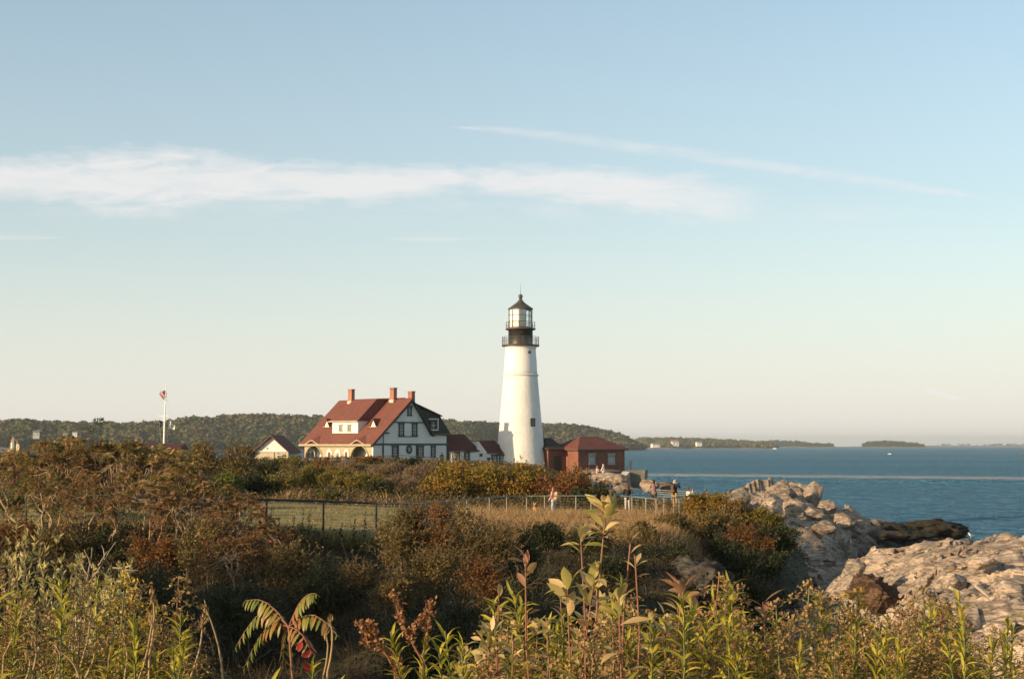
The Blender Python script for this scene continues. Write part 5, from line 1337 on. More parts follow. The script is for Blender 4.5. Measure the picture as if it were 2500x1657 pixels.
# ---- sumac thicket: bare pale stems below, crowns of drooping fronds
def fronds(tips, axis, nf, length, mat_rn, seed_heads=.3, npair=9, lw=(.10, .026), spread=1.0):
    """whorls of pinnate leaves at the branch tips"""
    P0 = np.repeat(tips, nf, 0); m = len(P0)
    az_ = rng.random(m) * 2 * np.pi; tilt = rng.uniform(-.15, .9, m)
    D = np.stack([np.cos(az_) * np.cos(tilt), np.sin(az_) * np.cos(tilt), np.sin(tilt)], -1) * spread + np.repeat(axis, nf, 0) * .5; D = unit(D)
    Ls = length * (.65 + .6 * rng.random(m)); dr = rng.uniform(.5, 1.3, m)
    K = npair + 1; t = np.linspace(0.12, 1, K)
    side = unit(np.cross(D, np.array([0, 0, 1.0]) + rng.normal(size=(m, 3)) * .1)); up = np.cross(side, D)
    a = dr[:, None] * t[None] 
    pos = P0[:, None] + D[:, None] * (Ls[:, None] * t[None] * np.cos(a * .6))[..., None] - np.array([0, 0, 1.0]) * (Ls[:, None] * t[None] * np.sin(a * .6))[..., None]
    tang = unit(np.gradient(pos, axis=1))
    parts, rn = [], []
    prof = np.sin(np.pi * np.clip(t * .9 + .12, 0, 1)) ** .5
    for sgn in (-1, 1):
        dl = unit(side[:, None] * sgn + tang * .45 - np.array([0, 0, .35]) + rng.normal(size=pos.shape) * .15)
        nn = up[:, None] + rng.normal(size=pos.shape) * .25
        l = (lw[0] * prof)[None].repeat(m, 0) * (.8 + .4 * rng.random((m, K)))
        V, Fq = cards(pos.reshape(-1, 3), dl.reshape(-1, 3), nn.reshape(-1, 3), l.ravel(), l.ravel() * lw[1] / lw[0])
        parts.append((V, Fq, np.repeat(np.repeat(mat_rn(m), K), 4)))
    rach = np.concatenate([P0[:, None], pos], 1)
    return parts, rach
def sumac(label, u, vtop, d, wpx, mat, ntip, nf, vbase=None, leaf=.10, flen=.42, group=None, name='sumac', bark=bark_pale, heads=.15, lean=0.0):
    x = (u - 1250) / F * d; zg = gz(x, d); zt = EYE - (vtop - LEVEL) / F * d
    if vbase: zg = min(zg, EYE - (vbase - LEVEL) / F * d)
    H = max(1.0, zt - zg - flen * .35); Rr = wpx / 2 / F * d
    root = empty(name, (x, d, zg)); tag(root, label, 'tree', group)
    base = np.array([x, d, zg])
    nst = rng.integers(2, 4)
    paths, rads, tips, axs = [], [], [], []
    for s in range(nst):
        b0 = base + np.array([rng.normal() * .15, rng.normal() * .2, -.2])
        fork = base + np.array([rng.normal() * Rr * .35 + lean * H * .3, rng.normal() * Rr * .35, H * rng.uniform(.34, .5)])
        paths.append(arcs(b0[None], fork[None], rng.normal(size=(1, 3)) * .12 * np.array([1, 1, .1]), 7, .03)[0]); rads.append(np.linspace(.04, .026, 7))
        nb = max(2, int(ntip / nst / 2))
        for b in range(nb):
            a = rng.random() * 2 * np.pi; q = rng.uniform(.3, .8)
            f2 = fork + np.array([np.cos(a) * Rr * q * .6 + lean * H * .2, np.sin(a) * Rr * q * .6, H * rng.uniform(.18, .32)])
            paths.append(arcs(fork[None], f2[None], rng.normal(size=(1, 3)) * .06, 7, .03)[0]); rads.append(np.linspace(.024, .015, 7))
            for c in range(2):
                a2 = a + rng.normal() * .9; q2 = rng.uniform(.4, 1.0)
                tip = np.array([x + lean * H * .4 + np.cos(a2) * Rr * q2, d + np.sin(a2) * Rr * q2 * .9, zg + H * (1.0 - .55 * q2 ** 2 * rng.uniform(.3, 1.2) - .12 * rng.random())])
                paths.append(arcs(f2[None], tip[None], rng.normal(size=(1, 3)) * .06 + np.array([[0, 0, -.08]]), 7, .03)[0]); rads.append(np.linspace(.014, .006, 7))
                tips.append(tip); axs.append(unit(tip - f2))
    tips, axs = np.array(tips), np.array(axs)
    parts, rach = fronds(tips, axs, nf, flen, lambda m: np.repeat(rng.random((m + nf - 1) // nf), nf)[:m] * .7 + rng.random(m) * .3, lw=(leaf, leaf * .27))
    V, Fq, rn = merge([(v, f, r) for v, f, r in parts])
    link('foliage', np_mesh('foliage', V, Fq, mat, rnd=rn), root)
    V, Fq = tubes_np(np.array(paths), np.array(rads), 6)
    V2, F2 = tubes_np(rach[:, ::2], np.full(rach[:, ::2].shape[:2], .004), 3)
    link('trunk', np_mesh('trunk', np.concatenate([V, V2]), np.concatenate([Fq, F2 + len(V)]), bark), root)
    pick = rng.random(len(tips)) < heads
    if pick.any():
        for t in tips[pick]: MB().lathe([(.01, t[2] + .02), (.045, t[2] + .07), (.05, t[2] + .13), (.02, t[2] + .22)], 7, (t[0], t[1])).build('seed_head', seed_m, root)
    return root
seed_m = paint('dark red seed head', (.11, .025, .018), .9, .3, 12)
SG = 'sumacs of the thicket at the left'
SUM = [
 ('low green and rust sumac at the left edge of the thicket', 25, 1089, 56, 130, L_sumac, 32, 9),
 ('spreading sumac with rusty fronds near the left edge of the thicket', 85, 1068, 55, 160, L_sumac, 42, 9),
 ('broad sumac with red seed heads left of the thicket top', 150, 1050, 54, 175, L_sumac, 50, 9),
 ('tallest sumac at the top of the thicket beside the dark tufted sapling', 215, 1040, 54, 175, L_sumac, 50, 9),
 ('sumac with pale tan fronds below the dark tufted sapling', 282, 1054, 53, 170, L_sumac, 47, 9),
 ('rust and green sumac in the middle of the thicket left of the flagpole', 345, 1056, 54, 160, L_sumac, 42, 9),
 ('sumac with pale fronds directly below the flagpole', 405, 1070, 53, 160, L_sumac, 42, 9),
 ('sumac sloping down right of the flagpole', 462, 1092, 52, 140, L_sumac, 35, 9),
 ('low rusty sumac left of the first lawn post', 525, 1144, 51, 140, L_sumac, 32, 8),
 ('withered orange sumac in front of the lawn fence posts', 590, 1180, 48, 140, L_dead, 32, 8),
 ('withered brown sumac on the bank, lowest to the right', 655, 1256, 45, 140, L_dead, 27, 8),
 ('small withered sumac on the dark bank below the thicket', 560, 1284, 44, 150, L_dead, 27, 7),
 ('rusty sumac in front of the thicket stems at the middle', 455, 1174, 49, 160, L_dead, 32, 8),
 ('rusty sumac filling the thicket front below the flagpole', 350, 1136, 50, 180, L_sumac, 32, 8),
 ('thin withered sumac in front of the thicket at the left', 250, 1144, 50, 160, L_dead, 20, 7),
 ('short rusty sumac low in the thicket near the left edge', 110, 1134, 51, 160, L_sumac, 25, 8),
]
for s in SUM: sumac(s[0], *s[1:8], group=SG, leaf=.15, flen=.54)
# tall dark tufted sapling rising out of the thicket
x = (244 - 1250) / F * 54; zt = EYE - (1022 - LEVEL) / F * 54; zg = gz(x, 54)
tt = empty('tufted_sapling', (x, 54, zg)); tag(tt, 'tall dark tufted sapling rising above the sumac thicket against the sky', 'tree')
zs = np.linspace(zg - .2, zt - .12, 9); path = np.stack([x + np.linspace(.25, 0, 9) + rng.normal(size=9) * .02, np.full(9, 54.0), zs], -1)
V, Fq = tubes_np(path[None], np.linspace(.05, .012, 9)[None], 6); link('trunk', np_mesh('trunk', V, Fq, bark_grey), tt)
cen = np.array([[x, 54, zt - .12], [x - .25, 54, zt - .42], [x + .2, 54, zt - .95], [x + .05, 54, zt - 1.2], [x - .35, 54, zt - 1.35], [x + .5, 54, zt - 1.25], [x + .1, 54, zt - 1.7], [x - .2, 53.8, zt - 2.0], [x + .35, 54, zt - 2.1]])
sz = np.array([.2, .14, .2, .32, .25, .25, .4, .4, .4]); k = rng.choice(len(cen), 2200, p=sz ** 2 / (sz ** 2).sum()); n = len(k)
dv = rv_(n); p = cen[k] + dv * sz[k][:, None] * (rng.random((n, 1)) ** .4) * np.array([1, 1, .6])
V, Fq = cards(p, dv + np.array([0, 0, .3]), rv_(n), .11 * (.6 + .8 * rng.random(n)), .035 * np.ones(n)); link('foliage', np_mesh('foliage', V, Fq, L_dark, rnd=np.repeat(rng.random(n) * .4, 4)), tt)

# trees standing out of the frame at the left, whose shadow lies over the gully
for k, (x, y, h) in enumerate(((-24, 33.8, 4.7), (-22, 28.5, 6.6), (-20, 22.5, 6.0), (-27, 29, 6.8), (-17.5, 17.5, 4.6), (-22.5, 18, 6.2))):
    zg = gz(x, y); u = 1250 + x / y * F
    shrub('shade_tree', ['broad dark tree beyond the left edge behind the thicket', 'dark leafy tree beyond the left edge above the gully'][k % 2], u, LEVEL - (zg + h - EYE) / y * F, y, 5.2 / y * F, L_dark, 5500, .22, .16, cat='tree', lumps=20, lumpr=.5, group='trees beyond the left edge of the view')
# ------------------------------------------------------------------ ground cover: what nobody could count
def scatter(name, n_c, u_r, d_r, per, rad, hgt, L, Wd, mat, mode='leaf', mask=None, dpow=1.0, dscale=True, kind='stuff', zbase=None):
    """clumps of blades or leaves over the ground"""
    u = rng.uniform(*u_r, n_c); d = d_r[0] + (d_r[1] - d_r[0]) * rng.random(n_c) ** dpow
    x = (u - 1250) / F * d
    if mask is not None:
        k = mask(x, d, u); x, d, u = x[k], d[k], u[k]
    n_c = len(x); z = ground(x, d)
    hs = hgt * (.5 + .9 * rng.random(n_c) ** 1.5) * (.6 + .8 * np.clip(fbm(x / 4, d / 4, 88, 3) + .5, 0, 1))
    m = n_c * per; k = np.repeat(np.arange(n_c), per)
    a = rng.random(m) * 2 * np.pi; rr = rad * np.sqrt(rng.random(m))
    px, py = x[k] + rr * np.cos(a), d[k] + rr * np.sin(a); pz = ground(px, py)
    if mode == 'grass':
        p = np.stack([px, py, pz - .03], -1)
        dd = np.stack([np.cos(a) * .28, np.sin(a) * .28, np.ones(m)], -1) + rng.normal(size=(m, 3)) * .16 + np.array([.10, .02, 0])
        l = hs[k] * (.5 + .7 * rng.random(m)); w = Wd * (.6 + .8 * rng.random(m))
        s = unit(np.cross(dd, rng.normal(size=(m, 3)))); dd = unit(dd)
        bend = np.stack([np.cos(a), np.sin(a), -.35 * np.ones(m)], -1) * (l * .18)[:, None]
        mid = p + dd * (l * .55)[:, None] + bend * .2; tip = p + dd * l[:, None] + bend
        V = np.stack([p - s * w[:, None] * .5, p + s * w[:, None] * .5, mid + s * w[:, None] * .4, tip, mid - s * w[:, None] * .4], 1)
        q = np.arange(m)[:, None] * 5
        V = V.reshape(-1, 3); Fq = np.concatenate([q + np.array([[0, 1, 2, 4]]), q + np.array([[4, 2, 3, 3]])], 0)
        # the tip is a triangle: give it its own vertex so quads stay valid
        me = bpy.data.meshes.new(name)
        tri = q + np.array([[4, 2, 3]]); qd = q + np.array([[0, 1, 2, 4]])
        me.vertices.add(len(V)); me.vertices.foreach_set('co', V.astype(np.float32).ravel())
        loops = np.concatenate([qd.ravel(), tri.ravel()]).astype(np.int32); me.loops.add(len(loops)); me.loops.foreach_set('vertex_index', loops)
        st = np.concatenate([np.arange(m) * 4, m * 4 + np.arange(m) * 3]).astype(np.int32); me.polygons.add(2 * m); me.polygons.foreach_set('loop_start', st)
        me.materials.append(mat); at = me.attributes.new('rnd', 'FLOAT', 'POINT'); at.data.foreach_set('value', np.repeat(np.clip(.5 + fbm(x / 3, d / 3, 55, 3) * 1.6, 0, 1)[k], 5).astype(np.float32)); me.update(calc_edges=True)
    else:
        hh = hs[k] * np.sqrt(rng.random(m)) * np.sqrt(np.maximum(.05, 1 - (rr / rad) ** 2))
        p = np.stack([px, py, pz + hh], -1)
        dd = np.stack([np.cos(a), np.sin(a), rng.uniform(-.2, .9, m)], -1) + rng.normal(size=(m, 3)) * .6
        nn = rng.normal(size=(m, 3)) * .7 + np.array([0, 0, .8])
        sc = (d[k] / d_r[1]) ** .8 if dscale else 1.0
        V, Fq = cards(p, dd, nn, L * sc * (.5 + rng.random(m)), Wd * sc * (.5 + rng.random(m)))
        me = np_mesh(name, V, Fq, mat, rnd=np.repeat(np.clip(rng.random(n_c) * .5 + .5 * np.clip(.5 + fbm(x / 5, d / 5, 56, 3) * 1.6, 0, 1), 0, 1)[k], 4))
    o = link(name, me); tag(o, kind=kind); return o
G_dry = leafmat('dry tan grass', [(.20, .125, .055), (.34, .22, .10), (.46, .32, .165), (.40, .25, .13)], trans=.35)
G_olive = leafmat('mixed green brown grass', [(.09, .10, .03), (.18, .165, .05), (.28, .22, .09), (.20, .15, .06)], trans=.35)
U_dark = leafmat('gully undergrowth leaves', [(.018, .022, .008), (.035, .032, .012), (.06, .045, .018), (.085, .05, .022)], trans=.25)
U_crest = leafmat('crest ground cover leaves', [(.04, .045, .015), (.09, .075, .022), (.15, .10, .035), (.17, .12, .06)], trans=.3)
nolawn = lambda x, d, u: lawn_w(x, d) < .3
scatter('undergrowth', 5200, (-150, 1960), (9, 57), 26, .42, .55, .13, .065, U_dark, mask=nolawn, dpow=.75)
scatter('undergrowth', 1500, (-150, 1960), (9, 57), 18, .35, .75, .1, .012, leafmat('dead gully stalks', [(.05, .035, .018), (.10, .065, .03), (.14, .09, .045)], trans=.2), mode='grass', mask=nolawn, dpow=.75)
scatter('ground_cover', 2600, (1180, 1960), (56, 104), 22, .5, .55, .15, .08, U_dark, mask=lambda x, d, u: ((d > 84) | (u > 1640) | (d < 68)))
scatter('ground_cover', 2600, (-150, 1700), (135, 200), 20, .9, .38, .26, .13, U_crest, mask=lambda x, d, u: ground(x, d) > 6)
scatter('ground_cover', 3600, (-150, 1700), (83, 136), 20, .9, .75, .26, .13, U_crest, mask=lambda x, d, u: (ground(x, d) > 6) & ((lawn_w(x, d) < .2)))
scatter('grass', 5200, (1130, 1760), (63, 84), 22, .38, .62, 0, .022, G_dry, mode='grass', mask=lambda x, d, u: rng.random(len(x)) < np.where(d < 68, .45, 1.0))
scatter('grass', 2600, (600, 1700), (84, 135), 16, .7, .75, 0, .035, G_dry, mode='grass', mask=lambda x, d, u: (ground(x, d) > 8) & (fbm(x / 9, d / 9, 91, 3) > -.03))
scatter('grass', 2400, (-100, 1000), (56, 84), 12, .5, .14, 0, .03, G_olive, mode='grass', mask=lambda x, d, u: (lawn_w(x, d) > .2))
scatter('grass', 1500, (100, 1000), (55.5, 59), 10, .3, .5, 0, .02, G_olive, mode='grass')
scatter('grass', 900, (-150, 2700), (1.8, 12), 30, .2, .55, 0, .006, G_olive, mode='grass')
# weeds standing at the lawn fence
WM = leafmat('dark weed leaves', [(.02, .026, .01), (.045, .04, .015), (.08, .05, .02)])
for k, (u, vt) in enumerate(((742, 1240), (757, 1246), (684, 1262), (893, 1246), (868, 1262), (835, 1272), (720, 1258), (665, 1236))):
    d = 56.2; x = (u - 1250) / F * d; zg = gz(x, d); h = EYE - (vt - LEVEL) / F * d - zg
    r = empty('weed', (x, d, zg)); tag(r, 'dark upright weed in front of the lawn fence', 'weed', 'weeds along the lawn fence')
    n = 70; t = rng.uniform(.1, 1, n); p = np.stack([x + rng.normal(size=n) * .02 + (t - .5) * .06, d + rng.normal(size=n) * .02, zg + t * h], -1)
    dv = rv_(n); dv[:, 2] = np.abs(dv[:, 2]) * .8
    V, Fq = cards(p, dv, rv_(n), .14 * (1.25 - t) * (.6 + .7 * rng.random(n)), .05 * np.ones(n)); link('leaves', np_mesh('leaves', V, Fq, WM, rnd=np.repeat(rng.random(n), 4)), r)
    MB().tube([(x - .03, d, zg - .05), (x + .03, d, zg + h)], [.012, .006], 5).build('stem', bark_grey, r)
# ------------------------------------------------------------------ plants close to the camera
K_gold = leafmat('goldenrod leaves', [(.14, .15, .018), (.31, .29, .03), (.48, .40, .05), (.55, .38, .07)], trans=.3, w_clump=.3)
K_plume = leafmat('faded goldenrod florets', [(.15, .09, .045), (.26, .16, .075), (.36, .235, .10), (.42, .29, .10)], trans=.3)
K_yellow = leafmat('goldenrod florets still yellow', [(.22, .15, .03), (.36, .25, .03), (.42, .30, .04)], trans=.3)
K_big = leafmat('broad sapling leaves', [(.20, .20, .045), (.36, .32, .10), (.52, .43, .20), (.56, .38, .20), (.44, .21, .12)], trans=.35, rough=.42, w_clump=.35)
K_bigp = leafmat('broad pink tinged leaves', [(.22, .17, .07), (.36, .21, .12), (.42, .21, .15), (.30, .12, .08)], trans=.35, rough=.42)
K_sum = leafmat('sapling sumac leaflets', [(.07, .12, .025), (.14, .185, .035), (.24, .22, .05), (.34, .12, .05), (.40, .07, .05)], trans=.35, rough=.4, w_clump=.6)
K_dock = leafmat('dry dock seeds', [(.16, .075, .03), (.27, .135, .06), (.36, .19, .09)], trans=.2)
K_mix = leafmat('mixed weed leaves', [(.07, .09, .02), (.14, .155, .035), (.21, .205, .055), (.17, .11, .04)], trans=.3)

def goldenrod_proto(kind, seed):
    """a stalk about 1.15 m tall standing at the origin"""
    global rng
    keep = rng; rng = np.random.default_rng(seed)
    H = 1.15 * rng.uniform(.93, 1.07); lean = rng.normal(size=2) * .05
    root = empty('goldenrod_stalk', (0, 0, 0))
    t = np.linspace(0, 1, 9); path = np.stack([lean[0] * t ** 2 + rng.normal(size=9) * .004, lean[1] * t ** 2 + rng.normal(size=9) * .004, t * H], -1)
    V, Fq = tubes_np(path[None], np.linspace(.0042, .0016, 9)[None], 5)
    link('stem', np_mesh('stem', V, Fq, stem_red if seed % 3 == 0 else stem_green), root)
    top = .83 if kind != 'leafy' else .99
    n = int(rng.integers(140, 170)); tt = .30 + (top - .30) * (np.arange(n) + rng.random(n) * .6) / n; a = np.arange(n) * 2.39996 + rng.random(n) * .5
    p = np.stack([np.interp(tt, t, path[:, 0]), np.interp(tt, t, path[:, 1]), tt * H], -1)
    el_ = np.where(tt > .9, rng.uniform(.8, 1.35, n), rng.uniform(.35, 1.0, n))
    D = np.stack([np.cos(a) * np.cos(el_), np.sin(a) * np.cos(el_), np.sin(el_)], -1)
    L_ = (.086 - .042 * ((tt - .3) / .7) ** 1.2) * rng.uniform(.75, 1.15, n)
    V, Fq = blades(p, D, np.array([0, 0, 1.0]) + rng.normal(size=(n, 3)) * .25, L_, L_ * rng.uniform(.13, .18, n), droop=rng.uniform(.5, 1.4, n), fold=.35, k=3, prof=[.3, 1.0, .8, .03])
    rn = np.repeat(np.clip(1 - tt + rng.normal(size=n) * .16, 0, 1), 12)
    link('leaves', np_mesh('leaves', V, Fq, K_gold, rnd=rn, smooth=True), root)
    if kind != 'leafy':
        nb = 20; pts, ex = [], []; bp, br = [], []
        for b in range(nb):
            f = b / nb; z0 = H * (.80 + .20 * f); a_ = b * 2.39996 + rng.random() * .6; ln = (.13 * (1 - f) + .022) * rng.uniform(.7, 1.2) * (1.25 if kind == 'wide' else 1.0)
            s = np.linspace(0, 1, 8); up = .75 * s - .95 * s ** 2 * (1.0 if kind != 'tight' else .3)
            q = np.stack([lean[0] + np.cos(a_) * ln * s, lean[1] + np.sin(a_) * ln * s, z0 + ln * up], -1); bp.append(q); br.append(np.linspace(.0013, .0006, 8))
            for _ in range(int(14 + 260 * ln)):
                w = rng.uniform(.22, 1); o = np.array([np.interp(w, s, q[:, k]) for k in range(3)]); pts.append(o + rng.normal(size=3) * .0045 + np.array([0, 0, .004]))
        pts = np.array(pts); m = len(pts)
        V, Fq = cards(pts, rv_(m) + np.array([0, 0, .5]), rv_(m), rng.uniform(.006, .012, m), rng.uniform(.004, .008, m))
        link('blossoms', np_mesh('blossoms', V, Fq, K_yellow if kind == 'yellow' else K_plume, rnd=np.repeat(rng.random(m), 4)), root)
        V, Fq = tubes_np(np.array(bp), np.array(br), 3); link('sprays', np_mesh('sprays', V, Fq, stem_green), root)
    rng = keep
    return root
kinds = ['leafy', 'leafy', 'plume', 'leafy', 'wide', 'tight', 'yellow', 'leafy', 'plume', 'wide', 'leafy', 'leafy']
protos = [(k, goldenrod_proto(k, 100 + i)) for i, k in enumerate(kinds)]
LABG = {'leafy': 'leafy green goldenrod stalk without flowers', 'plume': 'goldenrod stalk with a drooping brown seed plume', 'wide': 'goldenrod stalk with a wide arching brown plume', 'tight': 'goldenrod stalk with a narrow brown plume', 'yellow': 'goldenrod stalk with a few flowers still yellow'}
used = set()
def goldenrod(u, vtop, d, kind, zone, sc_lim=(.45, 1.7)):
    idx = [i for i, (k, o) in enumerate(protos) if k == kind]
    i = idx[int(rng.integers(len(idx)))]
    x = (u - 1250) / F * d; zg = gz(x, d); h = EYE - (vtop - LEVEL) / F * d - zg
    sc = min(max(h / 1.15, sc_lim[0]), sc_lim[1])
    zg = EYE - (vtop - LEVEL) / F * d - 1.15 * sc if h / 1.15 > sc_lim[1] else zg
    rz = rng.uniform(0, 6.28)
    if i not in used:
        used.add(i); r = protos[i][1]; r.location = (x, d, zg - .02); r.rotation_euler = (rng.normal() * .05, rng.normal() * .05, rz); r.scale = (sc,) * 3
    else: r = copy_thing(protos[i][1], (x, d, zg - .02), rz, sc, (rng.normal() * .05, rng.normal() * .05))
    tag(r, LABG[kind] + ' ' + zone, 'goldenrod', 'goldenrod stalks ' + zone)
# the named stalks of the photograph, right cluster: (u, top row, kind)
named = [(1890, 1432, 'wide'), (1968, 1428, 'plume'), (2085, 1458, 'wide'), (1845, 1480, 'plume'), (2205, 1486, 'yellow'), (2300, 1470, 'wide'), (1790, 1488, 'leafy'), (2150, 1500, 'leafy'), (2420, 1500, 'leafy'),
         (2345, 1520, 'yellow'), (2240, 1530, 'leafy'), (2470, 1530, 'plume'), (2010, 1500, 'wide'), (1930, 1500, 'leafy'), (1640, 1430, 'tight'), (1550, 1440, 'wide'), (1690, 1450, 'plume'), (1600, 1470, 'leafy'), (1735, 1500, 'leafy'), (2060, 1540, 'leafy'), (2385, 1545, 'plume')]
for u, v, k in named: goldenrod(u, v, rng.uniform(4.3, 5.4), k, 'in the right foreground')
for u in np.arange(1120, 2560, 11.5):
    lim = np.interp(u, [1120, 1250, 1500, 1700, 1800, 2000, 2300, 2560], [1580, 1530, 1530, 1520, 1490, 1500, 1510, 1515])
    k = rng.choice(['leafy', 'leafy', 'leafy', 'leafy', 'leafy', 'plume', 'wide', 'tight']); goldenrod(u + rng.normal() * 8, lim + rng.uniform(-40, 80), rng.uniform(3.9, 6.2), k, 'in the right foreground')
for u in np.arange(1130, 2540, 36): goldenrod(u + rng.normal() * 12, rng.uniform(1550, 1620), rng.uniform(3.7, 4.6), 'leafy', 'in the right foreground')
# left cluster
for u, v, k in ((375, 1452, 'plume'), (225, 1420, 'wide'), (70, 1400, 'plume'), (20, 1385, 'wide'), (530, 1530, 'tight'), (300, 1470, 'yellow'), (130, 1470, 'wide'), (420, 1540, 'leafy'), (455, 1520, 'plume')): goldenrod(u, v, rng.uniform(4.6, 5.6), k, 'in the left foreground')
for u in np.arange(-60, 520, 12):
    lim = np.interp(u, [-60, 100, 300, 420, 520], [1450, 1460, 1480, 1530, 1590])
    k = rng.choice(['leafy', 'leafy', 'leafy', 'leafy', 'leafy', 'plume', 'tight']); goldenrod(u + rng.normal() * 8, lim + rng.uniform(-15, 100), rng.uniform(3.8, 6.4), k, 'in the left foreground')
for u, v in ((880, 1600), (1010, 1620), (840, 1630), (760, 1640)): goldenrod(u, v, 4.8, 'leafy', 'in the gap between the left and right foreground')

# ---- broad leaved saplings
def sapling(label, u, vt, d, nl, L_=.078, mat=None, ub=None, all_along=.3, tilt=0.0, stem=stem_red, name='leafy_sapling', group=None, wid=.40, fl=1.0):
    mat = mat or K_big
    tip = np.array(P(u, vt, d)); xb = ((ub if ub is not None else u + rng.normal() * 14) - 1250) / F * d; b0 = np.array([xb, d + rng.normal() * .06, 0]); b0[2] = gz(b0[0], b0[1]) - .02
    top = tip - np.array([0, 0, L_ * .75])
    path = arcs(b0[None], top[None], np.array([[rng.normal() * .03, rng.normal() * .03, 0]]), 9, .006)[0]
    root = empty(name, tuple(b0)); tag(root, label, 'sapling', group)
    V, Fq = tubes_np(path[None], np.linspace(.006, .0022, 9)[None], 6); link('stem', np_mesh('stem', V, Fq, stem), root)
    n2 = int(nl * all_along); n1 = nl - n2
    t = np.concatenate([rng.uniform(.955, 1.0, n1), rng.uniform(.62, .94, n2)])
    a = np.arange(nl) * 2.39996 + rng.random(nl) * .5
    p = np.stack([np.interp(t, np.linspace(0, 1, 9), path[:, k]) for k in range(3)], -1)
    el_ = np.where(t > .95, rng.uniform(.0, 1.25, nl), rng.uniform(-.1, .7, nl))
    D = np.stack([np.cos(a) * np.cos(el_), np.sin(a) * np.cos(el_) , np.sin(el_)], -1)
    Ls = L_ * rng.uniform(.65, 1.15, nl) * np.where(t > .95, 1, .9)
    V, Fq = blades(p + D * L_ * .08, D, np.array([0, 0, 1.0]) + rng.normal(size=(nl, 3)) * .35, Ls, Ls * rng.uniform(wid * .85, wid * 1.15, nl), droop=rng.uniform(.15, .85, nl) * fl, fold=.28, k=5, prof=[.10, .62, .98, .95, .55, .03])
    link('leaves', np_mesh('leaves', V, Fq, mat, rnd=np.repeat(rng.random(nl), 18), smooth=True), root)
    return root
sapling('tallest broad leaved sapling, its pale leaf cluster in front of the railing', 1480, 1192, 4.0, 40, .066, ub=1440, all_along=.3, wid=.36)
sapling('slender sapling with a star of narrow leaves left of the tallest', 1417, 1256, 4.1, 13, .066, ub=1445, all_along=.1, wid=.30)
sapling('thin sapling with few upright leaves right of the tallest', 1542, 1258, 4.1, 6, .058, ub=1490, all_along=.1, wid=.32)
sapling('thin leaning sapling with a forked leaf tip below its right neighbour', 1550, 1322, 4.0, 5, .05, ub=1530, all_along=.2, wid=.28)
sapling('lone reddish sapling with pink upright leaves over the brown bushes', 1283, 1325, 4.2, 10, .062, K_bigp, ub=1300, all_along=.35, wid=.34)
sapling('short sapling with an open fan of pale green leaves over the gully', 1218, 1405, 4.4, 8, .062, ub=1250, all_along=.3, wid=.34)
sapling('dense broad leaved sapling left of centre of the clump', 1385, 1388, 4.1, 24, .078, ub=1380, all_along=.5)
sapling('dense broad leaved sapling below the tallest one', 1450, 1362, 4.0, 26, .08, ub=1450, all_along=.5)
sapling('broad leaved sapling with arching yellow green leaves', 1510, 1405, 3.9, 24, .08, ub=1500, all_along=.5)
sapling('reddish broad leaved sapling at the right of the clump', 1665, 1390, 4.3, 18, .07, K_bigp, ub=1650, all_along=.35)
sapling('small sapling with two pale pink leaves right of the reddish one', 1718, 1460, 4.4, 5, .062, K_bigp, ub=1690, all_along=.2)
sapling('single sapling with a fan of pink leaves against the dark rock', 1862, 1425, 4.4, 7, .072, K_bigp, ub=1850, all_along=.0, wid=.30)
SGp = 'broad leaved saplings of the foreground clump'
for i in range(62):
    u = rng.uniform(1100, 1740); lim = np.interp(u, [1110, 1250, 1400, 1550, 1700, 1780], [1540, 1460, 1415, 1425, 1460, 1530])
    sapling('broad leaved sapling low in the dense foreground clump', u, lim + rng.uniform(0, 150), rng.uniform(4.1, 5.6), int(rng.integers(22, 36)), rng.uniform(.044, .062), K_big if rng.random() < .8 else K_bigp, all_along=.6, group=SGp)

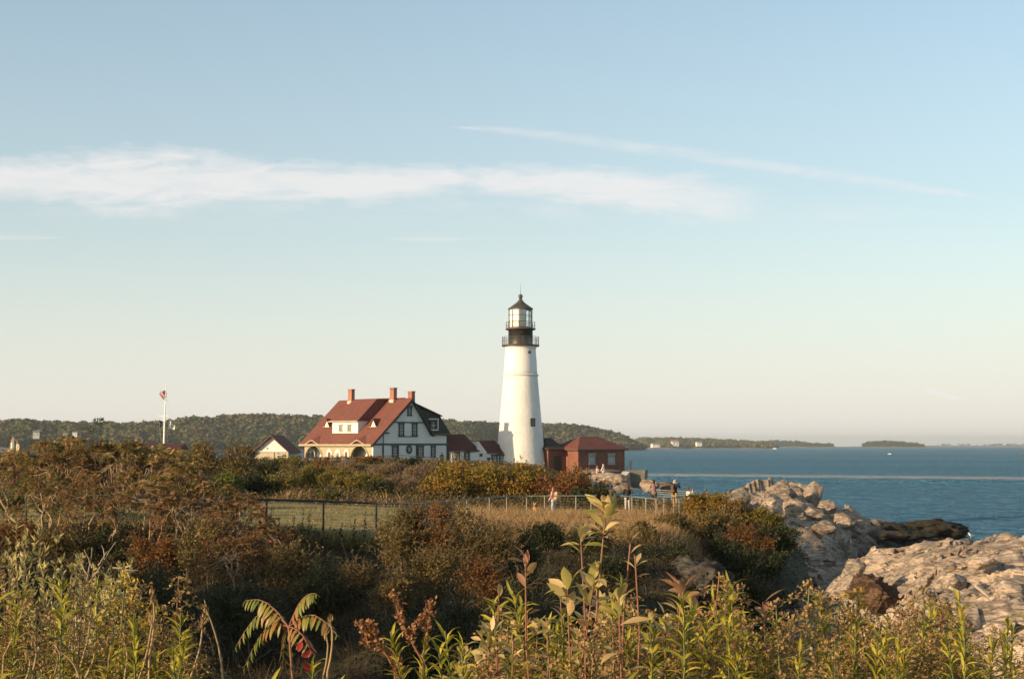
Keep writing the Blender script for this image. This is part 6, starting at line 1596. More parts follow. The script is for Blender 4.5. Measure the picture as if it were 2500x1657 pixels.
# ---- sumac sapling with arching pinnate leaves turning red
d = 6.6; cx, cv = 705, 1530
c = np.array(P(cx, cv, d)); b0 = np.array([c[0] + .03, d, gz(c[0], d)])
root = empty('sumac_sapling', tuple(b0)); tag(root, 'young sumac with arching green leaves turning red in the dark gap', 'sapling')
V, Fq = tubes_np(arcs(b0[None], c[None], np.array([[.03, 0, 0]]), 8, .01), np.linspace(.012, .006, 8)[None], 6); link('stem', np_mesh('stem', V, Fq, stem_red), root)
for (u1, v1, sag, npair, red) in ((598, 1466, .05, 11, .0), (772, 1448, .05, 11, .12), (576, 1578, .11, 12, .0), (822, 1548, .07, 11, .05), (596, 1630, .09, 11, .05), (690, 1628, .05, 8, .1), (760, 1590, .03, 6, .5)):
    e = np.array(P(u1, v1, d + rng.uniform(-.25, .25)))
    rach = arcs(c[None], e[None], np.array([[0, 0, sag]]), 14, .004)[0]
    tg = unit(np.gradient(rach, axis=0)); side = unit(np.cross(tg, np.array([0, -.35, 1.0])))
    ti = np.linspace(2.2, 13, npair); pos = np.stack([np.interp(ti, np.arange(14), rach[:, k]) for k in range(3)], -1); tgi = np.stack([np.interp(ti, np.arange(14), tg[:, k]) for k in range(3)], -1); si = np.stack([np.interp(ti, np.arange(14), side[:, k]) for k in range(3)], -1)
    Vs, Fs, o = [], [], 0; rn = []
    for sg_ in (-1, 1):
        D = si * sg_ + tgi * .35 - np.array([0, 0, .75]); L_ = .074 * np.sin(np.pi * np.clip(np.linspace(.25, .97, npair), 0, 1)) ** .4
        D = D + rng.normal(size=D.shape) * .14; L_ = L_ * rng.uniform(.85, 1.15, npair)
        V, Fq = blades(pos, D, np.cross(si * sg_, tgi) * sg_ + np.array([0, -.2, .6]), L_, L_ * .22, droop=.5, fold=.2, k=4, prof=[.3, .95, 1.0, .7, .04]); Vs.append(V); Fs.append(Fq + o); o += len(V)
        rn.append(np.repeat(np.clip(red + (1 - np.linspace(0, 1, npair)) * .55 - .2 + rng.random(npair) * .45, 0, 1), 15))
    lf = link('frond', np_mesh('frond', np.concatenate(Vs), np.concatenate(Fs), K_sum, rnd=np.concatenate(rn), smooth=True), root)
    V, Fq = tubes_np(rach[None], np.linspace(.004, .0015, 14)[None], 4); link('rachis', np_mesh('rachis', V, Fq, stem_red), lf)
rp_ = np.array([P(728, 1590, d - .2), P(735, 1600, d - .22), P(742, 1612, d - .2)]); V, Fq = blades(rp_, np.array([[.3, 0, 1], [.9, 0, .3], [.5, 0, -1.0]]), np.array([[0, -1, .2]] * 3), [.05, .06, .06], [.028, .032, .03], droop=.5, k=4)
link('red_leaf', np_mesh('red_leaf', V, Fq, leafmat('scarlet leaf', [(.30, .025, .025), (.42, .06, .05)], trans=.3), smooth=True), root)['label'] = 'bright scarlet leaves at the stem'

# ---- dry dock stalks
def dock(label, base, nodes, d, side=()):
    b = np.array(P(*base, d)); pts = [np.array(P(u, v, d)) for u, v in nodes]
    x, y = b[0], d; zg = gz(x, y); root = empty('dry_dock_stalk', (x, y, zg)); tag(root, label, 'dry plant')
    main = np.array([[x, y, zg]] + [b] + pts); paths = [main]
    for s in side: paths.append(np.array([P(u, v, d) for u, v in s]))
    ps, rs, sp = [], [], []
    for k, pth in enumerate(paths):
        t = np.linspace(0, len(pth) - 1, 10); q = np.stack([np.interp(t, np.arange(len(pth)), pth[:, j]) for j in range(3)], -1); ps.append(q); rs.append(np.linspace(.005, .002, 10))
        s0 = len(pth) * .0
        vis = np.linspace(.45 if k == 0 else .15, 1, 150); o = np.stack([np.interp(vis * (len(pth) - 1), np.arange(len(pth)), pth[:, j]) for j in range(3)], -1); sp.append(o + rng.normal(size=o.shape) * .007)
    V, Fq = tubes_np(np.array(ps), np.array(rs), 5); link('stem', np_mesh('stem', V, Fq, stem_red), root)
    o = np.concatenate(sp); m = len(o); V, Fq = cards(o, rv_(m) + np.array([0, 0, .6]), rv_(m), rng.uniform(.010, .019, m), rng.uniform(.007, .012, m)); link('seeds', np_mesh('seeds', V, Fq, K_dock, rnd=np.repeat(rng.random(m), 4)), root)
dock('tall rust coloured dock stalk with a side branch in the dark gap', (1048, 1640), [(1000, 1558), (975, 1500), (958, 1447)], 4.6, side=(((998, 1556), (1020, 1525), (1042, 1495)),))
dock('shorter rust coloured dock stalk with two heads left of the tall one', (975, 1655), [(940, 1590), (905, 1555), (872, 1522)], 4.6, side=(((935, 1585), (905, 1565), (890, 1562)), ((925, 1575), (912, 1540), (900, 1522))))
dock('thin upright dock stalk right of the tall one', (1020, 1640), [(1042, 1560), (1048, 1500), (1050, 1465)], 5.0)
dock('short dock stalk at the bottom of the dark gap', (985, 1660), [(972, 1620), (966, 1600)], 4.6)

# ---- pale willow like bush at the left, its tips catching the sun
def wands(label, u0, d, tips, leaf, mat, name='willow_bush', cat='shrub', ln=.045, wd=.012, per=34, bark=bark_grey):
    x = (u0 - 1250) / F * d; zg = gz(x, d); root = empty(name, (x, d, zg)); tag(root, label, cat)
    T = np.array([P(u, v, d + rng.uniform(-.5, .5)) for u, v in tips]); B = np.array([x, d, zg]) + rng.normal(size=(len(T), 3)) * np.array([.18, .15, 0])
    sag = np.stack([(T[:, 0] - x) * .12, rng.normal(size=len(T)) * .05, np.full(len(T), .08)], -1)
    pth = arcs(B, T, sag, 10, .012); V, Fq = tubes_np(pth, np.linspace(.008, .0018, 10)[None].repeat(len(T), 0), 4); link('stems', np_mesh('stems', V, Fq, bark), root)
    m = len(T) * per; k = np.repeat(np.arange(len(T)), per); t = 1 - .75 * rng.random(m) ** 1.6
    idx_ = t * 9; i0 = np.clip(idx_.astype(int), 0, 8); f = (idx_ - i0)[:, None]
    p = pth[k, i0] * (1 - f) + pth[k, i0 + 1] * f; tg = unit(pth[k, i0 + 1] - pth[k, i0])
    D = unit(tg * .8 + rv_(m) * .7)
    V, Fq = blades(p, D, rv_(m) + np.array([0, 0, .5]), ln * rng.uniform(.6, 1.2, m), wd * rng.uniform(.7, 1.3, m), droop=rng.uniform(0, .6, m), k=3, prof=[.2, 1, .9, .05])
    link('leaves', np_mesh('leaves', V, Fq, mat, rnd=np.repeat(rng.random(len(T))[k] * .6 + (t - .25) * .5, 12)), root)
tl = [(40, 1275), (65, 1300), (95, 1285), (20, 1320), (140, 1315), (110, 1340), (60, 1350), (5, 1360), (150, 1370), (175, 1385), (200, 1360), (90, 1390), (40, 1400), (130, 1410), (-30, 1330), (-40, 1400), (230, 1390), (260, 1400), (290, 1380), (320, 1370), (210, 1430), (250, 1440), (170, 1450), (100, 1450), (60, 1460), (290, 1430)]
wands('pale leaved willowy bush at the left edge with tips in the sun', 90, 9.0, tl + [(u + rng.normal() * 20, v + rng.uniform(10, 60)) for u, v in tl], None, L_pale, ln=.055, wd=.016, per=60)
wands('low pale twigged bush behind the left foreground weeds', 260, 8.2, [(225 + rng.uniform(-70, 110), 1420 + rng.uniform(-10, 100)) for _ in range(30)], None, L_pale, ln=.05, wd=.015, per=50)
# bare dead twigs standing above them
pt = [((185, 1475), (283, 1322)), ((205, 1440), (225, 1335)), ((212, 1400), (190, 1350)), ((240, 1380), (262, 1345)), ((255, 1365), (248, 1330)), ((275, 1385), (338, 1392)), ((250, 1440), (330, 1445)), ((225, 1385), (205, 1340))]
A_ = np.array([P(*a, 8.6) for a, b in pt]); B_ = np.array([P(*b, 8.6) for a, b in pt])
r = empty('dead_twigs', (A_[0][0], 8.6, gz(A_[0][0], 8.6))); tag(r, 'bare grey dead branch with forked twigs above the willowy bush', 'dead branch')
g0 = np.array([[A_[0][0] - .02, 8.6, gz(A_[0][0], 8.6)]])
V, Fq = tubes_np(np.concatenate([arcs(g0, A_[:1], np.zeros((1, 3)), 7, .01), arcs(A_, B_, rv_(len(A_)) * .01, 7, .015)]), np.concatenate([np.full((1, 7), .008), np.linspace(.006, .002, 7)[None].repeat(len(A_), 0)]), 5); link('twigs', np_mesh('twigs', V, Fq, paint('bleached twig', (.28, .23, .17), .9, .2, 9)), r)
# ---- tall straw coloured reeds
for i, (u0, v0, u1, v1) in enumerate(((185, 1660, 222, 1500), (195, 1660, 140, 1585), (62, 1660, 68, 1600), (340, 1655, 372, 1500), (365, 1600, 372, 1450), (205, 1660, 232, 1580), (305, 1650, 300, 1560), (465, 1655, 495, 1515), (128, 1660, 138, 1575), (80, 1640, 82, 1560), (790, 1650, 795, 1540), (800, 1640, 806, 1510), (545, 1660, 500, 1480), (10, 1600, 60, 1470))):
    d = rng.uniform(3.9, 4.6); a, b = np.array(P(u0, v0, d)), np.array(P(u1, v1, d)); x, y = a[0], d; zg = gz(x, y)
    r = empty('straw_reed', (x, y, zg)); tag(r, 'tall dry straw stalk standing among the left foreground weeds', 'dry grass', 'straw stalks among the weeds')
    pth = np.concatenate([np.array([[x - (b[0] - a[0]) * .6, y, zg]]), arcs(a[None], b[None], np.array([[.01, 0, .01]]), 6, .004)[0]]); V, Fq = tubes_np(pth[None], np.linspace(.0042, .002, 7)[None], 5); link('stalk', np_mesh('stalk', V, Fq, stem_straw), r)
    m = 26; t = rng.uniform(.82, 1.02, m); o = a + (b - a) * t[:, None] + rng.normal(size=(m, 3)) * .004; V, Fq = cards(o, unit(b - a)[None] + rv_(m) * .35, rv_(m), .02 * np.ones(m), .004 * np.ones(m)); link('seed_head', np_mesh('seed_head', V, Fq, G_dry), r)
# filler of mixed weeds between the stalks
K_low = leafmat('low weed leaves', [(.05, .075, .018), (.10, .125, .028), (.16, .165, .04), (.13, .10, .035)], trans=.3)
scatter('weeds', 520, (1080, 2600), (3.0, 6.5), 50, .16, .6, .075, .016, K_low, dscale=False)
scatter('weeds', 260, (-120, 560), (3.4, 7.0), 50, .18, .6, .07, .015, K_low, dscale=False)
scatter('weeds', 120, (560, 1120), (4.5, 8.5), 40, .2, .45, .05, .016, U_dark, dscale=False)
# ------------------------------------------------------------------ railings
rail_green = paint('dark green rail', (.016, .03, .026), .45, .2, 3)
rail_pale = paint('weathered grey green rail', (.13, .17, .16), .5, .15, 3)
post_pale = paint('weathered pale post', (.23, .22, .175), .7, .15, 3)
galv = paint('galvanised rail', (.24, .24, .225), .5, .1, 3)
def railing(name, label, line, posts, hgt, m_rail, m_post, rr=.03, pr=.03, cables=5, cab_r=.005, cat='railing', square=False, rails=None):
    """line: (u, v of the rail, depth) knots; posts: columns u. Posts stand from the rail down to the ground or by hgt."""
    us = np.array([p[0] for p in line]); vs_ = np.array([p[1] for p in line]); dsn = np.array([p[2] for p in line])
    at = lambda u: P(u, float(np.interp(u, us, vs_)), float(np.interp(u, us, dsn)))
    a = at(us[0]); root = empty(name, (a.x, a.y, a.z - hgt)); tag(root, label, cat)
    uu = sorted(set(list(us) + list(np.linspace(us[0], us[-1], 40))))
    MB().tube([at(u) for u in uu], rr, 8).build('top_rail', m_rail, root)
    for u in posts:
        p = at(u); zb_ = min(p.z - hgt, gz(p.x, p.y)) - .1
        if square: MB().beam((p.x, p.y, zb_), (p.x, p.y, p.z), pr * 2).build('post', m_post, root)
        else: MB().tube([(p.x, p.y, zb_), (p.x, p.y, p.z)], pr, 8).build('post', m_post, root)
    for k in range(cables):
        h = hgt * (k + 1) / (cables + 1) if rails is None else rails[k]
        MB().tube([at(u) - Vector((0, 0, h)) for u in uu], cab_r, 5).build('cable' if rails is None else 'rail', m_rail, root)
    return root
railing('pipe_railing', 'long dark green pipe railing along the lawn and through the thicket', [(-60, 1207, 62), (0, 1208, 62), (230, 1209, 61), (400, 1212, 60), (560, 1216, 58.5), (651, 1219, 58), (790, 1223, 57.5), (919, 1228, 58), (1010, 1229, 63), (1117, 1221, 73)],
        (65, 231, 400, 540, 651, 790, 919, 1030), 1.2, rail_green, rail_green, .042, .045, 4, .004)
railing('cable_railing', 'pale green cable railing behind which the woman with the dog stands', [(1117, 1221.5, 73), (1195, 1213.5, 77), (1240, 1211.5, 79), (1286, 1210.5, 80), (1406, 1209.8, 80), (1456, 1209.6, 80)],
        (1140, 1195, 1237, 1286, 1329.5, 1406, 1443), 1.02, rail_pale, post_pale, .035, .036, 6, .005)
railing('cable_railing', 'short sagging railing section below the man in the brown jacket', [(1515, 1210.5, 79), (1545, 1212, 79), (1602, 1217.5, 78)], (1543, 1577, 1602), 1.02, rail_pale, post_pale, .03, .036, 5, .005)
railing('cable_railing', 'short rising railing section in front of the photographer in dark clothes', [(1621, 1215.5, 79), (1650, 1214, 80), (1697, 1208.5, 81)], (1621, 1645, 1658, 1697), 1.02, rail_pale, post_pale, .03, .036, 5, .005)
railing('rail_fence', 'pale many railed fence behind the people, below the sea', [(1494, 1189.5, 100), (1560, 1193, 99), (1640, 1197.5, 98), (1700, 1200, 98)], (1496, 1545, 1594, 1640, 1690), 1.1, galv, galv, .03, .03, 5, .028, cat='fence', rails=(.14, .28, .42, .56, .72))
railing('path_railing', 'thin dark railing along the crest path in front of the keeper house', [(655, 1134, 160), (700, 1126, 164), (780, 1119.5, 168), (860, 1115.5, 170), (977, 1111, 172), (1054, 1115.5, 172), (1094, 1122.5, 172), (1130, 1131, 170)], (720, 790, 860, 930, 1000, 1054, 1094, 1124), 1.0, grey_iron, grey_iron, .035, .04, 1, .025)
# low wall of field stones under the porch
sw = empty('stone_wall', tuple(P(790, 1134, 158))); tag(sw, 'low dark and pale field stone wall on the crest below the porch', 'wall')
Vs, Fs, o = [], [], 0
for k in range(95):
    u = rng.uniform(738, 858); v = rng.uniform(1119.5, 1136 - abs(u - 800) * .03); c = np.array(P(u, v, 158 + rng.uniform(-.3, .3)))
    bm = bmesh.new(); bmesh.ops.create_icosphere(bm, subdivisions=1, radius=1); vv = np.array([x_.co[:] for x_ in bm.verts]); ff = np.array([[x_.index for x_ in f.verts] for f in bm.faces]); bm.free()
    vv = vv * (1 + rng.normal(size=(len(vv), 1)) * .13) * rng.uniform(.16, .34) * np.array([1.4, 1, .75]); Vs.append(vv + c); Fs.append(ff + o); o += len(vv)
link('stones', np_mesh('stones', np.concatenate(Vs), np.concatenate(Fs), stone_m), sw)

# ------------------------------------------------------------------ concrete wall end, slabs and boulders on the shore side
def rock_lump(name, label, u, v, d, wpx, hpx, mat, seed, dep=1.0, cat='boulder', sub=4, squash=1.0, sharp=.35, yaw=0.0):
    """a boulder: a faceted, cut stone seated in the ground"""
    c = np.array(P(u, v, d)); bm = bmesh.new(); bmesh.ops.create_icosphere(bm, subdivisions=sub, radius=1.0)
    vv = np.array([x_.co[:] for x_ in bm.verts]); ff = np.array([[x_.index for x_ in f.verts] for f in bm.faces]); bm.free()
    r = np.random.default_rng(seed); pl = unit(r.normal(size=(16, 3))); of = r.uniform(.55, .95, 16)
    for n_, q in zip(pl, of):
        e = vv @ n_ - q; vv = vv - np.maximum(e, 0)[:, None] * n_ * .92
    vv += unit(vv) * (facets(vv[:, 0] * 3 + seed, vv[:, 1] * 3 + vv[:, 2] * 2.3, seed) * .10 * sharp * 3)[:, None] + unit(vv) * (fbm(vv[:, 0] * 4 + seed, vv[:, 1] * 4 + vv[:, 2] * 3, seed, 4) * .16)[:, None]
    vv += unit(vv) * (facets(vv[:, 0] * 7 + seed + vv[:, 2] * 2, vv[:, 1] * 7 + vv[:, 2] * 6, seed + 3, 1.2) * .07 * sharp * 2 + fbm(vv[:, 0] * 11 + vv[:, 2] * 5, vv[:, 1] * 11 + vv[:, 2] * 9, seed + 1, 3) * .06)[:, None]
    k = d / F; s = np.array([wpx / 2 * k, wpx / 2 * k * dep, hpx / 2 * k]) * 1.18
    cy, sy = math.cos(yaw), math.sin(yaw); w = vv * s; w = np.stack([w[:, 0] * cy - w[:, 1] * sy, w[:, 0] * sy + w[:, 1] * cy, w[:, 2]], -1)
    o_ = link(name, np_mesh(name, w + c, ff, mat)); tag(o_, label, cat); return o_
warm2 = rockmat('pale pink rock', [(.20, .16, .13), (.34, .28, .23), (.42, .36, .30)])
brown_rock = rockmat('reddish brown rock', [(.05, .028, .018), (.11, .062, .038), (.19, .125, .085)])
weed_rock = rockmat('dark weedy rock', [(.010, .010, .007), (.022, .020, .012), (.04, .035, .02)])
shade_rock = rockmat('cracked rock darkened as shade', [(.02, .02, .017), (.05, .047, .04), (.10, .092, .08)])  # the gully boulder's shade is put into this darker rock colour
bone_rock = rockmat('bleached white rock', [(.26, .225, .19), (.38, .34, .29), (.45, .40, .35)], vein=.2)
cw = empty('concrete_wall', tuple(P(1552, 1190, 148))); tag(cw, 'broken grey concrete wall end standing between the people and the sea', 'wall')
def p4w(x, y, d): return P(*c4(x, y), d)
bw = MB()
q = [p4w(1250, 512, 148), p4w(1446, 512, 148), p4w(1440, 600, 148), p4w(1425, 745, 148), p4w(1250, 745, 148)]
bw.prism(q, (.6, 3.2, 0)); bw.build('wall_block', concrete_m, cw)
q = [p4w(1247, 530, 147.2), p4w(1247, 720, 147.2), p4w(1170, 745, 146.5), p4w(1165, 628, 146.5)]
MB().prism(q, (-.5, 2.6, 0)).build('wall_return', paint('pale concrete', (.34, .31, .27), .9, .15, .7, bump=.03, dirt=(.2, .17, .14), dirt_amt=.5), cw)
rock_lump('boulder', 'sunlit pale slab sloping up to the concrete wall', 1512, 1172, 146, 66, 34, warm2, 3, .8)
rock_lump('boulder', 'pale rock under the two seated visitors by the brick building', 1475, 1168, 150, 80, 26, warm2, 5, .8)
rock_lump('boulder', 'pinkish rock behind the seated woman in black', 1518, 1194, 112, 46, 26, warm2, 7, .9)
rock_lump('boulder', 'warm tan rock behind the man in the brown jacket', 1588, 1186, 116, 50, 30, warm2, 11, .9)
rock_lump('boulder', 'dark grey rock between the brown jacketed man and the photographer', 1626, 1190, 118, 52, 26, rock_grey, 12, .9)
rock_lump('boulder', 'long pale ledge at the foot of the brick building', 1465, 1156, 168, 120, 20, rock_grey, 15, .6)
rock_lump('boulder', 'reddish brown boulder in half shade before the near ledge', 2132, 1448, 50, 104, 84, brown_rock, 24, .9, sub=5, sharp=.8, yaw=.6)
rock_lump('boulder', 'bleached white pointed rock above the brown boulder', 2086, 1384, 56, 56, 50, bone_rock, 29, .8, sharp=.6)
rock_lump('boulder', 'big cracked boulder darkened as in shade in the gully right of the saplings', 1705, 1440, 57, 190, 130, shade_rock, 27, .9, sub=5, sharp=.7, yaw=.8)
rock_lump('boulder', 'dark weed covered rock low at the water, end of the headland', 2272, 1290, 184, 150, 44, weed_rock, 31, .8, sub=5, sharp=.8)
rock_lump('boulder', 'small dark weed covered rock inshore of the largest one', 2165, 1300, 160, 90, 40, weed_rock, 32, .8, sub=5, sharp=.8)
rock_lump('boulder', 'dark weed covered rock between the headland and the near ledge', 2215, 1308, 120, 120, 26, weed_rock, 33, .8, sub=5, sharp=.8)
rock_lump('boulder', 'square tan block crowning the headland outcrop', 1905, 1206, 128, 96, 60, warm2, 41, .8, sub=5)
rock_lump('boulder', 'leaning tan block right of the crowning block', 1985, 1205, 132, 46, 60, warm2, 42, .8)
rock_lump('boulder', 'rounded tan block in the middle of the headland', 2020, 1238, 128, 50, 40, warm2, 43, .8)
rock_lump('boulder', 'grey angular block on the left shoulder of the headland', 1812, 1212, 112, 42, 36, rock_grey, 44, .8)
for k, (u, v, d, w, h) in enumerate(((1985, 1255, 118, 60, 36), (1940, 1240, 112, 54, 40), (2060, 1270, 124, 54, 40), (1880, 1230, 110, 50, 34), (2010, 1285, 108, 60, 34), (2100, 1285, 126, 50, 34))):
    rock_lump('boulder', 'angular fallen block among the jumbled blocks of the headland slope', u, v, d, w, h, rock_warm if k % 2 else warm2, 50 + k, .85)['group'] = 'fallen blocks on the headland'
for k, (u, v, d, w, h) in enumerate(((2395, 1370, 50, 70, 46), (2330, 1420, 45, 60, 40), (2455, 1440, 41, 80, 44), (2360, 1490, 37, 60, 36), (2440, 1540, 33, 70, 40), (2290, 1500, 40, 66, 40))):
    rock_lump('boulder', 'tan block split from the near ledge above the goldenrod', u, v, d, w, h, rock_warm, 70 + k, .9)['group'] = 'split blocks on the near ledge'
drift = paint('bleached driftwood', (.5, .44, .36), .8, .15, 6)
for lab, pts, d, r in (('bleached driftwood branch lying across the near ledge, the left of two', [(2318, 1436), (2338, 1446), (2352, 1450)], 41.5, .05), ('straight bleached driftwood pole on the near ledge, the right of two', [(2380, 1431), (2396, 1444), (2411, 1457)], 41, .045)):
    o_ = MB().tube([P(u, v - 3, d) for u, v in pts], [r, r * .9, r * .6], 7).build('driftwood', drift); tag(o_, lab, 'driftwood')

# ------------------------------------------------------------------ far things: houses on the hill, island houses, boats, the left edge
roof_grey = paint('grey roof', (.16, .15, .15), .8, .1); far_white = paint('far white wall', (.72, .70, .67), .8, .03)
def far_house(label, u, v, d, w, h, mat=far_white, rf=roof_grey, yaw=.3):
    c = P(u, v, d); root = empty('distant_house', tuple(c)); tag(root, label, 'house')
    cs, sn = math.cos(yaw), math.sin(yaw); X_ = Vector((cs, sn, 0)); Y_ = Vector((-sn, cs, 0)); Z_ = Vector((0, 0, 1)); dp = w * .7
    MB().box((c.x, c.y + 2, c.z - 1), (w, dp, h + 4), yaw).build('wall', mat, root)
    c2 = Vector((c.x, c.y + 2, c.z + h / 2 + 1))
    MB().prism([c2 - X_ * w * .55 - Y_ * dp * .58, c2 - X_ * w * .55 + Z_ * h * .75, c2 - X_ * w * .55 + Y_ * dp * .58], X_ * w * 1.1).build('roof', rf, root)
    for k in (-.28, .28): MB().box(tuple(c + X_ * w * k - Y_ * (dp * .5 - 2) + Z_ * .3), (w * .14, .3, h * .35), yaw).build('window', dark_glass, root)
    return root
far_house('grey roofed white house half hidden in the wooded hill at the far left', 87, 1061, 1690, 7.5, 3.4, paint('weathered white wall', (.5, .49, .46)))
far_house('small pale cottage over the left end of the thicket', 158, 1064, 1680, 5, 2.4, paint('pale far wall', (.5, .49, .46)))
far_house('pale house above the thicket right of the cottage', 181, 1060, 1480, 5, 2.0)
far_house('large white house on the island shore, the left of the island houses', 1648, 1083, 4290, 20, 8, rf=paint('pink roof', (.4, .22, .2)))
far_house('white house on the island shore, the right of the island houses', 1706, 1083.5, 4290, 16, 7)
far_house('low white house by the water right of the dark wooded point', 1600, 1087, 4270, 24, 6)
def boat(label, u, v, d, L_):
    c = P(u, v, d); c.z = sea_z(d) + .2; root = empty('motor_boat', tuple(c)); tag(root, label, 'boat')
    hull = [(-.5, 0), (-.5, .09), (.42, .13), (.5, .15), (.38, 0)]
    m = MB(); m.prism([(c.x + a * L_, c.y - L_ * .14, c.z + b * L_) for a, b in hull], (0, L_ * .28, 0)); m.build('hull', far_white, root)
    MB().prism([(c.x + a * L_, c.y - L_ * .1, c.z + b * L_) for a, b in ((-.2, .09), (-.2, .3), (.1, .3), (.18, .11))], (0, L_ * .2, 0)).build('cabin', far_white, root)
boat('tiny white motor boat out on the sea below the round island', 2172, 1104, 1900, 5.5)
boat('tiny white boat near the horizon left of the spit', 1891, 1089.5, 4000, 14)
# post and pale slab at the far left, by two visitors
o_ = MB().beam(P(33, 1112, 112), P(33, 1068, 112), .16, .16).build('wooden_post', post_pale); tag(o_, 'pale upright wooden post at the far left above the visitors', 'post')
sl_ = MB().prism([P(-60, 1090, 140), P(38, 1096, 140), P(38, 1103, 139), P(-60, 1104, 139)], (0, 1.2, .1)).build('stone_slab', concrete_m); tag(sl_, 'long grey stone slab wall at the far left edge', 'wall')
sl_ = MB().prism([P(-40, 1140, 96), P(12, 1142, 96), P(20, 1151, 95), P(-40, 1152, 95)], (0, 1.0, .05)).build('stone_slab', paint('pale stone', (.42, .38, .32), .9, .1)); tag(sl_, 'short pale stone block at the left edge above the railing', 'block')

# ------------------------------------------------------------------ people
skin_m = paint('skin', (.48, .27, .19), .55, .05, 6)
def cloth(name, col, r=.85): return paint(name, col, r, .10, 7)
def remeshed(name, caps, voxel, mat, parent, smooth=True):
    mb = MB()
    for c in caps: mb.capsule(*c)
    me = bpy.data.meshes.new('tmp'); me.from_pydata(mb.v, [], mb.f)
    bm = bmesh.new(); bm.from_mesh(me); bmesh.ops.recalc_face_normals(bm, faces=bm.faces); bm.to_mesh(me); bm.free()
    ob = bpy.data.objects.new('tmp', me); COL.objects.link(ob)
    rm = ob.modifiers.new('r', 'REMESH'); rm.mode = 'VOXEL'; rm.voxel_size = voxel
    sm = ob.modifiers.new('s', 'SMOOTH'); sm.iterations = 2; sm.factor = .5
    ev = ob.evaluated_get(bpy.context.evaluated_depsgraph_get()); out = bpy.data.meshes.new_from_object(ev)
    bpy.data.objects.remove(ob); bpy.data.meshes.remove(me)
    out.name = name; out.materials.clear(); out.materials.append(mat)
    if smooth: out.polygons.foreach_set('use_smooth', [True] * len(out.polygons))
    o_ = bpy.data.objects.new(name, out); COL.objects.link(o_); o_.parent = parent
    return o_
def person(label, u, v_feet, d, h, heading, top, legs, hair, arms='down', hair_len=.0, sit=False, vox=.012, extras=(), skirt=False, cap_m=None, shoes=(.05, .04, .035), hood=False):
    """built standing at the origin facing +y, then turned by heading; h is the standing height"""
    pos = P(u, v_feet, d); root = empty('person', tuple(pos), heading); tag(root, label, 'person')
    s = h / 1.72; V3 = lambda x, y, z: Vector((x, y, z)) * s
    hipz = .90 if not sit else .46
    hip = [V3(-.09, 0, hipz), V3(.09, 0, hipz)]
    if sit: knee = [V3(-.12, .42, .46), V3(.12, .42, .47)]; ank = [V3(-.12, .44, .06), V3(.12, .40, .06)]
    else: knee = [V3(-.105, .03, .49), V3(.11, .01, .49)]; ank = [V3(-.115, -.02, .08), V3(.125, -.01, .08)]
    toe = [a + V3(0, .15, -.04) for a in ank]
    up_ = hipz
    waist, chest, neck = V3(0, -.01, up_ + .18), V3(0, -.01, up_ + .40), V3(0, .0, up_ + .57)
    head0, head1 = V3(0, .02, up_ + .65), V3(0, .03, up_ + .74)
    sh = [V3(-.18, 0, up_ + .49), V3(.18, 0, up_ + .49)]
    if arms == 'camera': el_ = [V3(-.27, .17, up_ + .34), V3(.27, .17, up_ + .36)]; wr = [V3(-.08, .26, up_ + .60), V3(.09, .26, up_ + .61)]
    elif arms == 'phone': el_ = [V3(-.22, .12, up_ + .26), V3(.20, .10, up_ + .27)]; wr = [V3(-.07, .32, up_ + .40), V3(.06, .30, up_ + .42)]
    elif arms == 'leash': el_ = [V3(-.24, .02, up_ + .24), V3(.22, .10, up_ + .25)]; wr = [V3(-.24, .16, up_ + .06), V3(.08, .28, up_ + .30)]
    elif arms == 'lap': el_ = [V3(-.25, .06, up_ + .24), V3(.25, .06, up_ + .24)]; wr = [V3(-.08, .26, up_ + .16), V3(.08, .27, up_ + .17)]
    else: el_ = [V3(-.24, -.02, up_ + .22), V3(.24, -.02, up_ + .22)]; wr = [V3(-.25, .05, up_ - .02), V3(.25, .05, up_ - .02)]
    f = lambda r: r * s
    body = [(hip[0], hip[1], f(.105), f(.105)), (V3(0, 0, up_ + .02), waist, f(.13), f(.115)), (waist, chest, f(.115), f(.135)), (sh[0], sh[1], f(.062), f(.062)), (chest, neck, f(.12), f(.052)), (neck, head0, f(.052), f(.058)),
            (head0, head1, f(.078), f(.088)), (V3(0, .07, up_ + .60), V3(0, .05, up_ + .64), f(.04), f(.06)), (V3(0, .105, up_ + .665), V3(0, .125, up_ + .655), f(.013), f(.014)),
            (V3(-.085, .02, up_ + .675), V3(-.09, .01, up_ + .69), f(.016), f(.018)), (V3(.085, .02, up_ + .675), V3(.09, .01, up_ + .69), f(.016), f(.018))]
    for i in (0, 1):
        body += [(hip[i], knee[i], f(.085), f(.056)), (knee[i], ank[i], f(.055), f(.038)), (ank[i] - V3(0, .03, .03), toe[i], f(.036), f(.028)), (sh[i], el_[i], f(.05), f(.038)), (el_[i], wr[i], f(.038), f(.027))]
        dr = (wr[i] - el_[i]).normalized(); sd = Vector((1, 0, 0)) if abs(dr.x) < .8 else Vector((0, 1, 0)); sd = (sd - dr * sd.dot(dr)).normalized(); cu = dr.cross(sd)
        palm = wr[i] + dr * f(.085); body.append((wr[i] + dr * f(.02) + sd * f(.012), palm + sd * f(.012), f(.022), f(.022))); body.append((wr[i] + dr * f(.02) - sd * f(.014), palm - sd * f(.016), f(.022), f(.020)))
        for k, ln in enumerate((.07, .082, .076, .06)):
            b0 = palm + sd * f(.030 - .020 * k); b1 = b0 + dr * f(ln * .55) + cu * f(.012); b2 = b1 + dr * f(ln * .4) + cu * f(.03); body += [(b0, b1, f(.0095), f(.009)), (b1, b2, f(.009), f(.0075))]
        t0 = wr[i] + dr * f(.03) + sd * f(.03); body.append((t0, t0 + sd * f(.03) + dr * f(.05), f(.011), f(.009)))
